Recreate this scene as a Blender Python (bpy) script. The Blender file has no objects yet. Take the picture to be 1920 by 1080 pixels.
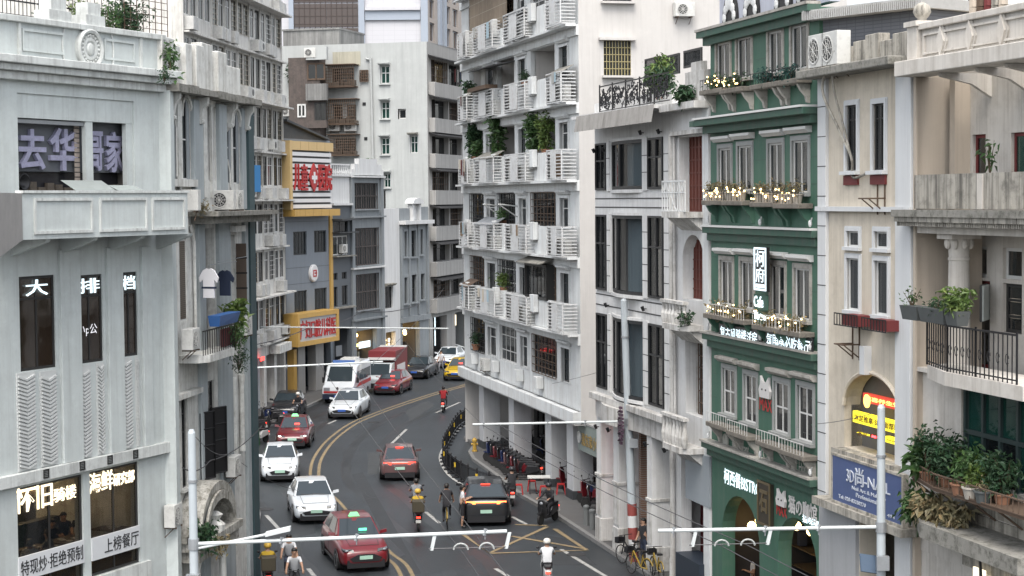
import bpy, bmesh, math, random
from mathutils import Vector, Matrix
random.seed(7)
SC = bpy.context.scene
COL = SC.collection
# ------------------------------------------------------------------ camera, sky, sun, exposure
FPX, HCAM, HORIZ, ROLL = 3400.0, 13.0, 372.0, math.radians(0.5)
PITCH = math.atan((540 - HORIZ) / FPX)
_f = Vector((0, math.cos(PITCH), -math.sin(PITCH)))
_r0, _u0 = Vector((1, 0, 0)), Vector((0, math.sin(PITCH), math.cos(PITCH)))
_r = _r0 * math.cos(ROLL) - _u0 * math.sin(ROLL)
_u = _u0 * math.cos(ROLL) + _r0 * math.sin(ROLL)
CAM = Vector((0, 0, HCAM))
cam = bpy.data.cameras.new('camera')
cam.sensor_width = 36; cam.lens = FPX / 1920 * 36; cam.clip_start = 0.5; cam.clip_end = 2000
cam_ob = bpy.data.objects.new('camera', cam); COL.objects.link(cam_ob)
cam_ob.matrix_world = Matrix(((_r.x, _u.x, -_f.x, 0), (_r.y, _u.y, -_f.y, 0), (_r.z, _u.z, -_f.z, HCAM), (0, 0, 0, 1)))
SC.camera = cam_ob
SUN_EL, SUN_AZ = math.radians(60), math.radians(184)     # azimuth from +Y towards +X
W = bpy.data.worlds.new('World'); SC.world = W; W.use_nodes = True
wn = W.node_tree; bg = wn.nodes['Background']
sky = wn.nodes.new('ShaderNodeTexSky'); sky.sky_type = 'NISHITA'; sky.sun_disc = False
sky.sun_elevation = SUN_EL; sky.sun_rotation = SUN_AZ; sky.air_density = 1.0; sky.dust_density = 3.0; sky.ozone_density = 1.0
hs = wn.nodes.new('ShaderNodeHueSaturation'); hs.inputs['Saturation'].default_value = 0.3
wn.links.new(sky.outputs[0], hs.inputs['Color']); wn.links.new(hs.outputs[0], bg.inputs[0]); bg.inputs[1].default_value = 0.13
sun = bpy.data.lights.new('sun', 'SUN'); sun.energy = 1.15; sun.angle = math.radians(35); sun.color = (1, 0.93, 0.84)
sun_ob = bpy.data.objects.new('sun', sun); COL.objects.link(sun_ob)
sd = Vector((math.sin(SUN_AZ) * math.cos(SUN_EL), math.cos(SUN_AZ) * math.cos(SUN_EL), math.sin(SUN_EL)))
sun_ob.rotation_euler = sd.to_track_quat('Z', 'Y').to_euler(); sun_ob.location = (0, 0, 60)
SC.view_settings.view_transform = 'Standard'; SC.view_settings.look = 'None'
SC.view_settings.exposure = 1.2; SC.view_settings.gamma = 1
SC.render.engine = 'CYCLES'
SC.cycles.max_bounces = 6; SC.cycles.diffuse_bounces = 1; SC.cycles.glossy_bounces = 3; SC.cycles.transparent_max_bounces = 8
SC.cycles.caustics_reflective = False; SC.cycles.caustics_refractive = False
SC.cycles.use_denoising = True
# ------------------------------------------------------------------ pixel to world
def ray(x, y): return (_f * FPX + _r * (x - 960) - _u * (y - 540)).normalized()
def gnd(x, y, z=0.0):
    d = ray(x, y); return CAM + d * ((z - HCAM) / d.z)
def LP(x, s): return Vector(((x - 960) / s, FPX / s, 0))          # plan point at pixel column x where one metre shows as s pixels
def at(x, y, depth):
    d = ray(x, y); return CAM + d * (depth / d.y)
# ------------------------------------------------------------------ materials
MATS = {}
def mat(name, col, rough=0.8, var=0.0, dirt=0.0, dirtcol=(0.12, 0.11, 0.1), scale=1.0, bump=0.0, metal=0.0, emit=None, estr=0, spec=0.5, streak=0.0, coat=0, bscale=60, voro=0, lines=None, alpha=1):
    if name in MATS: return MATS[name]
    m = bpy.data.materials.new(name); m.use_nodes = True; MATS[name] = m
    nt = m.node_tree; N = nt.nodes; Lk = nt.links; p = N['Principled BSDF']
    p.inputs['Roughness'].default_value = rough; p.inputs['Metallic'].default_value = metal
    p.inputs['Specular IOR Level'].default_value = spec; p.inputs['Coat Weight'].default_value = coat; p.inputs['Coat Roughness'].default_value = 0.05
    p.inputs['Base Color'].default_value = (*col, 1)
    if emit: p.inputs['Emission Color'].default_value = (*emit, 1); p.inputs['Emission Strength'].default_value = estr
    if not (var or dirt or bump or streak or lines): return m
    tc = N.new('ShaderNodeTexCoord'); cur = None
    def noise(sc, det=6, mp=None, rg=0.6):
        n = N.new('ShaderNodeTexNoise'); n.inputs['Scale'].default_value = sc; n.inputs['Detail'].default_value = det; n.inputs['Roughness'].default_value = rg
        if mp:
            q = N.new('ShaderNodeMapping'); q.inputs['Scale'].default_value = mp; Lk.new(tc.outputs['Object'], q.inputs[0]); Lk.new(q.outputs[0], n.inputs[0])
        else: Lk.new(tc.outputs['Object'], n.inputs[0])
        return n.outputs['Fac']
    def ramp(o, a, b):
        r = N.new('ShaderNodeMapRange'); r.inputs[1].default_value = a; r.inputs[2].default_value = b; Lk.new(o, r.inputs[0]); return r.outputs[0]
    def mul(o, k):
        r = N.new('ShaderNodeMath'); r.operation = 'MULTIPLY'; r.inputs[1].default_value = k; Lk.new(o, r.inputs[0]); return r.outputs[0]
    cn = N.new('ShaderNodeRGB'); cn.outputs[0].default_value = (*col, 1); cur = cn.outputs[0]
    def mix(fac, c2, mode='MIX'):
        nonlocal cur
        q = N.new('ShaderNodeMix'); q.data_type = 'RGBA'; q.blend_type = mode; Lk.new(fac, q.inputs[0]); Lk.new(cur, q.inputs[6]); q.inputs[7].default_value = (*c2, 1); cur = q.outputs[2]
    if var:
        mix(mul(ramp(noise(0.6 * scale), 0.35, 0.7), var), tuple(c * 0.62 for c in col))
        mix(mul(ramp(noise(2.7 * scale, 8), 0.5, 0.75), var), tuple(min(1, c * 1.25) for c in col))
        mix(mul(ramp(noise(9 * scale, 8), 0.55, 0.8), var * 0.7), tuple(c * 0.55 for c in col))
    if streak: mix(mul(ramp(noise(1.0, 8, (3.2 * scale, 3.2 * scale, 0.16 * scale), 0.68), 0.46, 0.66), streak * .9), dirtcol); mix(mul(ramp(noise(1.0, 6, (9 * scale, 9 * scale, 0.3 * scale), 0.6), 0.55, 0.7), streak * .7), tuple(c * .6 for c in dirtcol))
    if dirt: mix(mul(ramp(noise(1.5 * scale, 10, None, 0.74), 0.48, 0.66), dirt), dirtcol)
    if lines:                                                     # flat joints between tiles too small to build
        sx, sz, k, lc = lines
        br = N.new('ShaderNodeTexBrick'); br.offset = 0; br.inputs['Scale'].default_value = 1; br.inputs['Mortar Size'].default_value = k
        br.inputs['Brick Width'].default_value = sx; br.inputs['Row Height'].default_value = sz
        mp = N.new('ShaderNodeMapping'); mp.inputs['Rotation'].default_value = (math.radians(90), 0, 0); Lk.new(tc.outputs['Object'], mp.inputs[0]); Lk.new(mp.outputs[0], br.inputs[0])
        mix(br.outputs['Fac'], lc)
    Lk.new(cur, p.inputs['Base Color'])
    if bump:
        b = N.new('ShaderNodeBump'); b.inputs['Strength'].default_value = bump; b.inputs['Distance'].default_value = 0.02
        Lk.new(noise(bscale, 6), b.inputs['Height']); Lk.new(b.outputs[0], p.inputs['Normal'])
    return m
def glass(name, tint, see=0.5, rough=0.04):
    if name in MATS: return MATS[name]
    m = bpy.data.materials.new(name); m.use_nodes = True; MATS[name] = m
    nt = m.node_tree; N = nt.nodes; Lk = nt.links; p = N['Principled BSDF']
    p.inputs['Base Color'].default_value = (*tint, 1); p.inputs['Roughness'].default_value = rough; p.inputs['Specular IOR Level'].default_value = 0.9
    tc = N.new('ShaderNodeTexCoord'); n = N.new('ShaderNodeTexNoise'); n.inputs['Scale'].default_value = 1.3; Lk.new(tc.outputs['Object'], n.inputs[0])
    b = N.new('ShaderNodeBump'); b.inputs['Strength'].default_value = 0.06; b.inputs['Distance'].default_value = 0.05; Lk.new(n.outputs['Fac'], b.inputs['Height']); Lk.new(b.outputs[0], p.inputs['Normal'])
    if see:
        t = N.new('ShaderNodeBsdfTransparent'); t.inputs[0].default_value = (*[min(1, 0.55 + c) for c in tint], 1)
        x = N.new('ShaderNodeMixShader'); x.inputs[0].default_value = see; Lk.new(p.outputs[0], x.inputs[1]); Lk.new(t.outputs[0], x.inputs[2]); Lk.new(x.outputs[0], N['Material Output'].inputs[0])
    return m
def paint(name, col, rough=0.28): return mat(name, col, rough, coat=0.6, spec=0.5, var=0.12, scale=0.5)
# ------------------------------------------------------------------ mesh building
class MB:
    def __init__(s): s.v = []; s.f = []; s.mi = []; s.cm = 0
    def quad(s, *p):
        i = len(s.v); s.v += [tuple(q) for q in p]; s.f.append(tuple(range(i, i + len(p)))); s.mi.append(s.cm); return s
    def box(s, x0, x1, y0, y1, z0, z1):
        if x0 > x1: x0, x1 = x1, x0
        if y0 > y1: y0, y1 = y1, y0
        if z0 > z1: z0, z1 = z1, z0
        i = len(s.v)
        s.v += [(x0, y0, z0), (x1, y0, z0), (x1, y1, z0), (x0, y1, z0), (x0, y0, z1), (x1, y0, z1), (x1, y1, z1), (x0, y1, z1)]
        for q in ((0, 3, 2, 1), (4, 5, 6, 7), (0, 1, 5, 4), (1, 2, 6, 5), (2, 3, 7, 6), (3, 0, 4, 7)): s.f.append(tuple(i + k for k in q)); s.mi.append(s.cm)
        return s
    def hexa(s, p):                                               # 8 points: bottom 4, top 4
        i = len(s.v); s.v += [tuple(q) for q in p]
        for q in ((0, 3, 2, 1), (4, 5, 6, 7), (0, 1, 5, 4), (1, 2, 6, 5), (2, 3, 7, 6), (3, 0, 4, 7)): s.f.append(tuple(i + k for k in q)); s.mi.append(s.cm)
        return s
    def tube(s, a, b, r, n=8, r2=None, cap=True):
        a = Vector(a); b = Vector(b); d = b - a
        if d.length < 1e-6: return s
        q = d.to_track_quat('Z', 'Y'); r2 = r if r2 is None else r2; i = len(s.v)
        for k in range(n):
            t = 2 * math.pi * k / n; s.v.append(tuple(a + q @ Vector((math.cos(t) * r, math.sin(t) * r, 0))))
        for k in range(n):
            t = 2 * math.pi * k / n; s.v.append(tuple(b + q @ Vector((math.cos(t) * r2, math.sin(t) * r2, 0))))
        for k in range(n): s.f.append((i + k, i + (k + 1) % n, i + n + (k + 1) % n, i + n + k)); s.mi.append(s.cm)
        if cap: s.f.append(tuple(i + k for k in range(n))[::-1]); s.f.append(tuple(i + n + k for k in range(n))); s.mi += [s.cm] * 2
        return s
    def path(s, pts, r, n=6):
        for a, b in zip(pts, pts[1:]): s.tube(a, b, r, n)
        return s
    def prism(s, poly, y0, y1):                                   # polygon (x,z) extruded along y
        n = len(poly); i = len(s.v)
        s.v += [(p[0], y0, p[1]) for p in poly] + [(p[0], y1, p[1]) for p in poly]
        s.f.append(tuple(range(i, i + n))); s.f.append(tuple(range(i + 2 * n - 1, i + n - 1, -1))); s.mi += [s.cm] * 2
        for k in range(n): s.f.append((i + (k + 1) % n, i + k, i + n + k, i + n + (k + 1) % n)); s.mi.append(s.cm)
        return s
    def prismx(s, poly, x0, x1):                                  # polygon (y,z) extruded along x
        n = len(poly); i = len(s.v)
        s.v += [(x0, p[0], p[1]) for p in poly] + [(x1, p[0], p[1]) for p in poly]
        s.f.append(tuple(range(i, i + n))); s.f.append(tuple(range(i + 2 * n - 1, i + n - 1, -1))); s.mi += [s.cm] * 2
        for k in range(n): s.f.append((i + (k + 1) % n, i + k, i + n + k, i + n + (k + 1) % n)); s.mi.append(s.cm)
        return s
    def prismz(s, poly, z0, z1):                                  # polygon (x,y) extruded along z
        n = len(poly); i = len(s.v)
        s.v += [(p[0], p[1], z0) for p in poly] + [(p[0], p[1], z1) for p in poly]
        s.f.append(tuple(range(i + n - 1, i - 1, -1))); s.f.append(tuple(range(i + n, i + 2 * n))); s.mi += [s.cm] * 2
        for k in range(n): s.f.append((i + k, i + (k + 1) % n, i + n + (k + 1) % n, i + n + k)); s.mi.append(s.cm)
        return s
    def lathe(s, prof, c=(0, 0, 0), n=12, axis='z'):
        i = len(s.v); c = Vector(c)
        for r, h in prof:
            for k in range(n):
                t = 2 * math.pi * k / n; a, b = math.cos(t) * r, math.sin(t) * r
                s.v.append(tuple(c + (Vector((a, b, h)) if axis == 'z' else Vector((a, h, b)) if axis == 'y' else Vector((h, a, b)))))
        for j in range(len(prof) - 1):
            for k in range(n): s.f.append((i + j * n + k, i + j * n + (k + 1) % n, i + (j + 1) * n + (k + 1) % n, i + (j + 1) * n + k)); s.mi.append(s.cm)
        s.f.append(tuple(i + k for k in range(n))[::-1]); s.f.append(tuple(i + (len(prof) - 1) * n + k for k in range(n))); s.mi += [s.cm] * 2
        return s
    def ball(s, c, rx, ry=None, rz=None, n=10, m=7):
        ry = ry or rx; rz = rz or rx; i = len(s.v)
        for j in range(m + 1):
            ph = math.pi * j / m - math.pi / 2
            for k in range(n):
                t = 2 * math.pi * k / n; s.v.append((c[0] + rx * math.cos(ph) * math.cos(t), c[1] + ry * math.cos(ph) * math.sin(t), c[2] + rz * math.sin(ph)))
        for j in range(m):
            for k in range(n): s.f.append((i + j * n + k, i + j * n + (k + 1) % n, i + (j + 1) * n + (k + 1) % n, i + (j + 1) * n + k)); s.mi.append(s.cm)
        return s
    def loft(s, rings, cap=True):
        n = len(rings[0]); i = len(s.v)
        for r in rings: s.v += [tuple(p) for p in r]
        for j in range(len(rings) - 1):
            for k in range(n): s.f.append((i + j * n + k, i + j * n + (k + 1) % n, i + (j + 1) * n + (k + 1) % n, i + (j + 1) * n + k)); s.mi.append(s.cm)
        if cap: s.f.append(tuple(i + k for k in range(n))[::-1]); s.f.append(tuple(i + (len(rings) - 1) * n + k for k in range(n))); s.mi += [s.cm] * 2
        return s
    def frame(s, x0, x1, z0, z1, w, y0, y1):
        return s.box(x0, x1, y0, y1, z0, z0 + w).box(x0, x1, y0, y1, z1 - w, z1).box(x0, x0 + w, y0, y1, z0 + w, z1 - w).box(x1 - w, x1, y0, y1, z0 + w, z1 - w)
    def mesh(s, name, mats, smooth=False):
        me = bpy.data.meshes.new(name); me.from_pydata(s.v, [], s.f)
        for m in (mats if isinstance(mats, (list, tuple)) else [mats]): me.materials.append(m)
        if any(s.mi): me.polygons.foreach_set('material_index', s.mi)
        if smooth: me.polygons.foreach_set('use_smooth', [True] * len(me.polygons))
        me.update(); return me
def link(name, me, parent=None, M=None):
    o = bpy.data.objects.new(name, me); COL.objects.link(o)
    if parent: o.parent = parent
    if M is not None: o.matrix_local = M
    return o
def bev(o, w=0.01, seg=2):
    b = o.modifiers.new('bevel', 'BEVEL'); b.width = w; b.segments = seg; b.limit_method = 'ANGLE'; b.angle_limit = math.radians(40); b.harden_normals = False; return o
def tag(o, label, cat, group=None, kind=None):
    if label: o['label'] = label
    if cat: o['category'] = cat
    if group: o['group'] = group
    if kind: o['kind'] = kind
    return o
def stuff(o): o['kind'] = 'stuff'; return o
def empty(name, loc=(0, 0, 0), rz=0, M=None):
    o = bpy.data.objects.new(name, None); COL.objects.link(o); o.empty_display_size = 0.2
    if M is not None: o.matrix_world = M
    else: o.location = loc; o.rotation_euler = (0, 0, rz)
    return o
_txt = {}
def text_mesh(body, name, m, ext=0.02, bold=0.0):
    k = (body, ext, bold)
    if k not in _txt:
        c = bpy.data.curves.new('t', 'FONT'); c.body = body; c.extrude = ext; c.resolution_u = 2; c.align_x = 'LEFT'; c.offset = bold
        o = bpy.data.objects.new('t', c); COL.objects.link(o); dg = bpy.context.evaluated_depsgraph_get()
        me = bpy.data.meshes.new_from_object(o.evaluated_get(dg)); bpy.data.objects.remove(o); bpy.data.curves.remove(c)
        xs = [v.co.x for v in me.vertices]; ys = [v.co.y for v in me.vertices]
        _txt[k] = ([(v.co.x, v.co.y, v.co.z) for v in me.vertices], [tuple(p.vertices) for p in me.polygons], min(xs), max(xs), min(ys), max(ys)); bpy.data.meshes.remove(me)
    return _txt[k]
def text(fr, body, s0, s1, z0, z1, y, m, name='lettering', parent=None, ext=0.02, bold=0.0):   # letters stretched into a rectangle of a facade
    V, F, a, b, c, d = text_mesh(body, name, m, ext, bold); mb = MB()
    mb.v = [(s0 + (v[0] - a) / (b - a) * (s1 - s0), y - v[2], z0 + (v[1] - c) / (d - c) * (z1 - z0)) for v in V]; mb.f = F; mb.mi = [0] * len(F)
    return fr.put(name, mb, m, parent)
# ------------------------------------------------------------------ facades
class Fr:
    def __init__(s, root, P0, P1):
        d = (P1 - P0); s.len = d.length; d.normalize(); s.P0 = P0; s.d = d; s.inn = Vector((-d.y, d.x, 0))
        s.M = Matrix.Translation((P0.x, P0.y, 0)) @ Matrix.Rotation(math.atan2(d.y, d.x), 4, 'Z')
        if isinstance(root, str): s.root = empty(root, M=s.M)
        else: s.root = root
        bpy.context.view_layer.update()
        s.L = s.root.matrix_world.inverted() @ s.M; s.open = []
    def px(s, x, y, t=0):
        r = ray(x, y); Q = s.P0 + s.inn * t; k = (Q - CAM).dot(s.inn) / r.dot(s.inn); p = CAM + r * k
        return (p - s.P0).dot(s.d), p.z
    def S(s, x, y=372, t=0): return s.px(x, y, t)[0]
    def Z(s, x, y, t=0): return s.px(x, y, t)[1]
    def R(s, x0, x1, y0, y1, t=0):
        xm, ym = (x0 + x1) / 2, (y0 + y1) / 2
        return s.S(x0, ym, t), s.S(x1, ym, t), s.Z(xm, y1, t), s.Z(xm, y0, t)
    def put(s, name, mb, m, parent=None, smooth=False, label=None, top=False):
        me = mb if isinstance(mb, bpy.types.Mesh) else mb.mesh(name, m, smooth)
        if top: o = link(name, me); o.matrix_world = s.M; return o
        o = link(name, me, parent or s.root, None if parent else s.L)
        if label: o['label'] = label
        return o
    def W(s, x, y, z): return s.M @ Vector((x, y, z))
    def box(s, name, r, y0, y1, m, parent=None, b=0): 
        o = s.put(name, MB().box(r[0], r[1], y0, y1, r[2], r[3]), m, parent)
        return bev(o, b) if b else o
    # wall with holes; body closes the volume behind it
    def wall(s, s0, s1, z0, z1, m, name='wall', rev=0.25, y=0.0, depth=None, sides=True, roof=None):
        ops = [o for o in s.open if o[0] < s1 and o[1] > s0 and o[2] < z1 and o[3] > z0]
        xs = sorted({s0, s1} | {min(max(v, s0), s1) for o in ops for v in o[:2]}); zs = sorted({z0, z1} | {min(max(v, z0), z1) for o in ops for v in o[2:4]})
        mb = MB(); 
        for a, b in zip(xs, xs[1:]):
            if b - a < 1e-5: continue
            run = None
            for c, d in zip(zs, zs[1:]):
                if d - c < 1e-5: continue
                cx, cz = (a + b) / 2, (c + d) / 2
                hole = any(o[0] < cx < o[1] and o[2] < cz < o[3] for o in ops)
                if not hole: mb.quad((a, y, c), (b, y, c), (b, y, d), (a, y, d))
        for o in ops:
            a, b, c, d = max(o[0], s0), min(o[1], s1), max(o[2], z0), min(o[3], z1); e = y + rev
            mb.quad((a, y, c), (a, e, c), (b, e, c), (b, y, c)); mb.quad((a, y, d), (b, y, d), (b, e, d), (a, e, d))
            mb.quad((a, y, c), (a, y, d), (a, e, d), (a, e, c)); mb.quad((b, y, c), (b, e, c), (b, e, d), (b, y, d))
        if depth:
            if sides: mb.quad((s0, y + depth, z0), (s0, y, z0), (s0, y, z1), (s0, y + depth, z1)); mb.quad((s1, y, z0), (s1, y + depth, z0), (s1, y + depth, z1), (s1, y, z1))
            mb.quad((s1, y + depth, z0), (s0, y + depth, z0), (s0, y + depth, z1), (s1, y + depth, z1))
            mb.quad((s0, y, z1), (s1, y, z1), (s1, y + depth, z1), (s0, y + depth, z1))
        return s.put(name, mb, m)
    def rooms(s, s0, s1, zs, m, back=2.6, parts=()):               # floors and a partition behind the windows
        mb = MB()
        mb.quad((s0, back, zs[0]), (s1, back, zs[0]), (s1, back, zs[-1]), (s0, back, zs[-1]))
        for z in zs: mb.box(s0 + 0.02, s1 - 0.02, 0.27, back, z - 0.06, z + 0.06)
        for p in parts: mb.box(p - 0.05, p + 0.05, 0.27, back, zs[0], zs[-1])
        return s.put('interior', mb, m)
    def window(s, r, nx=1, nz=None, fw=0.05, fm=None, gm=None, rev=0.2, sur=None, surm=None, surp=0.05, sill=None, hood=None, hoodm=None, cur=None, bars=None, barm=None, y=0.0, arch=False, seppane=True, hole=True, fd=0.06):
        a, b, c, d = r
        if hole: s.open.append((a, b, c, d))
        fm = fm or M_frame; gm = gm or M_glass; mb = MB(); y0 = y + rev - fd
        mb.frame(a, b, c, d, fw, y0, y + rev)
        zs = [c] + ([c + (d - c) * t for t in nz] if nz else []) + [d]; xs = [a + (b - a) * t / nx for t in range(nx + 1)] if isinstance(nx, int) else [a] + [a + (b - a) * t for t in nx] + [b]
        hw = fw * 0.4
        for x in xs[1:-1]: mb.box(x - hw, x + hw, y0 + 0.005, y + rev - 0.005, c + fw, d - fw)
        for z in zs[1:-1]: mb.box(a + fw, b - fw, y0 + 0.01, y + rev - 0.01, z - hw, z + hw)
        w = s.put('window', mb, fm); g = MB(); k = 0
        for x0, x1 in zip(xs, xs[1:]):
            for z0, z1 in zip(zs, zs[1:]):
                sep = seppane and (x1 - x0) > 0.3 and (z1 - z0) > 0.3
                q = MB() if sep else g
                q.box(x0 + fw * .5, x1 - fw * .5, y + rev - 0.035, y + rev - 0.025, z0 + fw * .5, z1 - fw * .5)
                if sep: s.put('pane', q, gm, w)
        if g.v: s.put('pane', g, gm, w)
        if sur:
            q = MB(); q.box(a - sur, a, y - surp, y + 0.1, c, d + sur).box(b, b + sur, y - surp, y + 0.1, c, d + sur).box(a, b, y - surp, y + 0.1, d, d + sur)
            if surp > 0.03: q.frame(a - sur * 1.35, b + sur * 1.35, c - 0.02, d + sur * 1.35, sur * .35, y - surp * .5, y + 0.05)
            s.put('surround', q, surm, w)
        if sill: e = sur or 0.05; s.put('sill', MB().box(a - e - .04, b + e + .04, y - sill, y + 0.12, c - 0.09, c), surm or fm, w)
        if hood:
            e = (sur or 0) * 1.5 + 0.08; h0 = d + (sur or 0) * 1.4 + .05; q = MB()
            q.prismx([(y + .05, h0), (y - hood * .5, h0), (y - hood * .8, h0 + .06), (y - hood, h0 + .09), (y - hood, h0 + .17), (y + .05, h0 + .19)], a - e, b + e)
            s.put('hood', q, hoodm or surm, w)
        if cur:
            cm, f0, f1 = cur; q = MB(); n = max(6, int((f1 - f0) * (b - a) / 0.05)); pts = []
            for i in range(n + 1):
                x = a + (b - a) * (f0 + (f1 - f0) * i / n); pts.append((x, y + rev + 0.1 + 0.035 * math.sin(i * 1.9) + 0.015 * math.sin(i * 5.1)))
            for (x0, q0), (x1, q1) in zip(pts, pts[1:]): q.quad((x0, q0, c), (x1, q1, c), (x1, q1, d), (x0, q0, d))
            s.put('curtain', q, cm, w, True)
        if bars:
            bx, bz, by, br = bars; q = MB()
            for i in range(bx + 1): x = a + (b - a) * i / bx; q.box(x - br, x + br, by - br, by + br, c, d)
            for i in range(bz + 1): z = c + (d - c) * i / bz; q.box(a, b, by - br * 1.4, by + br * 1.4, z - br, z + br)
            s.put('grille', q, barm or M_iron, w)
        return w
    def spandrel(s, a, b, zs, zt, y0, y1, m, name='arch', parent=None, n=14, kx=1.0):
        mb = MB(); cx = (a + b) / 2; rx = (b - a) / 2; rz = zt - zs
        arc = [(cx - rx * math.cos(math.pi * i / n), zs + rz * math.sin(math.pi * i / n)) for i in range(n + 1)]; h = n // 2
        for i in range(n):
            p, q = arc[i], arc[i + 1]
            mb.hexa([(p[0], y0, p[1]), (q[0], y0, q[1]), (q[0], y1, q[1]), (p[0], y1, p[1]), (p[0], y0, zt + .002), (q[0], y0, zt + .002), (q[0], y1, zt + .002), (p[0], y1, zt + .002)])
        return s.put(name, mb, m, parent)
M_glass = glass('window_glass', (0.035, 0.045, 0.05), 0.4)
M_gdark = glass('dark_glass', (0.012, 0.015, 0.018), 0.25)
M_gteal = glass('green_glass', (0.01, 0.07, 0.055), 0.3)
M_gclear = glass('clear_glass', (0.02, 0.025, 0.03), 0.75)
M_frame = mat('window_frame', (0.03, 0.03, 0.03), 0.5)
M_wframe = mat('white_frame', (0.72, 0.72, 0.7), 0.5, var=0.2)
M_iron = mat('iron', (0.02, 0.02, 0.022), 0.5, metal=0.3, var=0.2)
M_rust = mat('rusty_iron', (0.12, 0.08, 0.055), 0.75, var=0.5)
M_steel = mat('galvanised_steel', (0.42, 0.44, 0.46), 0.45, metal=0.6, var=0.4, scale=2)
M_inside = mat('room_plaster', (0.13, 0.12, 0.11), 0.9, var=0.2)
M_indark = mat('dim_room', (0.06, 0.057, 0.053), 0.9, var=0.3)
M_white = mat('white_paint', (0.74, 0.75, 0.75), 0.6, var=0.1, dirt=0.12, streak=0.12, dirtcol=(0.3, 0.3, 0.29), bump=0.2)
M_cur = [mat('curtain_%s' % n, c, 0.9) for n, c in (('blue', (0.38, 0.5, 0.56)), ('grey', (0.4, 0.4, 0.38)), ('cream', (0.55, 0.5, 0.42)), ('green', (0.1, 0.36, 0.16)), ('brown', (0.24, 0.17, 0.11)), ('teal', (0.3, 0.42, 0.4)))]
M_plastic = mat('white_plastic', (0.68, 0.68, 0.65), 0.45, var=0.15, dirt=0.25, scale=3)
M_black = mat('black_plastic', (0.015, 0.015, 0.017), 0.4)
M_neon = mat('neon_white', (0.8, 0.9, 0.95), 0.5, emit=(0.75, 0.93, 1.0), estr=0.62)
M_warm = mat('warm_letters', (0.9, 0.8, 0.6), 0.5, emit=(1.0, 0.86, 0.62), estr=0.75)
M_bulb = mat('warm_bulb', (1, 0.8, 0.4), 0.5, emit=(1.0, 0.66, 0.26), estr=4.5)
def box_at(fr, name, c, dx, dy, dz, m, parent=None, b=0): return fr.box(name, (c[0] - dx / 2, c[0] + dx / 2, c[2] - dz / 2, c[2] + dz / 2), c[1] - dy / 2, c[1] + dy / 2, m, parent, b)
# things fixed on walls: air conditioner, pot plant, foliage
def leaves(n, size, vol, seed, droop=0.3, aspect=2.4):
    R = random.Random(seed); mb = MB()
    for _ in range(n):
        p = Vector(vol(R)); l = size * R.uniform(.6, 1.3); w = l / aspect
        d = Vector((R.gauss(0, 1), R.gauss(0, 1), R.gauss(0.2, .8) - droop)).normalized(); q = d.to_track_quat('Y', 'Z') @ Matrix.Rotation(R.uniform(-1.2, 1.2), 3, 'Y').to_quaternion()
        pts = [(0, 0, 0), (w * .5, l * .45, .12 * l), (0, l, -.15 * l), (-w * .5, l * .45, .12 * l)]
        P = [p + q @ Vector(t) for t in pts]; mb.quad(P[0], P[1], P[2], P[3])
    return mb
def foliage_mat(name, c): return mat(name, c, 0.55, var=0.8, scale=3, dirt=.4, dirtcol=(c[0] * 2.2 + .03, c[1] * 1.3 + .02, c[2]))
M_leaf = [foliage_mat('leaf_dark', (0.025, 0.07, 0.03)), foliage_mat('leaf_mid', (0.05, 0.115, 0.035)), foliage_mat('leaf_light', (0.1, 0.17, 0.04)), foliage_mat('leaf_dry', (0.2, 0.18, 0.1))]
M_stem = mat('stem', (0.1, 0.075, 0.045), 0.8, var=0.4); M_pot = mat('terracotta', (0.3, 0.15, 0.09), 0.8, var=0.4, scale=4); M_potw = mat('pale_pot', (0.5, 0.46, 0.4), 0.8, var=0.5, scale=5)
def plant(fr, c, rx, ry, h, n, label, kind=1, size=.14, pot=None, seed=1, name='potted_plant', stems=7, cat='plant', group=None, droop=.2, top=.5, potm=None):
    M = fr.M @ Matrix.Translation(c) if fr else Matrix.Translation(c)
    e = empty(name, M=M); tag(e, label, cat, group); R = random.Random(seed); base = 0
    if pot:
        pr, ph = pot; link('pot', MB().lathe([(pr * .7, 0), (pr * .95, ph * .85), (pr * 1.08, ph * .86), (pr * 1.08, ph), (pr * .9, ph), (pr * .85, ph * .9)], n=12).mesh('pot', potm or M_pot), e); base = ph * .85
    st = MB(); tips = []
    for i in range(stems):
        t = R.uniform(0, 6.28); k = math.sqrt(R.random()) * .75; p = Vector((0, 0, base)); q = Vector((math.cos(t) * rx * k * .5, math.sin(t) * ry * k * .5, base + h * R.uniform(.3, .5))); w = Vector((math.cos(t) * rx * k, math.sin(t) * ry * k, base + h * R.uniform(.6, .95)))
        st.tube(p, q, .014, 5, .01).tube(q, w, .01, 5, .004); tips += [(p, q), (q, w), (q, w)]
    link('stem', st.mesh('stem', M_stem), e)
    def vol(Q):
        a, b = Q.choice(tips); p = a.lerp(b, Q.uniform(.15, 1)); g = .16 * (rx + ry) / 2 + .05
        return p + Vector((Q.gauss(0, g), Q.gauss(0, g), Q.gauss(0, g * .8)))
    o = link('foliage', leaves(n, size, vol, seed, droop).mesh('foliage', M_leaf[kind]), e); return e
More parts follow.
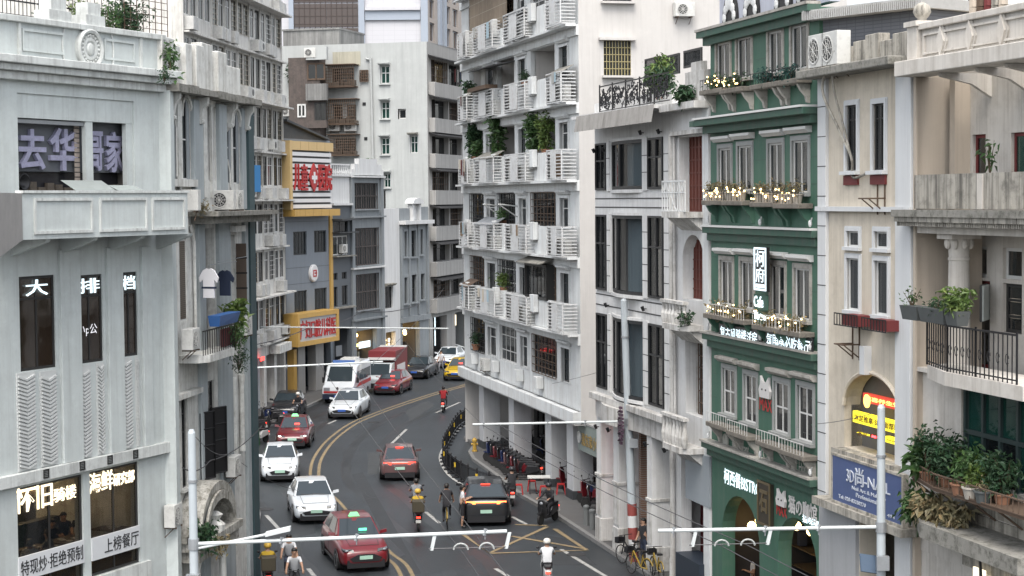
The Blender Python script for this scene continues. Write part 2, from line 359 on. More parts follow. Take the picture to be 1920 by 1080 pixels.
def aircon(fr, c, label, w=0.8, h=0.55, d=0.32, face='front', group='air conditioner units on the facades'):
    M = fr.M @ Matrix.Translation(c)
    if face == 'left': M = M @ Matrix.Rotation(-math.pi / 2, 4, 'Z')
    if face == 'right': M = M @ Matrix.Rotation(math.pi / 2, 4, 'Z')
    e = empty('air_conditioner', M=M); tag(e, label, 'air conditioner', group)
    bev(link('casing', MB().box(-w / 2, w / 2, -d, 0, 0, h).mesh('casing', M_plastic), e), .015)
    r = h * .4; f = MB().lathe([(r, -.0), (r * 1.05, -.012), (r * .96, -.02), (r * .9, -.008)], (-w * .12, -d, h * .5), 20, 'y'); link('fan_ring', f.mesh('fan_ring', M_plastic), e)
    g = MB().lathe([(r * .88, -.004), (r * .86, -.012)], (-w * .12, -d, h * .5), 20, 'y'); link('fan_opening', g.mesh('fan_opening', M_black), e)
    q = MB()
    for i in range(5):
        t = math.pi * i / 5; q.box(-r * .03, r * .03, -d - .022, -d - .016, -r, r) if False else q.tube((-w * .12 - math.cos(t) * r * .9, -d - .02, h * .5 - math.sin(t) * r * .9), (-w * .12 + math.cos(t) * r * .9, -d - .02, h * .5 + math.sin(t) * r * .9), .008, 5)
    for k in (.4, .7): 
        for i in range(12): a, b = math.tau * i / 12, math.tau * (i + 1) / 12; q.tube((-w * .12 + math.cos(a) * r * k, -d - .02, h * .5 + math.sin(a) * r * k), (-w * .12 + math.cos(b) * r * k, -d - .02, h * .5 + math.sin(b) * r * k), .006, 4)
    link('fan_guard', q.mesh('fan_guard', M_plastic), e)
    b = MB()
    for x in (-w * .35, w * .35): b.box(x - .02, x + .02, -d - .02, .02, -.045, -.002).tube((x, -d * .8, -.03), (x, 0.02, -.3), .014, 5)
    link('bracket', b.mesh('bracket', M_rust), e); return e
def spot(fr, c, label, group='spotlights on the facade'):
    e = empty('spotlight', M=fr.M @ Matrix.Translation(c)); tag(e, label, 'spotlight', group)
    link('arm', MB().box(-.02, .02, -.12, 0, -.015, .015).mesh('arm', M_iron), e); link('lamp_head', MB().tube((0, -.1, -.07), (0, -.16, .08), .05, 10, .06).mesh('lamp_head', M_iron), e); return e
# ================================================================== ground, road, pavements, paint
M_asph = mat('asphalt', (0.035, 0.042, 0.048), 0.46, var=0.9, dirt=0.25, dirtcol=(0.035, 0.037, 0.04), bump=0.25, scale=0.35, bscale=90, streak=0)
M_pave = mat('paving', (0.11, 0.11, 0.11), 0.85, var=0.4, dirt=0.4, lines=None, bump=0.2, scale=1.2)
M_kerb = mat('kerb_stone', (0.22, 0.22, 0.215), 0.85, var=0.4, scale=2, dirt=.3)
M_yel = mat('yellow_paint', (0.28, 0.21, 0.115), 0.7, var=0.5, dirt=0.8, dirtcol=(0.09, 0.09, 0.085), scale=2.5)
M_wpaint = mat('road_white', (0.42, 0.42, 0.40), 0.7, var=0.4, dirt=0.75, dirtcol=(0.12, 0.12, 0.12), scale=2.5)
def sheet(name, pts, z, m, kind='structure'):
    o = link(name, MB().quad(*[(p[0], p[1], z) for p in pts]).mesh(name, m)); o['kind'] = kind; return o
M_earth = mat('ground_concrete', (0.16, 0.16, 0.16), 0.9, var=0.4)
sheet('ground', [(-700, -300), (700, -300), (700, 1500), (-700, 1500)], -0.004, M_earth)
sheet('road', [(-30, 10), (30, 10), (30, 190), (-30, 190)], 0.0, M_asph)
def pavement(name, kerb, back):
    pts = list(kerb) + list(back); o = link(name, MB().prismz([(p[0], p[1]) for p in pts], 0.002, 0.13).mesh(name, M_pave)); o['kind'] = 'structure'
    n = 0; ks = []
    for a, b in zip(kerb, kerb[1:]):
        a = Vector((a[0], a[1], 0)); b = Vector((b[0], b[1], 0)); d = b - a; k = max(1, round(d.length / 1.0)); u = d.normalized(); w = Vector((-u.y, u.x, 0)) * .09
        for i in range(k):
            if n >= 130: break
            p = a + d * (i / k) + u * .006; q = a + d * ((i + 1) / k) - u * .006; n += 1
            link('kerb_stone', MB().prismz([tuple((p - w)[:2]), tuple((q - w)[:2]), tuple((q + w)[:2]), tuple((p + w)[:2])], 0.003, 0.15).mesh('kerb_stone', M_kerb), o)
    return o
g2 = lambda x, y: tuple(gnd(x, y)[:2])
RL = lambda x: LP(x, .0492 * (x - 100))
kr = [(-1.2, 104), (-2.6, 97.5), g2(893, 835), g2(881, 851), g2(888, 864), g2(902, 874), g2(941, 902), g2(976, 931), g2(1050, 973), g2(1166, 1049)]
q = RL(1400); kr += [(q.x - .25, q.y), (RL(1650).x - .25, RL(1650).y), (15.0, 20)]
pavement('pavement_right', kr[::-1], [(-1.2, 140), (60, 140), (60, 20)])
kl = [(-6, 20), (-6.3, 40), (-8.2, 50), (-9.25, 58), (-9.2, 63), (-10.5, 74), g2(470, 890), g2(477, 845), g2(500, 802), g2(560, 772), g2(604, 751), g2(660, 729), g2(740, 701), g2(800, 681), g2(850, 664), g2(905, 648), (6, 178)]
pavement('pavement_left', kl[::-1], [(-60, 20), (-60, 178)])
def stripe(name, pts, w, m, z=0.004, parent=None, closed=False):
    P = [Vector((p[0], p[1], 0)) for p in pts]; mb = MB(); L, R_ = [], []
    for i, p in enumerate(P):
        a = P[max(0, i - 1)]; b = P[min(len(P) - 1, i + 1)]; u = (b - a).normalized(); n = Vector((-u.y, u.x, 0)) * w / 2
        L.append(p + n); R_.append(p - n)
    for i in range(len(P) - 1): mb.quad((*R_[i][:2], z), (*R_[i + 1][:2], z), (*L[i + 1][:2], z), (*L[i][:2], z))
    o = link(name, mb.mesh(name, m)); o['kind'] = 'structure'; return o
def smooth(pts, n=6):
    out = []
    for i in range(len(pts) - 1):
        p0, p1, p2, p3 = (Vector(pts[max(0, min(len(pts) - 1, j))]) for j in (i - 1, i, i + 1, i + 2))
        for k in range(n):
            t = k / n; out.append(.5 * ((2 * p1) + (p2 - p0) * t + (2 * p0 - 5 * p1 + 4 * p2 - p3) * t * t + (3 * p1 - p0 - 3 * p2 + p3) * t ** 3))
    return out + [Vector(pts[-1])]
yl = smooth([g2(*p) for p in ((960, 690), (893, 716), (820, 737), (752, 759), (700, 778), (661, 795), (622, 824), (598, 855), (590, 882), (595, 910), (629, 943), (657, 978), (690, 1008), (724, 1038), (763, 1080))] + [(-2.6, 50), (0.5, 40), (5, 26)])
def offset(pts, d):
    out = []
    for i, p in enumerate(pts):
        u = (pts[min(len(pts) - 1, i + 1)] - pts[max(0, i - 1)]).normalized(); out.append(p + Vector((-u.y, u.x)) * d)
    return out
for k_, o_ in enumerate((-4.9, -3.2, -1.6, 1.5, 3.1)): stripe('tyre_track', offset(yl[18:], o_), .5, mat('polished_asphalt', (.027, .031, .035), .38, var=.7, dirt=.5, dirtcol=(.05, .055, .06), scale=.5), .0009 + .0001 * k_)
stripe('centre_line', offset(yl, .2), .15, M_yel); stripe('centre_line', offset(yl, -.2), .15, M_yel)
for a, b in (((735, 831), (762, 805)), ((817, 774), (863, 754)), ((499, 966), (525, 994)), ((1052, 1030), (1138, 1082)), ((929, 1066), (955, 1082)), ((960, 969), (987, 983)), ((798, 960), (824, 981)), ((578, 1066), (592, 1084)), ((870, 800), (893, 788)), ((615, 795), (630, 788))):
    stripe('lane_line', [g2(*a), g2(*b)], .16, M_wpaint)
stripe('edge_line', smooth([g2(*p) for p in ((866, 800), (840, 828), (826, 852), (829, 872), (846, 895), (886, 920), (935, 955))]), .14, M_wpaint)
for L_ in (((868, 1002), (917, 1038), (1026, 988)), ((917, 1038), (1100, 1032), (1040, 992)), ((960, 1006), (1100, 1030)), ((966, 984), (1026, 986))):
    stripe('box_junction_line', [g2(*p) for p in L_], .2, M_yel, z=.0085 + .001 * len(L_) + .0003 * L_[0][0] % .003)
M_pat = [mat('asphalt_patch_%d' % i, c, r_, var=.5, dirt=.3, dirtcol=(.03, .032, .035), scale=.8, bump=.3, bscale=90) for i, (c, r_) in enumerate((((.032, .036, .04), .6), ((.052, .057, .06), .7), ((.026, .03, .034), .4)))]
for i, P_ in enumerate((((560, 930), (575, 905), (592, 1000), (540, 1010)), ((690, 850), (760, 840), (790, 880), (690, 890)), ((830, 1010), (900, 1060), (800, 1075), (770, 1030)), ((660, 890), (680, 885), (790, 1075), (760, 1080)), ((760, 770), (800, 752), (815, 760), (770, 790)), ((690, 1000), (720, 1000), (760, 1040), (735, 1050)), ((1000, 1000), (1060, 1010), (1120, 1060), (1030, 1060)), ((520, 1010), (560, 1000), (570, 1075), (520, 1075)))):
    sheet('road_patch', [g2(*p) for p in P_], .0015 + .0002 * i, M_pat[i % 3])
crack = mat('tar_seam', (.016, .018, .02), .35)
R9 = random.Random(3)
for k in range(16):
    x, y = R9.uniform(600, 1000), R9.uniform(800, 1070); p = gnd(x, y); pts = [(p.x, p.y)]; t = R9.uniform(0, 6.28)
    for i in range(R9.randint(4, 9)): t += R9.uniform(-.7, .7); pts.append((pts[-1][0] + .5 * math.cos(t), pts[-1][1] + .7 * math.sin(t)))
    stripe('tar_seam', pts, R9.uniform(.02, .05), crack, .0034 + .00003 * k)
man = mat('manhole_iron', (0.05, 0.05, 0.052), 0.6, metal=.3, var=.4, scale=8)
for x, y in ((497, 955), (700, 792), (1080, 1040)):
    c = gnd(x, y); o = link('manhole_cover', MB().lathe([(.36, .002), (.36, .012), (.33, .013), (.32, .009), (.05, .01)], (c.x, c.y, 0), 20).mesh('manhole_cover', man)); tag(o, 'round dark iron manhole cover set in the asphalt', 'manhole cover', 'manhole covers')

# ================================================================== A: corner restaurant building on the left
mA = mat('pale_blue_render', (0.64, 0.69, 0.68), 0.8, var=0.3, streak=0.3, dirt=0.25, dirtcol=(0.40, 0.42, 0.41), bump=0.3)
mAt = mat('pale_trim', (0.72, 0.75, 0.73), 0.75, var=0.25, streak=0.5, dirt=.45, dirtcol=(0.3, 0.3, 0.29), bump=.2)
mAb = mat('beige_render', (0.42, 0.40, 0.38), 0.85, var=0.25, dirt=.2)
fA = Fr('corner_restaurant_building', LP(-60, .0296 * 2557), LP(312, .0296 * 2185)); A = fA
tag(A.root, 'pale blue corner building with lit restaurant window, sign letters and herringbone panels', 'building')
cA = lambda x, y: A.Z(x, y)
zt = cA(150, 45); zc1 = cA(150, 122); zc0 = cA(150, 152)
S0, S1 = 0, A.len
A.box('coping', (S0 - .3, S1 + .05, zt - .16, zt), -.12, .35, mAt, b=.02)
for k, (dz0, dz1, pr) in enumerate(((zc1 - .15, zc1 + .05, -.5), (zc0 + .1, zc1 - .15, -.36), (zc0 - .12, zc0 + .1, -.2))): A.box('cornice', (S0 - .3 - k * .01, S1 + .3 - k * .1, dz0, dz1), pr, .02 - .001 * k, mAt, b=.02)
# parapet decoration
for a, b in ((47, 125), (200, 257)):
    s0, s1 = A.S(a), A.S(b); z0, z1 = zc1 + .22, zt - .3
    A.put('parapet_panel', MB().frame(s0, s1, z0, z1, .07, -.045, .01), mA)
for x in (41, 268): A.box('joint_rib', (A.S(x) - .05, A.S(x) + .05, zc1 + .06, zt - .17), -.06, .01, mAt)
ms, mz = A.px(165, 92)
A.put('medallion', MB().lathe([(.56, .0), (.56, -.1), (.5, -.15), (.43, -.12), (.41, -.05), (.33, -.05), (.3, -.1), (.22, -.1), (.18, -.06), (.14, -.12), (.05, -.14)], (ms, 0, mz), 36, 'y'), mAt, smooth=False)
pt = MB()
for i in range(20): t = math.tau * i / 20; pt.ball((ms + math.cos(t) * .36, -.07, mz + math.sin(t) * .36), .05, .05, .05, 6, 4)
A.put('rosette_petals', pt, mAt)
for a in (-1, 1):
    mb = MB(); pts = [(ms + a * (.98 + .12 * (1 - ((i - 6) / 6) ** 2)) , -.02, mz - .62 + 1.24 * i / 12) for i in range(13)]; mb.path(pts, .03, 5); A.put('moulding', mb, mAt)
for a, b in ((97, 138), (166, 201)):
    s0, s1 = A.S(a), A.S(b); mid = (s0 + s1) / 2; w = (s1 - s0) / 2
    A.put('parapet_post', MB().box(mid - w, mid + w, -.05, .45, zt + .001, zt + .28).box(mid - w * .68, mid + w * .68, 0, .4, zt + .28, zt + .62), mAt)
# upper wall, sign recess
fr_s0, fr_s1, fr_z0, fr_z1 = A.R(34, 252, 182, 366)
A.open.append((fr_s0, fr_s1, fr_z0, fr_z1))
A.box('lintel_panel', (fr_s0 + .001, fr_s1 - .001, cA(142, 226), fr_z1 - .001), .05, .3, mA)
cs0, cs1 = A.S(167), A.S(180)
A.box('mullion', (cs0, cs1, fr_z0 + .001, cA(142, 226) - .001), .07, .2, mA)
A.box('jamb', (A.S(242), fr_s1 - .001, fr_z0 + .001, cA(142, 226) - .002), .06, .2, mA)
for z in (cA(142, 228),): A.box('shutter_rail', (fr_s0 + .001, cs0 - .003, z - .1, z - .003), .12, .3, M_steel)
sgn = mat('sign_board', (0.115, 0.125, 0.14), 0.6, var=.2); mlil = mat('lilac_letters', (0.45, 0.45, 0.62), 0.35, metal=.3, var=.6, scale=9)
A.box('sign_board', (fr_s0, fr_s1, cA(142, 322), fr_z1 - .2), .42, .46, sgn)
A.box('sign_backing', (fr_s0, fr_s1, fr_z0, cA(142, 322) - .003), .6, .65, mat('dark_glazing', (0.03, 0.03, 0.035), 0.2))
bx = MB()
for i in range(14): a = fr_s0 + .3 + i * .36; bx.box(a, a + .28, .48, .58, fr_z0 + .05, fr_z0 + .2 + .25 * random.random())
A.put('stored_box', bx, mat('stored_goods', (0.12, 0.1, 0.08), 0.8, var=.8, scale=4))
A.box('balcony_floor', (fr_s0, fr_s1, fr_z0 - .04, fr_z0 + .02), .0, 1.4, M_indark)
A.put('recess_side', MB().box(fr_s0 - .05, fr_s0 - .001, .1, 1.4, fr_z0, fr_z1).box(fr_s1 + .001, fr_s1 + .05, .1, 1.4, fr_z0, fr_z1).box(fr_s0, fr_s1, .1, 1.4, fr_z1 + .001, fr_z1 + .05), M_inside)
for ch, x, y, w, h in (('去', 60, 280, 52, 76), ('华', 119, 280, 52, 80), ('哥', 180, 283, 26, 74), ('家', 215, 285, 34, 76)):
    s0, s1, z0, z1 = A.R(x - w / 2, x + w / 2, y - h / 2, y + h / 2, .33); text(A, ch, s0, s1, z0, z1, .36, mlil, 'sign_letter', ext=.05, bold=.022)
rs = A.R(157, 166, 230, 340); gb = MB()
for i in range(12): gb.box(rs[0], rs[1], .3, .32, rs[2] + i * (rs[3] - rs[2]) / 12, rs[2] + (i + .8) * (rs[3] - rs[2]) / 12)
stuff(A.put('tile_column', gb, mat('old_tiles', (0.4, 0.34, 0.3), .6, var=.4, scale=5)))
# balcony
YB = -1.25
b0, b1 = A.S(42, 400, YB), A.S(352, 400, YB); bz1, bz0 = A.Z(200, 362, YB), A.Z(200, 444, YB)
A.put('balcony_parapet', MB().box(b0, b1, YB, YB + .14, bz0, bz1).box(b1 - .14, b1 - .001, YB + .14, -.001, bz0, bz1).box(b0 - .001, b1 - .15, YB + .14, -.002, bz0, bz0 + .15), mA)
A.box('balcony_coping', (b0 - .02, b1 + .04, bz1 + .001, bz1 + .07), YB - .05, YB + .2, mAt)
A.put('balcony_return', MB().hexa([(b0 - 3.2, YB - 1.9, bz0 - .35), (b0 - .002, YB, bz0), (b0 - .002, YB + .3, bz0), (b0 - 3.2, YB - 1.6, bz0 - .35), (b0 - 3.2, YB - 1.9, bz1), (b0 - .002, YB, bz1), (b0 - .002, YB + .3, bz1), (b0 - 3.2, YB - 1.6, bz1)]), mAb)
for a, b in ((63, 173), (186, 275), (284, 346)):
    s0, s1 = A.S(a, 400, YB), A.S(b, 400, YB); A.put('balcony_panel', MB().frame(s0, s1, bz0 + .13, bz1 - .12, .075, YB - .045, YB + .01), mAt)
for x in (60, 150, 240, 330):
    s = A.S(x, 440, YB * .5); A.put('bracket', MB().prismx([(0, bz0), (YB + .1, bz0), (YB + .15, bz0 - .08), (0, bz0 - .45)], s - .09, s + .09), mA)
sh = mat('mirror_sheet', (0.55, 0.6, 0.58), .25, metal=.5, var=.3)
for k, (x0, x1, y0, y1) in enumerate(((126, 208, 338, 361), (213, 268, 347, 363))):
    s0, s1, z0, z1 = A.R(x0, x1, y0, y1, YB + .5); o = A.put('metal_sheet', MB().hexa([(s0 + .15, YB + .25, z0), (s1, YB + .25, z0), (s1, YB + .27, z0), (s0 + .15, YB + .27, z0), (s0, YB + .7, z1), (s1 - .15, YB + .7, z1), (s1 - .15, YB + .72, z1), (s0, YB + .72, z1)]), sh, top=True)
    tag(o, ('longer tilted pale metal sheet resting on the corner balcony', 'shorter tilted pale metal sheet beside it at the balcony end')[k], 'metal sheet')
hs_, hz_ = A.px(47, 341, .3); e = empty('horn_loudspeaker', M=A.M @ Matrix.Translation((hs_, .3, hz_))); tag(e, 'round black horn loudspeaker standing below the lilac sign letters', 'loudspeaker')
link('horn', MB().lathe([(.05, .3), (.08, .2), (.2, .02), (.22, 0), (.19, .01), (.06, .18)], (0, 0, 0), 20, 'y').mesh('horn', M_black, True), e); link('base', MB().box(-.06, .06, .05, .2, -.3, -.1).mesh('base', M_black), e)
# middle storey windows and herringbone
M_gA = glass('bronze_glass', (0.05, 0.035, 0.025), 0.35)
wA = ((37, 104, 517, 693), (145, 193, 515, 680), (228, 258, 510, 668))
for i, (x0, x1, y0, y1) in enumerate(wA):
    r = A.R(x0, x1, y0, y1); w = A.window(r, 2, (.76,), .07, M_frame, M_gA, .1, cur=(M_cur[4], 0.08, .45))
    h = (r[3] - r[2]); c = (r[0] + r[1]) / 2; k = .62 * (r[1] - r[0]) / 2 if i == 0 else .8 * (r[1] - r[0]) / 2
    text(A, '大排档'[i], c - k, c + k, r[2] + h * .79, r[2] + h * .96, .01, M_neon, 'neon_character', w, ext=.012, bold=.006)
s_, z_ = A.px(165, 620); r = A.R(150, 185, 608, 630); text(A, 'いp公', *r, .05, mat('window_print', (.8, .8, .8), .6, emit=(.8, .8, .85), estr=.3), 'window_print', ext=.002)
zl1, zl0 = cA(150, 862), cA(150, 884)
for x0, x1 in ((105, 143), (194, 223), (259, 276)): A.box('pilaster', (A.S(x0), A.S(x1), zl1 + .002, bz0 - .35), -.1, .01, mA, b=.015)
mH = mat('herringbone_plaster', (0.64, 0.66, 0.65), .8, var=.2, dirt=.25, dirtcol=(.35, .35, .34))
zh0 = zl1 + .03
for x0, x1, yt in ((33, 64, 698), (77, 115, 694), (144, 168, 685), (183, 205, 679), (224, 246, 671), (256, 275, 666)):
    s0, s1 = A.S(x0, 780), A.S(x1, 780); zh1 = A.Z((x0 + x1) / 2, yt)
    if x0 in (77, 183, 256): s1 = min(s1, A.S({77: 104, 183: 193.5, 256: 258.5}[x0], 780))
    A.box('panel_back', (s0 - .03, s1 + .03, zh0, zh1), -.03, .005, mH); mb = MB(); n = int((zh1 - zh0 - .12) / .1); mid = (s0 + s1) / 2
    for i in range(n):
        z = zh0 + .12 + i * .1
        for a, b in ((s0, mid), (s1, mid)):
            p = [(a, z + .0), (b, z - .1), (b, z - .045), (a, z + .055)]
            if a > b: p = p[::-1]
            mb.prism(p, -.075, -.028)
    stuff(A.put('herringbone_relief', mb, mH))
A.box('ledge', (S0, S1, zl0, zl1), -.16, .01, mAt, b=.015)
for x, y in ((77, 891), (145, 877), (197, 866), (245, 852)):
    s, z = A.px(x, y); z = (zl0 + zl1) / 2 + .02; o = A.put('vent', MB().frame(s - .11, s + .11, z - .12, z + .12, .02, -.185, -.16), M_frame); q = MB()
    for i in range(5): q.box(s - .09, s + .09, -.18, -.165, z - .1 + i * .042, z - .08 + i * .042)
    A.put('slat', q, M_frame, o)
# restaurant windows
RW = ((33, 157, 916, 1066), (170, 262, 890, 1034)); zb = cA(150, 1062) - .4
for i, (x0, x1, y0, y1) in enumerate(RW):
    s0, s1 = A.S(x0, 980), A.S(x1, 980); w = A.window((s0, s1, zb, zl0 - .08), 2, None, .07, M_frame, M_gclear, .12)
s0, s1, z0, z1 = A.R(33, 69, 912, 962); 
for body, x0, x1, y0, y1 in (('怀旧', 30, 101, 910, 957), ('骑楼', 103, 145, 912, 938), ('海鲜', 169, 214, 884, 922), ('研究部', 215, 254, 884, 908)):
    r = A.R(x0, x1, y0, y1); text(A, body, *r, .04, M_warm, 'lit_letters', ext=.015, bold=.004)
mSt = mat('banner_white', (.72, .74, .76), .6, var=.1); mTx = mat('black_letters', (.02, .02, .022), .6)
zbn = cA(100, 1040) ; 
for body, x0, x1, t0, t1, yy in (('特现炒·拒绝预制', 33, 156, 36, 153, 1045), ('上榜餐厅', 171, 261, 194, 258, 1012)):
    s0, s1 = A.S(x0, 1030), A.S(x1, 1030); h = .62; zc = A.Z((x0 + x1) / 2, yy + 6)
    o = A.put('banner', MB().box(s0, s1, -.04, .02, zc - h / 2, zc + h / 2), mSt); text(A, body, A.S(t0, 1030), A.S(t1, 1030), zc - .2, zc + .2, -.045, mTx, 'banner_letters', o, ext=.006, bold=0)
A.box('spandrel', (A.S(28), A.S(266), zb - .5, zb), -.1, .02, mAt)
A.wall(S0, S1, 0, zt - .16, mA, depth=9, rev=.3)
# dining room
zf = A.Z(100, 985, 1.5) - 1.3; zf_dining = zf; ww = mat('dining_wall', (0.1, 0.075, 0.05), .7, var=.3)
A.put('dining_room', MB().quad((S0, 4, zf), (S1, 4, zf), (S1, 4, zl0 + .3), (S0, 4, zl0 + .3)).quad((S0, .3, zf), (S1, .3, zf), (S1, 4, zf), (S0, 4, zf)).quad((S0, .3, zl0 + .3), (S0, 4, zl0 + .3), (S1, 4, zl0 + .3), (S1, .3, zl0 + .3)), ww)
A.box('wall_light', (S0 + .5, S1 - .3, zl0 - 1.15, zl0 - 1.09), 3.9, 3.98, mat('cove_light', (1, .8, .5), .5, emit=(1, .7, .35), estr=16))
for x_ in (2.0, 3.6, 5.2, 6.8): A.put('added_fill_lamp', MB().lathe([(.22, 0), (.2, .06), (.05, .2)], (x_, 2.0, zl0 - .35), 14), mat('added_fill_glow', (1, .8, .5), .5, emit=(1, .72, .4), estr=14))  # glowing pendant shapes added to warm and brighten the dining room
A.box('seat_back', (S0, S1, zf, zf + 1.05), 3.3, 3.6, mat('seat_leather', (.03, .035, .045), .5))
for x in (70, 130, 215):
    s = A.S(x, 1000, 1.6); e = empty('dining_table', M=A.M @ Matrix.Translation((s, 1.6, zf))); tag(e, 'dark square dining table inside the restaurant window', 'table', 'tables in the restaurant')
    link('table_top', MB().box(-.55, .55, -.45, .45, .72, .76).mesh('table_top', M_stem), e); link('leg', MB().tube((0, 0, 0), (0, 0, .72), .05).mesh('leg', M_iron), e)
    p = MB()
    for i in range(5): p.lathe([(.05, .76), (.11, .79), (.1, .785)], (random.uniform(-.4, .4), random.uniform(-.3, .3), 0), 10)
    link('dish', p.mesh('dish', M_plastic), e)
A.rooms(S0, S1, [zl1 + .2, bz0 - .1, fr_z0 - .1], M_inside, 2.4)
# roof terrace
rt = A.R(0, 300, 0, 30)
tr = empty('roof_railing', M=A.M); tag(tr, 'black spiked iron railing on the corner building roof terrace', 'railing')
for k in range(6):
    a = .2 + k * (S1 - .6) / 6; b = .2 + (k + 1) * (S1 - .6) / 6; mb = MB(); z0 = zt - .1
    mb.box(a, b - .05, 1.0, 1.03, z0 + .25, z0 + .29).box(a, b - .05, 1.0, 1.03, z0 + .62, z0 + .66)
    n = 8
    for i in range(n): x = a + (b - a) * (i + .5) / n; mb.tube((x, 1.015, z0), (x, 1.015, z0 + (1.7 if i % 2 else .85)), .013, 5, .009)
    link('railing_panel', mb.mesh('railing_panel', M_iron), tr)
mb = MB(); s0, s1 = A.S(285, 20), A.S(322, 20)
for i in range(9): z = zt - .2 + i * .2; mb.box(s1 - 1.6, s1 + .5, .5, .52, z, z + .016)
for i in range(8): x = s1 - 1.6 + i * .3; mb.box(x, x + .016, .5, .52, zt - .3, zt + 1.5)
o = link('trellis', mb.mesh('trellis', M_rust)); o.matrix_world = A.M; tag(o, 'thin wire trellis at the end of the corner building roof', 'trellis')
for k, (x, y, rx, h, n, kd, sz, lab) in enumerate(((240, 50, 1.1, 1.3, 900, 0, .16, 'large dark green shrub spilling over the corner building parapet'), (155, 38, .5, 1.3, 260, 2, .13, 'light yellow green creeper on the corner roof railing'), (205, 20, .7, 1.1, 300, 1, .15, 'mid green leafy plant between the shrub and the creeper'), (150, 45, .6, .6, 200, 0, .12, 'low dark plant behind the parapet posts'), (80, 30, .6, .5, 120, 0, .1, 'sparse climbing plant on the left of the roof railing'))):
    s, z = A.px(x, y, .7); plant(A, (s, .7, zt - .3), rx, .5, h, n, lab, kd, sz, None, 20 + k, 'roof_plant', 9)

# ================================================================== A2: old shophouse next to it
mO = mat('weathered_white', (0.78, 0.785, 0.75), 0.85, var=0.25, streak=0.5, dirt=0.45, dirtcol=(0.28, 0.265, 0.23), bump=.3, scale=1.6)
mOb = mat('blue_grey_pilaster', (0.43, 0.475, 0.49), 0.8, var=0.3, streak=.35, dirtcol=(.17, .19, .2), bump=.2)
mOd = mat('mossy_ledge', (0.3, 0.29, 0.26), .9, var=.5, dirt=.8, dirtcol=(.06, .06, .045), scale=3, bump=.5)
mDk = mat('dark_teal_pipe', (0.05, 0.09, 0.1), .6, var=.3)
s2 = lambda x: .06 * (1388 - x)
B = Fr('old_shophouse', LP(312.5, s2(312.5)), LP(470, s2(470))); tag(B.root, 'weathered white shophouse with arched windows, balcony laundry and a plaster porch', 'building')
zA = lambda x, y: B.Z(x, y); S1 = B.len
zc = zA(390, 180); zp = zA(390, 95); zl = zA(400, 397)
shM = mat('grey_shutter', (0.33, 0.36, 0.38), .7, var=.3, streak=.4)
for x0, x1, y0, y1, sh_ in ((314, 331, 183, 337, 1), (341, 357, 186, 337, 1), (388, 394, 200, 340, 0), (398, 404, 200, 340, 0), (424, 434, 208, 345, 1), (437, 449, 210, 345, 1)):
    r = B.R(x0, x1, y0, y1); w = B.window(r, 1, (.5,), .05, M_wframe, M_gdark, .1)
    if sh_:
        m = r[0] + (r[1] - r[0]) * .62; B.box('shutter', (m, r[1] - .02, r[2] + .02, r[3] - .02), .02, .05, shM, w)
        B.spandrel(r[0], r[1], r[3] - (r[1] - r[0]) * .62, r[3], -.01, .24, mO, parent=w); mb = MB(); cx, rx, zz = (r[0] + r[1]) / 2, (r[1] - r[0]) / 2 + .08, r[3] - (r[1] - r[0]) * .62
        mb.path([(cx - rx * math.cos(math.pi * i / 10), -.03, zz + rx * 1.25 * math.sin(math.pi * i / 10)) for i in range(11)], .06, 6); B.put('arch_moulding', mb, mO, w)
for x0, x1, w_ in ((359, 376, .13), (407, 421, .13), (451, 458, .1)): B.box('pilaster', (B.S(x0), B.S(x1), zl + .05, zc - .2), -w_, .01, mOb, b=.02)
for x0, x1 in ((332, 340), (380, 387), (395, 397.5)): B.box('colonnette', (B.S(x0), B.S(x1), zl + .45, zc - .3), -.07, .01, mO)
for x in (314, 368, 423, 455):
    s = B.S(x, 200); mb = MB(); pr = [(0.02, zc - .12), (-.4, zc - .12), (-.38, zc - .3), (-.26, zc - .45), (-.2, zc - .75), (-.1, zc - .95), (0.02, zc - 1.1)]
    mb.prismx(pr, s - .1, s + .1); mb.tube((s - .12, -.17, zc - .85), (s + .12, -.17, zc - .85), .08, 10); B.put('console', mb, mO)
for k in range(9): a = -.3 + k * (S1 + .1) / 9; B.box('cornice_block', (a, a + (S1 + .1) / 9 - .03, zc - .115 + random.uniform(-.02, .02), zc + .1 + random.uniform(-.03, .03)), -.55, .02, mOd)
for x0, x1, y0, y1, pr in ((298, 322, 70, 150, -.1), (324, 342, 85, 155, .05), (345, 357, 82, 160, -.06), (359, 374, 85, 160, -.16), (376, 396, 82, 146, -.05), (399, 416, 98, 170, -.18), (418, 449, 125, 180, -.04)):
    r = B.R(x0, x1, y0, y1); B.box('parapet_block', (r[0], r[1] - .01, zc + .09, r[3]), pr, .3, mO, b=.03)
s0, z0 = B.px(322, 105, -.5)
plant(B, (B.S(326, 110, -.4), -.3, zc + .2), .3, .3, 1.2, 130, 'wild fern sprouting from the weathered parapet', 1, .2, None, 31, 'wall_plant', 6, droop=.6); plant(B, (B.S(308, 150, -.5), -.5, zc + .05), .25, .2, .35, 120, 'small weed tuft growing on the corner cornice', 0, .1, None, 32, 'wall_plant', 5)
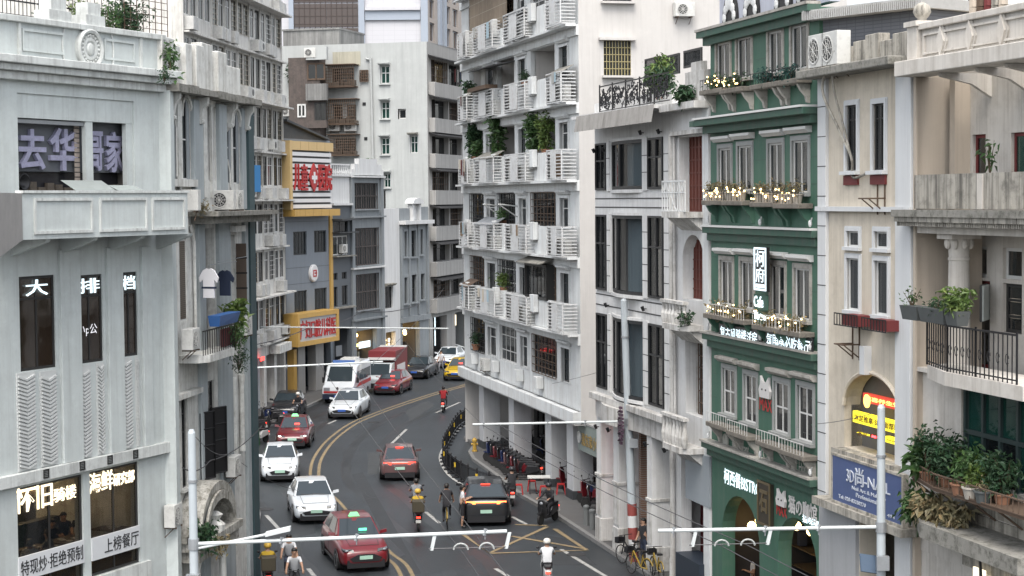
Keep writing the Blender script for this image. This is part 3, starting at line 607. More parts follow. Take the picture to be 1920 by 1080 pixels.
# floor ledge
B.put('floor_ledge', MB().box(B.S(352, 397), S1 + .25, -.95, .02, zl - .12, zl + .02).box(B.S(358, 400), S1 + .1, -.7, .015, zl - .35, zl - .121), mOd)
B.box('sill_band', (.05, B.S(360), zA(335, 350), zA(335, 336)), -.2, .02, mO)
for k, (x, y, fc) in enumerate(((364, 397, 'right'), (436, 392, 'left'), (449, 392, 'front'))):
    s, z = B.px(x, y, -.5); aircon(B, (s, -.25, zl + .06), ('white air conditioner with round fan beside the corner balcony', 'air conditioner with open black side on the mossy ledge', 'air conditioner standing behind another on the mossy ledge')[k], .75, .62, .3, fc, None)
s = B.S(380, 390, -.5); plant(B, (s, -.5, zl + .02), .35, .2, .25, 160, 'dry brown weeds on the mossy ledge', 3, .1, None, 33, 'wall_plant', 6)
# second storey
bl = mat('brown_blind', (0.14, 0.115, 0.09), .7, var=.3, lines=(3, .06, .012, (0.06, 0.05, 0.04)))
for x0, x1, y0, y1 in ((316, 328, 450, 610), (337, 350, 448, 602)):
    r = B.R(x0, x1, y0, y1); w = B.window(r, 1, (.58,), .06, M_wframe, M_gdark, .09); B.box('blind', (r[0] + .06, r[1] - .06, r[2] + .06, r[3] - .06), .02, .04, bl, w)
for x0, x1, y0 in ((365, 377, 417), (403, 425, 413), (452, 458, 415)): B.box('pilaster', (B.S(x0), B.S(x1), 0, zl - .36), -.12, .01, mOb, b=.02)
B.box('corner_pipe', (B.S(459.5), S1 + .1, 0, zc - .3), -.16, .03, mDk)
zb2 = zA(400, 655); r = B.R(378, 402.5, 428, 655); B.open.append(r)
B.put('balcony_recess', MB().quad((r[0], .5, r[2]), (r[1], .5, r[2]), (r[1], .5, r[3]), (r[0], .5, r[3])).quad((r[0], .25, r[2]), (r[0], .5, r[2]), (r[0], .5, r[3]), (r[0], .25, r[3])).quad((r[1], .25, r[2]), (r[1], .25, r[3]), (r[1], .5, r[3]), (r[1], .5, r[2])), mO)
dr = B.R(378, 402, 500, 650); B.put('balcony_door', MB().frame(dr[0], dr[1], dr[2], dr[3], .07, .38, .47).box((dr[0] + dr[1]) / 2 - .03, (dr[0] + dr[1]) / 2 + .03, .38, .46, dr[2], dr[3]), M_frame); B.box('door_pane', (dr[0] + .05, dr[1] - .05, dr[2], dr[3]), .44, .445, M_gdark)
r = B.R(430, 441, 440, 560); w = B.window(r, 1, None, .05, M_wframe, M_gdark, .2); B.box('open_shutter', (r[1] + .05, r[1] + .09, r[2] - .2, r[3] - .3), -.36, -.02, mat('shutter_brown', (.12, .09, .07), .7, var=.4), w)
q = MB()
for i in range(4): z = r[2] - .2 + i * (r[3] - r[2] - .1) / 4; q.box(r[1] + .04, r[1] + .1, -.38, -.01, z, z + .05)
B.put('shutter_rail', q, M_iron, w)
B.box('window_hood', (r[0] - .25, r[1] + .3, r[3] + .1, r[3] + .3), -.3, .02, mO)
bs0, bs1 = B.S(378, 660, -.7), B.S(437, 660, -.7)
B.put('balcony_slab', MB().prismz([(bs0, .0), (bs1 + .25, .0), (bs1, -.62), (bs1 - .35, -.85), (bs0 + .35, -.85), (bs0, -.6)], zb2 - .12, zb2 + .1), mO)
q = MB(); zr = zA(405, 606)
for i in range(15): x = bs0 + (bs1 - bs0) * i / 14; q.tube((x, -.75, zb2 + .1), (x, -.75, zr), .014, 5)
q.box(bs0, bs1, -.77, -.73, zr, zr + .04); B.put('balcony_railing', q, M_iron)
bb = mat('blue_plastic', (0.03, 0.11, 0.32), .45, var=.3); r = B.R(398, 437, 588, 608, -.9); o = B.put('planter_box', MB().hexa([(r[0] + .05, -1.1, r[2]), (r[1] - .05, -1.05, r[2]), (r[1] - .05, -.8, r[2]), (r[0] + .05, -.8, r[2]), (r[0], -1.15, r[3]), (r[1], -1.15, r[3]), (r[1], -.76, r[3]), (r[0], -.76, r[3])]), bb, top=True); tag(o, 'bright blue plastic planter box hung on the balcony railing', 'planter')
# laundry
e = empty('drying_rail', M=B.M); tag(e, 'thin metal drying rail jutting over the laundry balcony', 'rail'); zr_ = zA(395, 494); link('rail', MB().tube((B.S(372, 494), -.35, zr_), (B.S(424, 494), -.35, zr_), .014, 6).tube((B.S(372, 488), -.6, zr_ + .1), (B.S(430, 480), -.6, zr_ + .15), .01, 6).mesh('rail', M_steel), e)
def shirt(c, w, h, m, label):
    mb = MB(); prof = [(-.5, 0, .74), (-.5, .55, .74), (-.62, .52, .5), (-.5, .9, .9), (-.18, 1, 1)]
    poly = [(-.3, 0), (.3, 0), (.3, .62), (.47, .52), (.54, .68), (.3, .94), (.12, 1), (0, .95), (-.12, 1), (-.3, .94), (-.54, .68), (-.47, .52), (-.3, .62)]
    mb.prism([(p[0] * w, p[1] * h) for p in poly], -.03, .03); mb2 = MB().path([(0, 0, h * .97), (0, 0, h * 1.1)], .008)
    ee = empty('hanging_shirt', M=B.M @ Matrix.Translation(c) @ Matrix.Rotation(1.35, 4, 'Z')); tag(ee, label, 'shirt'); link('cloth', mb.mesh('cloth', m), ee); link('hanger', mb2.path([(-.3 * w, 0, h * .93), (0, 0, h), (.3 * w, 0, h * .93)], .008).mesh('hanger', M_steel), ee); return ee
mWs = mat('white_cotton', (.75, .75, .78), .9, var=.1); mNv = mat('navy_cotton', (.02, .03, .06), .9)
s = B.S(391, 520, -.4); ee = shirt((s - .3, -.5, zr_ - .98), .62, .9, mWs, 'white shirt with dark stripe hanging on the balcony'); link('stripe', MB().box(-.241, .241, -.034, .034, .28, .34).mesh('stripe', mNv), ee)
s = B.S(405, 520, -.35); shirt((s + .3, -.55, zr_ - 1.0), .6, .8, mNv, 'navy shirt hanging behind the striped one')
rg = mat('red_cloth', (.12, .03, .03), .9, var=.6, scale=4); o = B.put('hanging_cloth', MB().box(B.S(380, 640), B.S(412, 640), -.6, -.56, zb2 + .15, zA(395, 614)), rg, top=True); tag(o, 'dark red cloth hanging behind the balcony railing', 'cloth')
for k, (x, y, rx, h, n, kd, sz, lab) in enumerate(((443, 600, .45, .75, 240, 2, .28, 'light green broad leaved plant on the laundry balcony corner'), (440, 650, .4, .9, 420, 1, .12, 'green bush hanging below the balcony plant'), (448, 690, .35, .8, 260, 0, .1, 'trailing vine under the laundry balcony'))):
    s, z = B.px(x, y, -.7); plant(B, (s, -.7, z - .1), rx, .35, h, n, lab, kd, sz, None, 40 + k, 'balcony_plant', 8, droop=.7 if k else .3)
for k, (x, y, t) in enumerate(((366, 655, -.6), (466, 628, -.3))):
    s, z = B.px(x, y, t); aircon(B, (s, t + .3, z), ('boxy air conditioner with louvred face hung beside the laundry balcony', 'small air conditioner on the dark corner pipe')[k], .72, .62, .34, 'front', None)
q = MB(); s = B.S(360, 500); pts = [(s - .25, -.05, zl - .4), (s - .05, -.1, zl - .9), (s, -.08, zl - 1.6), (s + .02, -.08, zA(362, 620))]; B.put('drain_pipe', q.path(pts, .05, 8), mO)
for k, (x, ya, yb) in enumerate(((328, 215, 370), (428, 300, 390))):
    s = B.S(x, 300, -.1); q = MB().path([(s - .15, -.12, zA(x, ya)), (s + .05, -.14, zA(x, ya + 25)), (s + .05, -.14, zA(x, yb - 40)), (s + .45, -.14, zA(x, yb - 10)), (s + .45, -.14, zA(x, yb))], .028, 6); B.put('cable', q, M_plastic)
# third storey and porch
for x0, x1, y0, y1 in ((316, 327, 756, 932), (338, 349, 742, 916)): B.window(B.R(x0, x1, y0, y1), 1, (.6, .8), .05, M_frame, M_gdark, .1, sur=.07, surm=mO, sill=.15)
for k in range(4): a = B.S(314 + k * 13, 740); B.box('hood_block', (a, B.S(326 + k * 13, 740), zA(340, 744), zA(340, 734)), -.28, .01, mO)
r = B.R(378, 402.5, 715, 895); B.window(r, 2, (.72,), .06, M_frame, M_gdark, .12)
e = empty('folding_gate', M=B.M); tag(e, 'black folded iron gate leaning out from the shophouse opening', 'gate')
r = B.R(382, 416, 768, 892, -.15)
for k in range(3):
    a = r[0] + (r[1] - r[0]) * k / 3; b = r[0] + (r[1] - r[0]) * (k + 1) / 3; mb = MB(); ya, yb = (-.05, -.3) if k % 2 == 0 else (-.3, -.05)
    n = 5
    for i in range(n): z = r[2] + (r[3] - r[2]) * i / (n - 1); mb.tube((a, ya, z), (b, yb, z), .025, 4)
    mb.tube((a, ya, r[2]), (a, ya, r[3]), .03, 4).tube((b, yb, r[2]), (b, yb, r[3]), .03, 4); mb.hexa([(a, ya + .01, r[2]), (b, yb + .01, r[2]), (b, yb + .02, r[2]), (a, ya + .02, r[2]), (a, ya + .01, r[3]), (b, yb + .01, r[3]), (b, yb + .02, r[3]), (a, ya + .02, r[3])]); link('gate_leaf', mb.mesh('gate_leaf', M_iron), e)
zq = zA(440, 850)
for x0, x1 in ((430, 437), (444, 453)): s = (B.S(x0, 780) + B.S(x1, 780)) / 2; w = .085; B.put('column', MB().lathe([(w * 1.25, zq), (w * 1.25, zq + .15), (w, zq + .2), (w * .95, zA(440, 725)), (w * 1.3, zA(440, 715)), (w * 1.3, zA(440, 705))], (s, -.1, 0), 14), mO)
for k, (x, y, t) in enumerate(((334, 986, -.3), (446, 892, -.5))):
    s, z = B.px(x, y, t); aircon(B, (s, t + .3, z), ('air conditioner above the shop below the tall narrow windows', 'air conditioner at the foot of the twin white columns')[k], .75, .65, .32, 'front', None)
B.put('lower_ledge', MB().box(.02, B.S(362), -.45, .02, zA(335, 1000) - .2, zA(335, 1000)), mOd)
pz = zA(415, 985); ps0, ps1 = B.S(376, 950, -.8), B.S(450, 950, -.8); mb = MB(); cx = (ps0 + ps1) / 2; rx = (ps1 - ps0) / 2
for k, (rr, y0, y1) in enumerate(((.9, -.75, -.02), (.72, -.82, -.74))):
    n = 12; arc = [(cx - rx * rr * math.cos(math.pi * i / n), pz + .35 + rx * rr * .75 * math.sin(math.pi * i / n)) for i in range(n + 1)]
    for p, q_ in zip(arc, arc[1:]): mb.hexa([(p[0], y0, p[1] - .16), (q_[0], y0, q_[1] - .16), (q_[0], y1, q_[1] - .16), (p[0], y1, p[1] - .16), (p[0], y0, p[1] + .1), (q_[0], y0, q_[1] + .1), (q_[0], y1, q_[1] + .1), (p[0], y1, p[1] + .1)])
mPo = mat('porch_plaster', (.56, .545, .5), .9, var=.5, streak=.9, dirt=.9, dirtcol=(.16, .15, .12), scale=2.4, bump=.5); B.put('porch_arch', mb, mPo)
B.put('porch_ledge', MB().box(ps0 - .15, ps1 + .15, -.85, .0, pz + .1, pz + .33).box(ps0, ps1, -.75, 0, pz - .25, pz + .099), mPo); B.put('porch_shell', MB().lathe([(.3, 0), (.32, .2), (.15, .35), (.25, .5), (.1, .6)], (cx, -.6, pz + .34), 12), mO)
for x in (384, 432): s = B.S(x, 1030, -.8); B.put('porch_column', MB().lathe([(.11, 0), (.11, pz - .6), (.1, pz - .59), (.15, pz - .3), (.17, pz - .26)], (s, -.55, 0), 14), mO)
plant(B, (B.S(384, 960, -1), -1.0, pz + .3), .6, .35, .7, 420, 'drooping grass and fern growing on the plaster porch', 0, .2, None, 51, 'wall_plant', 9, droop=.8); plant(B, (B.S(400, 985, -1), -1.15, pz + .0), .7, .2, .4, 220, 'dry creeper hanging from the porch ledge', 3, .14, None, 52, 'wall_plant', 7, droop=.9)
B.wall(0, S1, 0, zc + .1, mO, depth=11, rev=.3)
B.box('corner_pilaster', (-.35, .0, 0, zc - .1), -.3, .2, mA, b=.02)
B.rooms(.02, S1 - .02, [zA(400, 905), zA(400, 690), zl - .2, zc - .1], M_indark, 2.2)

# ================================================================== D: white slab block behind
mD = mat('off_white_slab', (0.77, 0.76, 0.72), .8, var=.2, streak=.5, dirt=.3, dirtcol=(.3, .28, .25), bump=.2)
sD = lambda x: .0374 * (1300 - x)
D = Fr('white_apartment_slab', LP(350, sD(350)), LP(533, sD(533))); tag(D.root, 'tall white apartment slab with marbled balcony boxes beside the yellow framed sign', 'building'); S1 = D.len
zb_ = [D.Z(510, y) for y in (640, 547, 456, 370, 285, 200, 113)]; st = sum(b - a for a, b in zip(zb_, zb_[1:])) / 6; zs = [zb_[0] + st * i for i in range(10)]
nb = 8; bw = S1 / nb; M_D = (M_gdark, M_glass, M_gdark); mbx = mat('marbled_box', (.6, .6, .58), .6, var=.8, scale=2.5, dirt=.3, dirtcol=(.35, .34, .32))
bD = mat('beige_grille', (.42, .37, .28), .7, var=.3)
for k, z in enumerate(zs[:-1]):
    for j in range(nb):
        if D.px(350, 372)[0] > 1e9: continue
        for h in (0, 1):
            a = j * bw + .14 + h * bw / 2; r = (a, a + bw / 2 - .28, z + .95, z + st - .2); rnd = random.random()
            D.window(r, 2 if rnd < .6 else 1, (.7,) if rnd < .5 else None, .05, M_wframe if rnd < .3 else M_frame, M_D[j % 3], .09, cur=(random.choice(M_cur[:3]), .05, random.uniform(.3, .9)) if rnd < .45 else None, seppane=False)
            if rnd > .55: 
                q = MB(); 
                for i in range(7): zz = r[2] + (r[3] - r[2]) * i / 6; q.box(r[0] - .03, r[1] + .03, -.06, -.04, zz - .012, zz + .012)
                for i in range(4): xx = r[0] + (r[1] - r[0]) * i / 3; q.box(xx - .012, xx + .012, -.055, -.045, r[2], r[3])
                D.put('grille', q, bD if rnd > .75 else M_wframe)
        if (j + k) % 3 != 1: a = j * bw + random.uniform(.15, .5); D.box('balcony_box', (a, a + random.uniform(.8, 1.15), z + .12, z + .82), -.55, .01, mbx, b=.02)
        if (j * 5 + k * 3) % 7 < 2: a = j * bw + bw * .6; o = D.put('ac_unit', MB().box(a, a + .8, -.42, -.02, z + .25, z + .82), M_plastic); D.put('ac_fan', MB().lathe([(.22, 0), (.2, -.012)], (a + .32, -.422, z + .53), 14, 'y'), M_black, o)
        if (j * 3 + k) % 4 == 0: a = j * bw + bw * .55; D.box('balcony_box', (a, a + .9, z + .1, z + .8), -.5, .01, mbx, b=.02)
    D.box('string_course', (0, S1 + .2, z - .03, z + .07), -.75 if k % 2 else -.35, .01, mD)
for j in range(nb + 1): D.box('pier', (j * bw - .07, j * bw + .07, zs[0] - .2, zs[-1]), -.06, .01, mD)
gz = zs[0]
for j in range(nb): D.open.append((j * bw + .35, (j + 1) * bw - .35, -1, gz - .75))
D.wall(0, S1, 0, zs[-1] + .5, mD, depth=12, rev=.5)
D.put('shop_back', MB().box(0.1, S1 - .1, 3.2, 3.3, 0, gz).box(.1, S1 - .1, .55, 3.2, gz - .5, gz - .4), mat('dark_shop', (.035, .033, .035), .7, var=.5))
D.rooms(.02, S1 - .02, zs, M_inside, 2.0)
D.box('shop_awning', (S1 - 4.6, S1 - 1.2, gz - .72, gz - .2), -.7, -.02, mO)
o = D.put('hanging_towel', MB().box(D.S(462, 300), D.S(473, 300), -.5, -.46, D.Z(468, 360), D.Z(468, 310)), mat('blue_towel', (.05, .25, .55), .9), top=True); tag(o, 'bright blue towel hanging on the white apartment slab', 'towel')
q = MB().box(S1 - 3.2, S1 - 3.1, -.4, -.3, 2.6, 2.9); o = D.put('red_lamp', MB().box(D.S(480, 672), D.S(487, 672), -.3, -.25, D.Z(484, 676), D.Z(484, 669)), mat('red_neon', (.9, .1, .1), .5, emit=(1, .05, .04), estr=1.5), top=True); tag(o, 'small red lit shop sign beside the dark arcade entrance', 'sign')
# ================================================================== E: children's hospital with yellow frames
mE = mat('grey_cladding', (0.22, 0.25, 0.285), .55, var=.15, streak=.3, dirtcol=(.15, .17, .19)); mY = mat('golden_panel', (0.58, 0.36, 0.10), .5, var=.15, streak=.25, dirtcol=(.4, .24, .08)); mYl = mat('pale_golden_panel', (0.66, 0.47, 0.22), .5, var=.15)
mR = mat('red_letters', (.45, .03, .03), .45, var=.2); mWp = mat('white_slat', (.78, .78, .78), .5, var=.12)
sE = lambda x: .01657 * (2260 - x)
E_ = Fr('childrens_hospital', LP(536, sE(536)), LP(622, sE(622))); tag(E_.root, 'grey clad hospital with golden framed red sign on white slats', 'building'); S1 = E_.len; eZ = lambda x, y, t=0: E_.Z(x, y, t)
for r in ((550, 575, 434, 478), (589, 612, 432, 473), (552, 576, 545, 590), (590, 613, 540, 583)): E_.window(E_.R(*r), 4, None, .06, M_frame, M_glass, .15, cur=(M_cur[1], .3, .8), seppane=False)
ztop = eZ(580, 262); E_.open.append((.3, S1 - .3, -1, eZ(580, 648)))
E_.wall(0, S1, 0, ztop, mE, depth=9, rev=.4)
for z in (eZ(580, 500), eZ(580, 530), eZ(580, 415)): E_.box('cladding_joint', (0.01, S1 - .01, z - .015, z + .015), -.012, .005, mat('joint_dark', (.12, .13, .15), .7))
E_.box('golden_pier', (S1 - .38, S1 - .001, eZ(620, 590), eZ(620, 400)), -.12, .01, mY)
# top sign
YS = -.7; a, b = E_.S(547, 330, YS), E_.S(621, 330, YS); z1, z0 = eZ(584, 283, YS), eZ(584, 391, YS); top = E_.put('sign_frame', MB().box(a - .35, a - .02, YS - .08, -.01, z0 - .05, z1 + .62).box(a - .02, b + .25, YS - .06, -.01, z1 + .02, z1 + .6).box(a - .02, b + .1, YS + .2, YS + .25, z0, z1), mYl)
q = MB()
E_.box('sign_base', (a - .3, b + .6, z0 - .5, z0 - .051), YS - .35, -.01, mY); n = 10; h = (z1 - z0) / n
for i in range(n): E_.box('slat', (a, b, z0 + i * h + .03, z0 + (i + .72) * h), YS - .02, YS + .06, mWp, top)
E_.put('sign_core', MB().box(a, b, YS + .12, YS + .19, z0, z1), M_black, top)
for i in range(5): x = a - .02 + (b - a + .2) * i / 5; E_.box('panel_joint', (x - .008, x + .008, z0 - .49, z0 - .06), YS - .356, YS - .34, mat('joint_brown', (.3, .18, .06), .7)); E_.box('panel_joint', (x - .008, x + .008, z1 + .03, z1 + .59), YS - .066, YS - .05, MATS['joint_brown'])
zc0_, zc1_ = eZ(584, 357, YS), eZ(584, 308, YS)
for ch, x0, x1 in (('儿', 549, 562), ('童', 563, 575), ('医', 596, 607), ('院', 608, 620)): text(E_, ch, E_.S(x0, 330, YS), E_.S(x1, 330, YS), zc0_, zc1_, YS - .08, mR, 'sign_letter', ext=.05, bold=.012)
cx, cz = E_.px(586, 333, YS); hw, hh = (b - a) * .12, (zc1_ - zc0_) * .55
E_.put('emblem', MB().prism([(cx + hw * x, cz + hh * z) for x, z in ((0, -1), (.55, -.55), (1, 0), (.55, .55), (0, 1), (-.55, .55), (-1, 0), (-.55, -.55))], YS - .14, YS - .05), mR); E_.put('emblem_cross', MB().box(cx - hw * .16, cx + hw * .16, YS - .17, YS - .145, cz - .38, cz + .38).box(cx - hw * .55, cx + hw * .55, YS - .168, YS - .146, cz - .13, cz + .13), mWp)
# round badge and lower sign
cx, cz = E_.px(586, 512); E_.put('round_badge', MB().lathe([(.58, 0), (.58, -.14), (.5, -.18), (.05, -.18)], (cx, 0, cz), 28, 'y'), mWp); E_.put('badge_mark', MB().frame(cx - .25, cx + .25, cz - .25, cz + .22, .09, -.2, -.183).box(cx - .05, cx + .3, -.2, -.184, cz - .05, cz + .05), mR)
YL = -1.1; r = E_.R(561, 630, 594, 636, YL); r = (r[0], r[1], r[2], r[3]); o = E_.put('lower_sign_frame', MB().frame(r[0] - .35, r[1] + .3, r[2] - .3, r[3] + .35, .3, YL - .1, -.01).box(r[0] - .06, r[1] + .02, YL + .05, YL + .1, r[2] - .02, r[3] + .07), mY); E_.box('sign_face', (r[0] - .05, r[1] + .01, r[2], r[3] + .05), YL, YL + .045, mat('sign_grey', (.5, .5, .5), .5, var=.2), o)
text(E_, '广妇口腔儿科医', r[0] + .1, r[1] - .1, r[2] + .15, r[3] - .12, YL - .03, mR, 'sign_letter', o, ext=.03, bold=.004)
for x0, x1 in ((552, 565), (585, 600)): E_.box('column', (E_.S(x0, 700), E_.S(x1, 700), 0, eZ(580, 642)), -.3, .3, mat('pale_stone', (.42, .41, .39), .7, var=.2, streak=.2))
E_.box('golden_plinth', (.0, .4, 0.15, eZ(540, 655)), -.5, -.001, mY); E_.put('entrance_back', MB().box(.1, S1 - .1, 2, 2.1, 0, 4.6), MATS['dark_shop']); E_.put('glass_door', MB().box(1.2, S1 - 1, 1.5, 1.53, .15, 3.6), M_gdark); E_.rooms(.02, S1 - .02, [4.4, eZ(580, 510), ztop - 3.8, ztop - .1], M_inside, 2)
rz = eZ(540, 236); mRf = mat('dark_tin_roof', (.06, .065, .07), .6, var=.4, dirt=.4); o = E_.put('tin_roof', MB().hexa([(-.1, -.3, ztop + 1.1), (S1 - .6, -.3, ztop + .02), (S1 - .6, 7, ztop + .02), (-.1, 7, ztop + 1.1), (-.1, -.3, ztop + 1.25), (S1 - .6, -.3, ztop + .14), (S1 - .6, 7, ztop + .14), (-.1, 7, ztop + 1.25)]).prism([(-.05, ztop), (S1 - .7, ztop), (-.05, ztop + 1.09)], 0, .1), mRf)
# ================================================================== L: row of grey shophouses
mL = mat('grey_render', (0.27, 0.295, 0.31), .75, var=.2, streak=.35, dirt=.2, dirtcol=(.14, .15, .16), bump=.2); mLd = mat('dark_grey_tile', (0.12, 0.135, 0.15), .6, var=.25); mLw = mat('white_wash', (.70, .71, .71), .8, var=.15, streak=.35, dirtcol=(.4, .39, .37))
def seg(name, x0, x1, label, off=0):
    f = Fr(name, LP(x0, sE(x0)), LP(x1, sE(x1))); tag(f.root, label, 'building'); return f
K0 = seg('narrow_shophouse', 622.2, 658, 'narrow dark grey shophouse with white balustraded top beside the hospital'); f = K0; S1 = f.len; zz = lambda y, f=f, x=640: f.Z(x, y)
f.window(f.R(624, 652, 442, 478), 3, None, .08, M_wframe, M_glass, .1, seppane=False); 
for r in ((624, 633, 512, 525), (641, 650, 510, 523), (624, 633, 538, 575), (641, 652, 535, 572), (626, 652, 415, 438)): f.window(f.R(*r), 2, None, .04, M_frame, M_gdark, .15, seppane=False)
f.open.append((.25, S1 - .15, -1, zz(615))); f.wall(0, S1, 0, zz(384), mLd, depth=8, rev=.3)
f.box('upper_wall', (0.001, S1 - .001, zz(384) + .002, zz(331)), .02, 6, mLw); f.box('ledge', (-.02, S1 + .02, zz(385), zz(381)), -.25, .0, mLw); f.box('top_ledge', (-.02, S1 + .05, zz(331) + .002, zz(327)), -.15, 6, mLw); f.box('handrail', (0, S1, zz(310), zz(307)), -.02, .15, mLw)
for i in range(9): x = .2 + i * (S1 - .4) / 8; f.put('baluster', MB().lathe([(.05, zz(327)), (.09, zz(324)), (.05, zz(317)), (.07, zz(312)), (.05, zz(310))], (x, .06, 0), 8), mLw)
f.box('awning', (-.1, S1, zz(413), zz(410)), -.9, -.01, mRf); f.box('awning', (-.1, S1, zz(438) + .05, zz(436) + .05), -.7, -.01, mRf); f.box('window_ledge', (-.1, S1, zz(481), zz(479)), -.5, -.01, mOd); f.box('window_ledge', (-.1, S1, zz(578), zz(575)), -.4, -.01, mOd)
for i, y in enumerate((650, 678)): f.box('notice_board', (f.S(641), f.S(652), zz(y + 20), zz(y)), .6, .65, mat('notice_grey', (.3, .32, .34), .6))
s, z = f.px(646, 470, -.3); aircon(f, (s, -.05, zz(474)), 'air conditioner on the narrow dark shophouse window ledge', .8, .6, .3, 'front', None); f.put('back', MB().box(.1, S1 - .1, 1.5, 1.6, 0, 4.5), MATS['dark_shop']); f.rooms(.02, S1 - .02, [4.6, zz(500), zz(390)], M_indark, 2)
K1 = seg('grey_shophouse', 658.3, 718, 'mid grey shophouse with three tall barred window bays and white crest'); f = K1; S1 = f.len; zz = lambda y, f=f, x=688: f.Z(x, y)
mBr = mat('brown_bars', (.1, .085, .08), .7, var=.3)
for r in ((665, 709, 343, 392), (666, 711, 427, 497), (667, 711, 513, 580)): f.window(f.R(*r), 5, (.5,), .07, MATS['brown_bars'], M_glass, .25, sill=.2, surm=mL, bars=(10, 2, .05, .02), barm=mBr, cur=(M_cur[1], .05, .95), seppane=False)
f.open.append((f.S(669, 650), f.S(707, 650), -1, zz(618))); f.wall(0, S1, 0, zz(328), mL, depth=9, rev=.35)
for a, b in ((.0, .45), (S1 - .4, S1)): f.box('pier', (a, b - .002, 0, zz(329)), -.14, .01, mL)
for y in (330, 405, 500, 596): f.box('band', (-.05, S1 + .1, zz(y + 3), zz(y)), -.3, .01, mLw if y in (330, 500) else mL)
f.put('crest', MB().box(.1, S1 + .1, -.1, .2, zz(329), zz(318)).box(.5, S1 - .3, -.14, .18, zz(329) + .01, zz(308)).box(1.1, S1 - 1.2, -.18, .16, zz(329) + .02, zz(298)), mLw)
f.rooms(.02, S1 - .02, [4.7, zz(505), zz(410), zz(330)], M_inside, 2); plant(f, (f.S(700, 300), .3, zz(318)), .4, .3, .6, 120, 'small shrub on the white crest of the grey shophouse', 1, .18, (.2, .25), 61)
K2 = seg('white_side_shophouse', 718.3, 749.7, 'plain white shophouse front with one small dark window'); f = K2; S1 = f.len; zz = lambda y, f=f, x=734: f.Z(x, y)
f.window(f.R(722, 737, 537, 578), 2, None, .06, M_frame, M_gdark, .2, hood=.3, hoodm=mOd, seppane=False); f.open.append((f.S(724, 650), f.S(742, 650), -1, zz(622))); f.wall(0, S1, 0, zz(391), mLw, depth=8, rev=.35)
f.put('roof_canopy', MB().box(.1, S1 - .1, 1, 3, zz(358), zz(355)).box(.15, .25, 1, 1.1, zz(391), zz(358)).box(S1 - .3, S1 - .2, 1, 1.1, zz(391), zz(358)).box(.1, S1 - .1, 3, 3.1, zz(391), zz(358)), M_frame); plant(f, (f.S(724), .9, zz(391)), .4, .3, 1.0, 150, 'green climber on the roof of the plain white front', 1, .2, None, 62)
f.rooms(.02, S1 - .02, [4.7, zz(500)], M_indark, 2)
K3 = seg('gabled_shophouse', 750, 803, 'grey shophouse with six slot windows and a small white arched crest'); f = K3; S1 = f.len; zz = lambda y, f=f, x=776: f.Z(x, y)
for r in ((756, 761, 434, 482), (769, 778, 432, 482), (786, 791, 430, 478), (756, 762, 520, 570), (770, 779, 515, 567), (787, 794, 513, 562)): f.window(f.R(*r), 1, (.5,), .05, M_frame, M_gdark, .15, sur=.18, surm=mL, surp=.12, sill=.2, seppane=False)
f.open.append((f.S(755, 640), f.S(787, 640), -1, zz(603))); f.wall(0, S1, 0, zz(412), mL, depth=9, rev=.35)
for x in (751, 765, 782, 799): f.box('pier', (f.S(x) - .12, f.S(x) + .12, zz(590), zz(413)), -.12, .01, mL)
f.box('cornice', (-.05, S1 + .1, zz(420), zz(413)), -.55, .01, mLw); f.box('fascia', (0.01, S1, zz(602), zz(592)), -.2, .01, mL); f.put('parapet', MB().box(.0, S1 * .34, -.05, .15, zz(413), zz(390)).box(S1 * .68, S1, -.05, .15, zz(413), zz(388)), mL)
c0, c1 = S1 * .36, S1 * .66; f.put('arched_crest', MB().box(c0, c0 + .3, -.25, .15, zz(413), zz(382)).box(c1 - .3, c1, -.25, .15, zz(413), zz(382)).box(c0 + .3, c1 - .3, 0, .1, zz(413), zz(382)).prism([(c0 - .2, zz(382))] + [(c0 - .2 + (c1 - c0 + .4) * (.5 - .5 * math.cos(math.pi * i / 8)), zz(381) + .4 * math.sin(math.pi * i / 8)) for i in range(9)] + [(c1 + .2, zz(382))], -.4, .3), mLw); f.rooms(.02, S1 - .02, [4.7, zz(500), zz(414)], M_indark, 2)
# lit shops in the row
def shop(f, s0, s1, z1, seed, lights, label, depth=3.5, wm=None, y0=1.2):
    R = random.Random(seed); e = empty('shop_display', M=f.M); tag(e, label, 'shop display'); mb = MB().quad((s0, depth, .13), (s1, depth, .13), (s1, depth, z1), (s0, depth, z1)).quad((s0, .4, .13), (s0, depth, .13), (s0, depth, z1), (s0, .4, z1)).quad((s1, .4, .13), (s1, .4, z1), (s1, depth, z1), (s1, depth, .13)).quad((s0, .4, z1), (s0, depth, z1), (s1, depth, z1), (s1, .4, z1)).quad((s0, .4, .14), (s1, .4, .14), (s1, depth, .14), (s0, depth, .14)); link('back_wall', mb.mesh('back_wall', wm or M_inside), e)
    cols = [mat('goods_%d' % i, c, .6) for i, c in enumerate(((.35, .04, .03), (.4, .28, .08), (.08, .12, .06), (.5, .48, .42), (.04, .05, .08), (.25, .12, .05)))]
    for i in range(16):
        q = MB(); x = R.uniform(s0 + .15, s1 - .4); z = R.choice((.14, .9, 1.5, 2.1)); y = R.uniform(y0, y0 + 1.4); q.box(x, x + R.uniform(.15, .4), y, y + .25, z, z + R.uniform(.2, .6)); link('goods', q.mesh('goods', R.choice(cols)), e)
    for z in (.86, 1.46, 2.06): link('shelf', MB().box(s0 + .05, s1 - .05, y0, y0 + 1.7, z - .04, z - .005).mesh('shelf', M_stem), e)
    for i in range(lights):
        q = MB().ball((R.uniform(s0 + .2, s1 - .2), R.uniform(.6, 2), z1 - R.uniform(.3, 1.2)), .14); link('lamp', q.mesh('lamp', M_bulb), e)
    return e
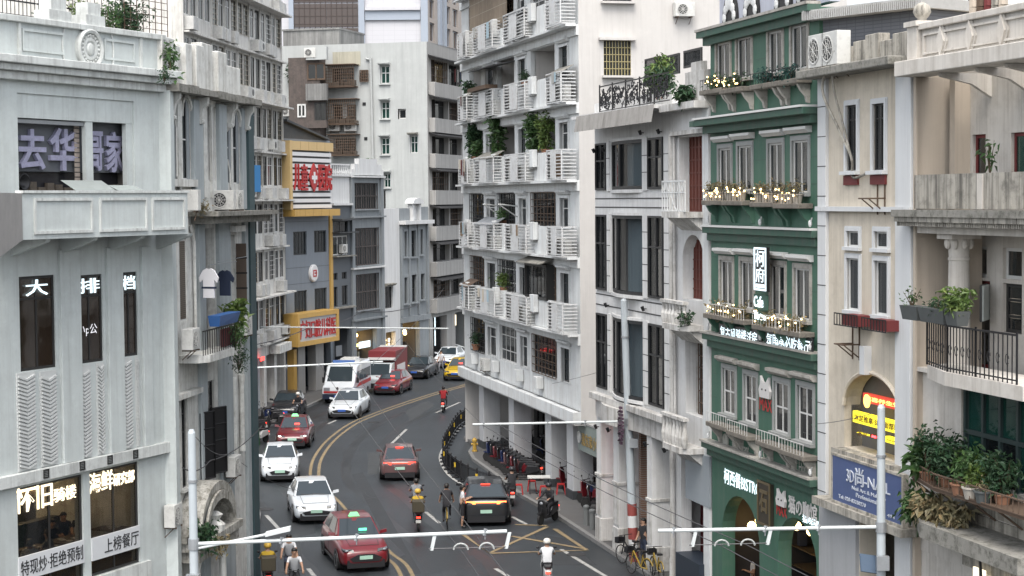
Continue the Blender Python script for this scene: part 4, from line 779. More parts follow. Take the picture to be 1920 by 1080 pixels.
shop(K1, K1.S(669, 650), K1.S(707, 650), K1.Z(688, 619), 1, 9, 'lit gift shop with white sign board under the grey barred bays'); shop(K2, K2.S(724, 650), K2.S(742, 650), K2.Z(734, 623), 2, 6, 'narrow lit shop under the plain white front'); shop(K3, K3.S(755, 640), K3.S(787, 640), K3.Z(776, 604), 3, 14, 'warm lit lamp shop under the slot windows')
o = K1.put('lit_sign', MB().box(K1.S(686, 650), K1.S(706, 650), .5, .56, K1.Z(696, 652), K1.Z(696, 640)), M_neon, top=True); tag(o, 'white lit board inside the gift shop', 'sign'); o = K1.put('lit_sign', MB().box(K1.S(667, 650), K1.S(679, 650), .3, .36, K1.Z(672, 651), K1.Z(672, 646)), mat('yellow_neon', (1, .9, .3), .5, emit=(1, .85, .2), estr=3), top=True); tag(o, 'thin yellow lit strip at the gift shop edge', 'sign')
for k, y in enumerate((634, 643, 652, 661)): o = K2.put('lit_letter', MB().box(K2.S(726, y), K2.S(729, y), -.1, -.05, K2.Z(727, y + 7), K2.Z(727, y)), M_warm, top=True); tag(o, 'warm white lit character on the narrow vertical shop sign', 'sign', 'characters of the vertical sign')
# ================================================================== G: big concrete block, street face and blank side
mG = mat('pale_concrete', (0.50, 0.52, 0.51), .85, var=.25, streak=.28, dirt=.15, dirtcol=(.27, .28, .28), bump=.2, scale=.6); mGb = mat('grey_band', (0.40, 0.395, 0.38), .85, var=.2, streak=.45, dirtcol=(.2, .19, .18)); mGd = mat('black_awning', (.03, .03, .032), .7, var=.3)
sG = lambda x: .02275 * (1860 - x); G = Fr('corner_concrete_block', LP(805, sG(805)), LP(905, sG(905))); tag(G.root, 'pale concrete corner block with striped balcony bands and a blank side wall', 'building'); S1 = G.len; gz = lambda y, x=838: G.Z(x, y)
rows = ((118, 160), (190, 225), (258, 290), (322, 357), (390, 423), (456, 488), (522, 555)); zG = gz(88)
for i, (a, b) in enumerate(rows):
    z1, z0 = gz(a), gz(b)
    for k, (x0, x1) in enumerate(((811, 842), (844, 866), (869, 903))):
        r = (G.S(x0), G.S(x1), z0, z1); G.window(r, 4, (.72,) if (i + k) % 2 else None, .06, M_frame, M_gdark, .45, cur=(random.choice(M_cur), .1, random.uniform(.3, .8)) if (i + k) % 2 else None, seppane=False, bars=(8, 3, .1, .018) if (i * 2 + k) % 3 == 0 else None, barm=M_rust)
    G.put('awning', MB().prismx([(0.0, z1 + .22), (-.95, z1 - .02), (-.95, z1 + .03), (0.0, z1 + .32)], .25, S1), mGd); G.box('balcony_band', (.35, S1, z0 - 1.15, z0 - .02), -.5, .01, mGb, b=.03)
lit = mat('lit_room', (.9, .7, .4), .6, emit=(1, .72, .3), estr=1.1); 
for x0, x1 in ((812, 828), (830, 850)): G.box('lit_blind', (G.S(x0), G.S(x1), gz(156), gz(122)), .6, .62, lit)
for i in range(4): s = G.S(846 + i * 5, 140); o = G.put('hanging_garment', MB().prism([(s - .1, gz(152)), (s + .12, gz(152)), (s + .16, gz(128)), (s - .13, gz(128))], -.35, -.3), (rg, M_cur[1], mNv, M_cur[4])[i], top=True); tag(o, ('dark red garment', 'grey garment', 'navy garment', 'brown garment')[i] + ' drying under the top awning of the concrete block', 'garment')
for x0, x1 in ((812, 838), (854, 880), (884, 903)): G.open.append((G.S(x0, 620), G.S(x1, 620), -1, gz(590)))
G.wall(0, S1, 0, zG, mGb, rev=.5); G.put('arcade_back', MB().box(0, S1, 3.5, 3.6, 0, 4.8), MATS['dark_shop']); G.rooms(.02, S1 - .02, [gz(578)] + [gz(b) - .6 for a, b in rows[::-1]] + [zG - .1], M_indark, 2.4)
for k, (x, y0, y1) in enumerate(((814, 595, 648), (853, 590, 610))): o = G.put('light_strip', MB().box(G.S(x, 620) - .06, G.S(x, 620) + .06, -.1, -.05, G.Z(x, y1), G.Z(x, y0)), M_neon if k == 0 else M_warm, top=True); tag(o, ('tall white light strip on the arcade column of the concrete block', 'short warm light strip at the concrete block arcade')[k], 'light')
H_ = Fr(G.root, LP(535, 23.48), LP(804.9, sG(804.9))); S1h = H_.len; hz = lambda y, x=740: H_.Z(x, y); wg = M_wframe
for r in ((713, 730, 123, 157), (714, 730, 190, 223), (714, 730, 258, 290), (719, 732, 325, 352)): H_.window(H_.R(*r), 2, (.6,), .08, M_wframe, M_gteal, .25, sill=.15, surm=mG, hood=.45, hoodm=mG, seppane=False)
H_.window(H_.R(746, 761, 204, 223), 1, None, .1, M_wframe, M_gdark, .3); H_.window(H_.R(769, 783, 254, 287), 2, (.6,), .08, M_wframe, M_gteal, .25, hood=.6, hoodm=mOd, seppane=False)
H_.window(H_.R(676, 691, 132, 153), 2, (.5,), .1, M_rust, M_glass, .1, seppane=False, bars=(4, 4, -.15, .03), barm=M_rust)
for r, y0 in (((622, 664, 128, 157), -.9), ((624, 642, 196, 226), -.0), ((650, 668, 196, 226), -.0), ((628, 668, 260, 288), -.6)): H_.window(H_.R(*r), 3, (.6,), .07, M_rust, M_glass, .3, cur=(M_cur[4], .1, .6), seppane=False)
for r, y0 in (((616, 671, 124, 162), -1.0), ((620, 673, 188, 232), -.9), ((624, 674, 254, 290), -1.0)):
    a, b, c, d = H_.R(*r); q = MB()
    for i in range(15): x = a + (b - a) * i / 14; q.box(x - .018, x + .018, y0 - .02, y0 + .02, c, d)
    for i in range(8): z = c + (d - c) * i / 7; q.box(a, b, y0 - .025, y0 + .025, z - .018, z + .018)
    q.box(a, b, y0, -.01, c - .12, c - .02).box(a - .1, b + .1, y0 - .15, -.01, d + .04, d + .1); H_.put('window_cage', q, M_rust)
    g = MB()
    for i in range(8): x = a + (b - a) * (i + .3) / 8; g.box(x, x + random.uniform(.15, .35), y0 + .15, y0 + .5, c, c + random.uniform(.2, .5))
    H_.put('cage_clutter', g, MATS['stored_goods'])
H_.wall(-3, S1h, 0, zG, mG, depth=14, rev=.3, sides=False); H_.rooms(-2, S1h - .1, [zG - 22 + i * 3 for i in range(8)], M_indark, 2.2)
mGr = mat('grimy_brick', (.13, .105, .095), .9, var=.6, dirt=.6, dirtcol=(.05, .05, .045), scale=2, streak=.4); mGc = mat('stained_concrete', (.27, .27, .26), .9, var=.35, streak=.8, dirtcol=(.1, .1, .1), dirt=.3)
a, b, c, d = H_.R(553, 611, 110, 262); H_.box('dark_bay', (a, b, c - 4, d), -1.3, -.001, mGr); 
for x0, x1, y0, y1, m in ((576, 610, 118, 150, M_rust), (590, 612, 192, 228, M_frame), (558, 574, 195, 220, M_wframe)):
    r = H_.R(x0, x1, y0, y1, -1.3); o = H_.put('window', MB().frame(*r, .12, -1.36, -1.3).box((r[0] + r[1]) / 2 - .05, (r[0] + r[1]) / 2 + .05, -1.36, -1.31, r[2], r[3]), m); H_.box('pane', (r[0], r[1], r[2], r[3]), -1.33, -1.31, M_gdark, o)
for y0, y1, m in ((157, 188, mGc), (226, 240, mGr), (88, 112, mG)): r = H_.R(574, 613, y0, y1, -1.6); H_.box('bay_parapet', r, -1.7, -1.305, m)
for k, (x, y, t) in enumerate(((627, 246, -.3), (657, 246, -.3), (538, 218, -.3), (582, 108, -1.6))):
    s, z = H_.px(x, y, t); aircon(H_, (s, t + .2, z), ('left one of two air conditioners under the caged windows', 'right one of two air conditioners under the caged windows', 'air conditioner on the grey wall edge beside the white slab', 'small white unit high on the grimy bay')[k], .95, .75, .35, 'front', None)
H_.put('drain_pipe', MB().path([(H_.S(699), -.12, hz(108, 699)), (H_.S(701), -.12, hz(300, 701)), (H_.S(701), -.12, hz(330, 701))], .1, 8).path([(H_.S(690), -.12, hz(110, 690)), (H_.S(699), -.12, hz(112, 699))], .08, 6), mG); H_.box('yellow_patch', H_.R(624, 676, 97, 124), -.02, .01, mat('yellowed_render', (.47, .45, .36), .85, var=.3, streak=.3))
for x, y in ((683, 195), (686, 260)): r = H_.R(x - 3, x + 3, y - 3, y + 3); H_.box('wall_hole', r, -.03, .01, M_black)
plant(H_, (H_.S(548, 130), -.5, hz(150, 548)), .6, .5, 1.4, 160, 'weed growing out of the grimy side wall', 0, .25, None, 63, 'wall_plant')
TW = Fr('roof_tank_house', LP(520, 22.2), LP(625, 22.4)); tag(TW.root, 'stained grey concrete roof house on top of the concrete block', 'building'); zq = TW.Z(590, 98) ; TW.put('wall', MB().box(0, TW.S(624), 2, 8, zq - .5, TW.Z(590, 52)).box(0, TW.S(566), 1.0, 2, zq - .5, TW.Z(560, 88)), mGc); TW.box('roof', (-.1, TW.S(625), TW.Z(590, 52), TW.Z(590, 52) + .15), 1.9, 8.1, mGc)
# ================================================================== M: far tower
mT = mat('white_tile_cladding', (.60, .60, .63), .6, var=.1, lines=(1.2, .5, .02, (.52, .52, .55))); mTb = mat('blue_grey_pier', (.38, .43, .5), .6, var=.15); mTg = glass('brown_mirror_glass', (.05, .03, .025), 0, .08)
T = Fr('far_office_tower', LP(480, 17), LP(806, 17)); tag(T.root, 'far office tower with brown mirror glass and white tiled wall', 'building'); tz = lambda y, x=700: T.Z(x, y); zT = tz(-60)
T.wall(0, T.S(806), 0, zT, mT, depth=14); 
for i, (x0, x1) in enumerate(((556, 616), (617, 676))):
    for j in range(3):
        z1 = tz(-40 + j * 46); z0 = tz(4 + j * 46); T.box('glass_panel', (T.S(x0) + .02, T.S(x1) - .02, z0 + .03, z1 - .03), -.12, -.02, mTg)
q = MB()
for j in range(12): x = T.S(556 + j * 10); q.box(x - .04, x + .04, -.16, -.121, tz(96), zT)
for j in range(9): z = tz(-30 + j * 15); q.box(T.S(556), T.S(676), -.15, -.122, z - .04, z + .04)
T.put('mullion', q, mat('brown_mullion', (.045, .03, .025), .5))
for x0, x1 in ((547, 556), (677, 688), (793, 806)): T.box('pier', (T.S(x0), T.S(x1), 0, zT), -.4, .01, mTb)
for y0, y1 in ((14, 20), (20, 38)): T.box('band', (T.S(689), T.S(792), tz(y1), tz(y0)), -.5 if y0 == 14 else -.25, .01, mT if y0 == 14 else mTb)
T2 = Fr(T.root, LP(806.1, 17), LP(880, 15.6))
for j in range(4):
    for x0, x1 in ((809, 818), (838, 848), (852, 862)): r = (T2.S(x0), T2.S(x1), T2.Z(830, 84 - j * 42 + 42 - 42), T2.Z(830, 84 - j * 42 - 34)); T2.window(r, 1, None, .1, mTb, mTg, .3)
T2.wall(0, T2.len, 0, zT, mat('warm_stone', (.45, .4, .36), .7, var=.2), depth=10); 
for x in (824, 833): T2.box('rib', (T2.S(x), T2.S(x + 4), 0, zT), -.3, .01, mTb)
# ================================================================== F: white apartment block with caged balconies
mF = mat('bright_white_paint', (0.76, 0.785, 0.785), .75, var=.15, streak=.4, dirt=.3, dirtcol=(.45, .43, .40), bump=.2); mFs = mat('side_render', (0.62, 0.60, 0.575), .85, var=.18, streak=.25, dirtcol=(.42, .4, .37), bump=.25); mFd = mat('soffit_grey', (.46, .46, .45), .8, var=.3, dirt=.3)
sF = lambda x: .0457 * (x - 100)
F = Fr('balcony_apartment_block', LP(870, sF(870)), LP(1088, sF(1088))); tag(F.root, 'tall white apartment block with slatted balcony cages above a columned arcade', 'building'); S1 = F.len
fz = lambda y, x=1000: F.Z(x, y)
zf_F = fz(700); zb_ = [fz(y) for y in (736, 600, 466, 336, 205, 73)]; st = (zb_[-1] - zb_[0]) / 5; zf = [zb_[0] + i * st for i in range(8)]; fx = lambda x: F.S(x, 380)
WF = ((882, 907), (913, 929), (934, 966), (974, 988), (997, 1042), (1051, 1067))
mBrick = mat('raw_brick', (.25, .14, .1), .9, var=.5, lines=(.22, .08, .012, (.3, .28, .25)))
bamboo = mat('reed_screen', (.24, .19, .14), .8, var=.5, lines=(.9, .6, .015, (.33, .3, .24)))
for k in range(7):
    z0, z1 = zf[k] + (1.15 if k else 1.0), zf[k + 1] - .5; 
    for j, (x0, x1) in enumerate(WF):
        a, b = fx(x0), fx(x1); rnd = random.random(); deep = (j in (0, 2, 4) and k in (3, 4)); small = j in (3, 5, 1)
        if deep:
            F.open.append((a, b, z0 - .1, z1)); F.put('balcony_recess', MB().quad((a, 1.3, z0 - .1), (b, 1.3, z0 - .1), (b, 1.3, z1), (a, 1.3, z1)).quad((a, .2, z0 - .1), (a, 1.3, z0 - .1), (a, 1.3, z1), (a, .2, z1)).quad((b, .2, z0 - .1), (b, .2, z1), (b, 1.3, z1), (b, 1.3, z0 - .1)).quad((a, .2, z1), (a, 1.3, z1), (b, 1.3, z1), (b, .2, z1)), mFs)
            F.window((a + .25 * (b - a), b - .1, z0 - .05, z1 - .35), 2, (.75,), .06, M_wframe if k == 4 else M_frame, M_glass, 1.28, hole=False, cur=(random.choice(M_cur), .5, .95), seppane=False)
        else:
            gm = (M_glass, M_gdark, M_glass)[j % 3]
            F.window((a, b, z0, z1 - (.25 if small else 0)), (1 if small else 4), (.3, .72) if not small else (.66,), .055, (M_frame if rnd < .5 else M_wframe), gm, .18, cur=(random.choice((M_cur[1], M_cur[2], M_cur[4], M_cur[5])), random.uniform(0, .3), random.uniform(.5, 1)) if rnd < .75 else None, seppane=False,
                     bars=(7, 5, -.05 if k < 3 else .05, .014) if (rnd < .75 and not small) else None, barm=M_rust if rnd < .4 else M_frame, hood=.22 if small else None, hoodm=mF, sur=.08 if small else None, surm=mF)
    if k == 1: pass
# enclosed bay on the third level
a, b = fx(998), fx(1040); z0, z1 = zf[1] + 1.2, zf[2] - .45
F.put('enclosed_bay', MB().frame(a, b, z0, z1, .12, -.4, -.05).box(b - .12, b, -.4, -.01, z0, z1), M_frame)
for i in range(6): x = a + (b - a) * i / 6; F.box('bay_pane', (x + .06, x + (b - a) / 6 - .06, z0 + .1, z1 - .1), -.3, -.28, M_gdark)
F.put('bay_roof', MB().prismx([(0, z1 + .3), (-.75, z1 + .02), (-.75, z1 + .06), (0, z1 + .36)], a - .15, b + .15), mOd)
# reed screens at the top left
for k, (x0, x1) in enumerate(((895, 915), (916, 938), (939, 966))): F.box('reed_screen', (fx(x0), fx(x1), zf[5] + .9, zf[6] + 1.3), -.32 - .02 * k, -.28 - .02 * k, bamboo)
q = MB(); 
for k in range(7): F.box('floor_beam', (-.05, S1 - .001, zf[k] - .46, zf[k] - .02), -.1, .01, mF)
cages = ((861, 877), (890, 926), (947, 986), (1026, 1072)); solids = ((877.5, 889), (926.5, 946), (986.5, 1025))
mSl = mat('white_slats', (.68, .69, .69), .6, var=.3, dirt=.55, dirtcol=(.4, .38, .35), scale=3)
for k in range(1, 7):
    zb, zt_ = zf[k], zf[k] + 1.28
    F.put('balcony_slab', MB().box(.6, S1 + .0, -.55, -.101, zb - .1, zb - .005), mF)
    for j, (x0, x1) in enumerate(solids):
        a, b = F.S(x0, 380, -.33), F.S(x1, 380, -.33); F.box('balcony_panel', (a, b, zb, zt_ - .12), -.36, -.26, mF, b=.015); m = a + (b - a) * (.28 if j < 2 else .42); F.box('planter', (m - .02, m + .5 + .1 * j, zb + .62, zt_ + .12), -.6, -.37, mF, b=.02); F.box('planter_foot', (m + .1, m + .55, zb + .56, zb + .615), -.56, -.38, mFd)
    F.box('balcony_rail', (.6, S1 - .1, zt_ - .115, zt_ - .04), -.34, -.24, mF)
    for j, (x0, x1) in enumerate(cages):
        a, b = F.S(x0, 380, -.75), min(F.S(x1, 380, -.75), S1 - .02); e = F.put('cage_frame', MB().box(a, a + .05, -.78, -.73, zb, zt_).box(b - .05, b, -.78, -.73, zb, zt_).box(a, b, -.785, -.725, zb - .004, zb + .05).box(a, b, -.785, -.725, zt_ - .05, zt_ + .004).box(a, a + .05, -.72, -.12, zt_ - .05, zt_).box(b - .05, b, -.72, -.12, zt_ - .05, zt_).box(a, a + .05, -.72, -.12, zb, zb + .05).box(b - .05, b, -.72, -.12, zb, zb + .05), mSl)
        n = 8
        for i in range(n):
            z = zb + .09 + i * (1.28 - .14) / n; F.put('slat', MB().box(a + .055, b - .055, -.772, -.75, z, z + .042), mSl, e)
        sd = MB()
        for i in range(n): z = zb + .09 + i * (1.28 - .14) / n; sd.box(b - .045, b - .01, -.72, -.12, z, z + .042).box(a + .01, a + .045, -.72, -.12, z, z + .042)
        stuff(F.put('side_slats', sd, mSl, e))
        m0 = a + (b - a) * .3; m1 = a + (b - a) * .66; F.box('cage_panel', (m0, m1, zb + .07, zt_ - .07), -.8, -.786, mSl, e)
        RB = random.Random(k * 7 + j)
        if RB.random() < .4:
            for i in range(RB.randint(2, 4)): c_ = a + (b - a) * RB.uniform(.1, .8); F.put('drying_cloth', MB().box(c_, c_ + RB.uniform(.2, .5), -.83, -.815, zt_ - RB.uniform(.4, .9), zt_ - .02), RB.choice((M_cur[0], M_cur[2], M_cur[4], rg, mNv, M_cur[1])), e)
        if RB.random() < .25: F.put('tarpaulin', MB().hexa([(a, -.82, zt_ - .1), (b, -.82, zt_ - .1), (b, -.2, zt_ + .25), (a, -.2, zt_ + .25), (a, -.82, zt_ - .08), (b, -.82, zt_ - .08), (b, -.2, zt_ + .27), (a, -.2, zt_ + .27)]), RB.choice((mOd, M_rust, M_steel)), e)
        if RB.random() < .3: F.put('stored_clutter', MB().box(a + .2, a + .7, -.6, -.3, zb + .1, zb + RB.uniform(.5, 1.1)), RB.choice((M_rust, M_potw, MATS['stored_goods'])), e)
        if (j + k) % 2: F.put('ac_unit', MB().box(a + .1, b - .1, -.6, -.3, zb + .12, zb + .75), M_plastic, e)
# clutter and balcony plants on F
for k, (x, fl, rx, h, n, kd, sz, lab) in enumerate(((889, 3, .8, 1.9, 700, 0, .28, 'broad dark shrub on the far balcony of the plant filled level'), (893, 3, .5, .9, 300, 1, .2, 'small rounded green shrub in front of the dark shrub on the white block'), (932, 3, .75, 2.6, 700, 1, .3, 'tall bamboo like plant in the middle of the plant filled level'), (1000, 3, .8, 2.0, 800, 1, .26, 'dense green bush on the near balcony of the plant filled level'), (1022, 3, .7, 1.7, 500, 2, .24, 'lighter green bush beside the dense bush'), (880, 4, .4, .8, 200, 0, .22, 'small dark plant above the shrub balcony'), (942, 1, .5, .8, 260, 2, .2, 'light green pot plant in the caged lower balcony'), (940, 2, .3, .6, 140, 1, .22, 'spiky pot plant over the middle balcony'), (985, 4, .4, .5, 150, 0, .16, 'row of small pots on the upper balcony'), (888, 0, .5, .7, 260, 0, .16, 'creeper in the lowest far balcony'))):
    plant(F, (F.S(x, 380, -.2), -.15, zf[fl] + 1.1), rx, .4, h, n, lab, kd, sz, (.22, .3), 70 + k, stems=10)
F.put('sheet_awning', MB().prismx([(0, zf[5] - .75), (-1.1, zf[5] - .95), (-1.1, zf[5] - .91), (0, zf[5] - .7)], fx(920), fx(968)), mRf); F.put('hanging_sheet', MB().hexa([(fx(921), -.5, zf[4] + 1.3), (fx(930), -.5, zf[4] + 1.3), (fx(930), -.46, zf[4] + 1.3), (fx(921), -.46, zf[4] + 1.3), (fx(927), -.6, zf[5] - .8), (fx(934), -.6, zf[5] - .8), (fx(934), -.56, zf[5] - .8), (fx(927), -.56, zf[5] - .8)]), M_cur[1])
F.put('timber_shelf', MB().box(fx(915), fx(950), -1.0, -.4, zf[4] + 1.32, zf[4] + 1.5), M_rust)
for x, fl in ((940, 2), (970, 2)): F.put('drying_bracket', MB().path([(fx(x), -.02, zf[fl] + 2.1), (fx(x + 8), -1.1, zf[fl] + 2.2), (fx(x + 8), -1.1, zf[fl] + 2.2), (fx(x), -.02, zf[fl] + 1.6)], .03, 5), mF)
# lowest storey parapet and soffit
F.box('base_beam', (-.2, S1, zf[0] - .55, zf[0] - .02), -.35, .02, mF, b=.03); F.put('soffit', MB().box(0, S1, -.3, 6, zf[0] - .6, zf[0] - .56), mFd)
for x in (890, 930, 975, 1012): F.box('planter', (fx(x), fx(x) + .5, zf[0] + .35, zf[0] + .9), -.36, -.02, mF, b=.02)
s, z = F.px(905, 690, -.5); aircon(F, (F.S(906, 690, -.3), -.02, zf[0] + .25), 'grimy air conditioner at the far low corner of the white block', .85, .6, .35, 'front', None)
F.wall(0, S1, zf[0] - .5, zf[7] + 1, mF, depth=12, sides=False, rev=.25); F.rooms(.02, S1 - .02, [z for z in zf], M_inside, 2.6, [fx(932), fx(970)])
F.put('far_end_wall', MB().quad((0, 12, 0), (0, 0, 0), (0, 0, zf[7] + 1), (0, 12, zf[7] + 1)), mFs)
colM = mat('column_paint', (.55, .56, .57), .8, var=.15, streak=.2, dirt=.15, dirtcol=(.3, .29, .28)); mPl = mat('dark_plinth', (.05, .055, .06), .6, var=.3)
for x0, x1 in ((895, 912), (950, 964), (1018, 1030), (1058, 1068)):
    s = F.S(x0, 800); F.box('column', (s, s + 1.0, .13, zf[0] - .56), .1, 1.0, colM, b=.02); F.box('column_plinth', (s - .05, s + 1.05, .13, .5), .04, 1.06, mPl)
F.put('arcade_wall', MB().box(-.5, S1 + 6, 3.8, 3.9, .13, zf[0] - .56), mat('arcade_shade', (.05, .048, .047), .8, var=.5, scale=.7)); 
for i in range(5): x = 1 + i * 3.6; F.put('shop_door', MB().frame(x, x + 2.2, .14, 3, .08, 3.7, 3.79).box(x + 1.06, x + 1.14, 3.7, 3.78, .14, 3), M_frame); F.box('door_pane', (x + .05, x + 2.15, .2, 2.95), 3.74, 3.76, M_gdark)
# side wall of F
Sd = Fr(F.root, F.W(S1, 0, 0), F.W(S1, 12, 0)); Q = Sd; Q.P0 = Vector((Q.P0.x, Q.P0.y, 0))
Q.window(Q.R(1132, 1183, 76, 142), 2, None, .05, M_frame, M_glass, .2, cur=(M_cur[3], .2, .85), bars=(9, 5, .03, .016), barm=mat('brass_bars', (.35, .3, .15), .6), sill=.25, surm=mFs, seppane=False); Q.window(Q.R(1130, 1185, -50, 3), 2, None, .05, M_frame, M_gdark, .2, sill=.25, surm=mFs, seppane=False)
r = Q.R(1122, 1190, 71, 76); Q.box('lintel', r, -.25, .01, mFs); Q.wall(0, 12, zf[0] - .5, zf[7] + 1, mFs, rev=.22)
s, z = Q.px(1279, 32); aircon(Q, (s, -.03, z), 'white air conditioner high on the plain side wall of the white block', .85, .58, .35, 'front', None)
# gallery between F and J with the green-grey sign
mS2 = mat('sage_board', (.25, .29, .27), .7, var=.15); gld = mat('gold_letters', (.5, .33, .1), .4, metal=.4)
F.box('sign_band', (S1 - 1.2, S1 + 5.5, zf[0] - 1.75, zf[0] - .6), .22, .4, mS2); r = F.R(1076, 1109, 788, 812, .2)
text(F, '惠东家小馆', S1 - .6, S1 + 2.0, zf[0] - 1.5, zf[0] - .95, .19, gld, 'gold_letters', ext=.006, bold=.004); F.put('round_logo', MB().lathe([(.26, 0), (.26, -.04), (.2, -.05), (.19, -.02)], (S1 - .95, .21, zf[0] - 1.2), 20, 'y'), M_plastic)
F.box('gallery_roof', (S1 + .01, S1 + 7, zf[0] - .58, zf[0] - .5), .2, 6, mFd)
# ================================================================== J: white shophouse with bow windows
mJ = mat('shophouse_white', (0.79, 0.79, 0.78), .75, var=.12, streak=.3, dirt=.2, dirtcol=(.36, .34, .31), bump=.2); mJl = mat('black_trim', (.02, .021, .023), .5); mJd = mat('stained_white', (.69, .68, .655), .85, var=.3, streak=.7, dirt=.5, dirtcol=(.24, .22, .19), scale=1.4)
J = Fr('bow_window_shophouse', RL(1117), RL(1262)); tag(J.root, 'white shophouse with black framed bow windows and a roof terrace', 'building'); S1 = J.len; jz = lambda y, x=1190: J.Z(x, y); jx = lambda x: J.S(x, 400)
zj = [jz(y) for y in (235, 262, 355, 404, 553, 600, 748)]
for z1, z0, bow in ((zj[1], zj[2], .18), (zj[3], zj[4], .3), (zj[5], zj[6], .32)):
    for x0, x1, k in ((1119, 1138, 0), (1217, 1245, 2)):
        w = J.window((jx(x0), jx(x1), z0, z1), (.55,), (.62,), .07, mJl, M_gclear, .03, cur=(M_cur[2], .3, .95), fd=.1); J.box('casement', (jx(x0) + .5 * (jx(x1) - jx(x0)), jx(x1) - .12, z0 + .12, z0 + .6 * (z1 - z0)), -.02, -.01, M_gdark, w)
    a, b = jx(1146), jx(1205); J.open.append((a, b, z0, z1)); n = 8; arc = [(a + (b - a) * i / n, .04 - bow * math.sin(math.pi * i / n)) for i in range(n + 1)]
    w = MB()
    for (p, q), (u, v) in zip(arc, arc[1:]):
        for za, zb in ((z0, z0 + .12), (z1 - .12, z1)): w.hexa([(p, q, za), (u, v, za), (u, v + .14, za), (p, q + .14, za), (p, q, zb), (u, v, zb), (u, v + .14, zb), (p, q + .14, zb)])
    for i in (0, 3, 8): w.box(arc[i][0] - .06, arc[i][0] + .06, arc[i][1] - .001, arc[i][1] + .12, z0, z1)
    wo = J.put('bow_window', w, mJl)
    for i, ((p, q), (u, v)) in enumerate(zip(arc, arc[1:])): J.put('pane', MB().quad((p, q + .06, z0 + .1), (u, v + .06, z0 + .1), (u, v + .06, z1 - .1), (p, q + .06, z1 - .1)), M_gclear if i > 2 else M_gdark, wo)
    q = MB(); m = 26
    for i in range(m): x0 = a + (b - a) * (.4 + .58 * i / m); x1 = a + (b - a) * (.4 + .58 * (i + 1) / m); q.quad((x0, .16 + .03 * math.sin(i * 1.7), z0), (x1, .16 + .03 * math.sin(i * 1.7 + 1.7), z0), (x1, .16 + .03 * math.sin(i * 1.7 + 1.7), z1), (x0, .16 + .03 * math.sin(i * 1.7), z1))
    J.put('curtain', q, M_cur[0], wo, True)
    J.put('bow_sill', MB().prismz([(p, q - .05) for p, q in arc] + [(b, .2), (a, .2)], z0 - .12, z0 - .001), mJ, wo); J.put('bow_head', MB().prismz([(p, q - .03) for p, q in arc] + [(b, .2), (a, .2)], z1 + .001, z1 + .1), mJ, wo)
    for x0, x1 in ((1139.5, 1144.5), (1206.5, 1215.5), (1247, 1258)):
        J.box('pilaster', (jx(x0), jx(x1), z0 - .05, z1 + .05), -.05, .01, mJ)
        m = max(3, int((z1 - z0) / .55))
        for i in range(1, m): J.box('joint', (jx(x0) - .02, jx(x1) + .02, z0 + (z1 - z0) * i / m - .012, z0 + (z1 - z0) * i / m + .012), -.056, -.03, mJl)
for y in (372, 389, 562, 583): J.box('joint_line', (0.05, jx(1258), jz(y) - .02, jz(y) + .02), -.012, .003, mJl)
J.open.append((jx(1150), jx(1157), -1, jz(800))); 
zg = jz(800, 1190)
for a, b in ((1131, 1134), (1152, 1161), (1181, 1219), (1256, 1262)): pass
for x0, x1 in ((1127, 1150), (1160, 1213), (1222, 1257)): J.open.append((J.S(x0, 850), J.S(x1, 850), -1, zg - .15))
J.open = [o for o in J.open if not (abs(o[0] - jx(1150)) < .001 and o[2] == -1)]
J.wall(0, S1, 0, zj[0] + 1.0, mJ, depth=10, rev=.75); J.box('base_band', (0.0, S1 + .05, zj[6] - .42, zj[6] - .18), -.3, .01, mJd, b=.02)
J.put('curved_fascia', MB().prismz([(jx(1118) + (jx(1258) - jx(1118)) * i / 12, -.08 - .42 * math.sin(math.pi * min(1, i / 8)) ** 2 * (i < 8)) for i in range(13)] + [(jx(1258), .0), (jx(1118), .0)], zg - .1, zj[6] - .425), mJd)
for x0, x1 in ((1118, 1127), (1150, 1160), (1213, 1222), (1257, 1262)):
    a, b = J.S(x0, 880), J.S(x1, 880); zc_ = jz(920); J.box('pier_band', (a - .03, b + .05, zc_ - .12, zc_), -.06, .78, mJd, b=.02); J.box('pier_base', (a - .03, b + .05, .14, 1.0), -.05, .79, mJd, b=.02); J.box('pier_facing', (a + .05, b - .05, 1.1, zc_ - .2), -.03, .01, mJd)
mPu = mat('purple_emblem', (.09, .05, .08), .5, var=.3); s, z = J.px(1166, 800, -.5); mb = MB()
for i in range(11): zz_ = z - .62 + i * .124; w_ = .2 * math.sin(math.pi * (i + .8) / 11.6) + .05; mb.box(s - w_, s + w_, -.58, -.5, zz_, zz_ + .09)
for i in range(5): mb.tube((s - .12, -.6, z - .5 + i * .25), (s + .12, -.6, z - .4 + i * .25), .03, 6)
J.put('emblem', mb, mPu)
for k, (x, y, t) in enumerate(((1114, 283, 0), (1137, 281, 0), (1207, 249, 0), (1241, 247, 0), (1123, 800, -.1), (1146, 806, -.3), (1216, 833, -.1), (1252, 844, -.1), (1142, 572, 0), (1212, 579, 0))):
    s, z = J.px(max(x, 1119), y, t); spot(J, (s, t, z), 'small black spotlight on the white bow window shophouse', 'spotlights on the bow window shophouse')
J.rooms(.02, S1 - .02, [zg + .1, zj[4] - .3, zj[2] - .3, zj[0] + .5], M_inside, 2.6); J.put('shop_interior', MB().box(0, S1, 3, 3.1, 0, zg), MATS['dark_shop']); J.put('brick_pier', MB().box(J.S(1178, 900), J.S(1182, 900), .4, 2.9, .13, zg - .2), mBrick)
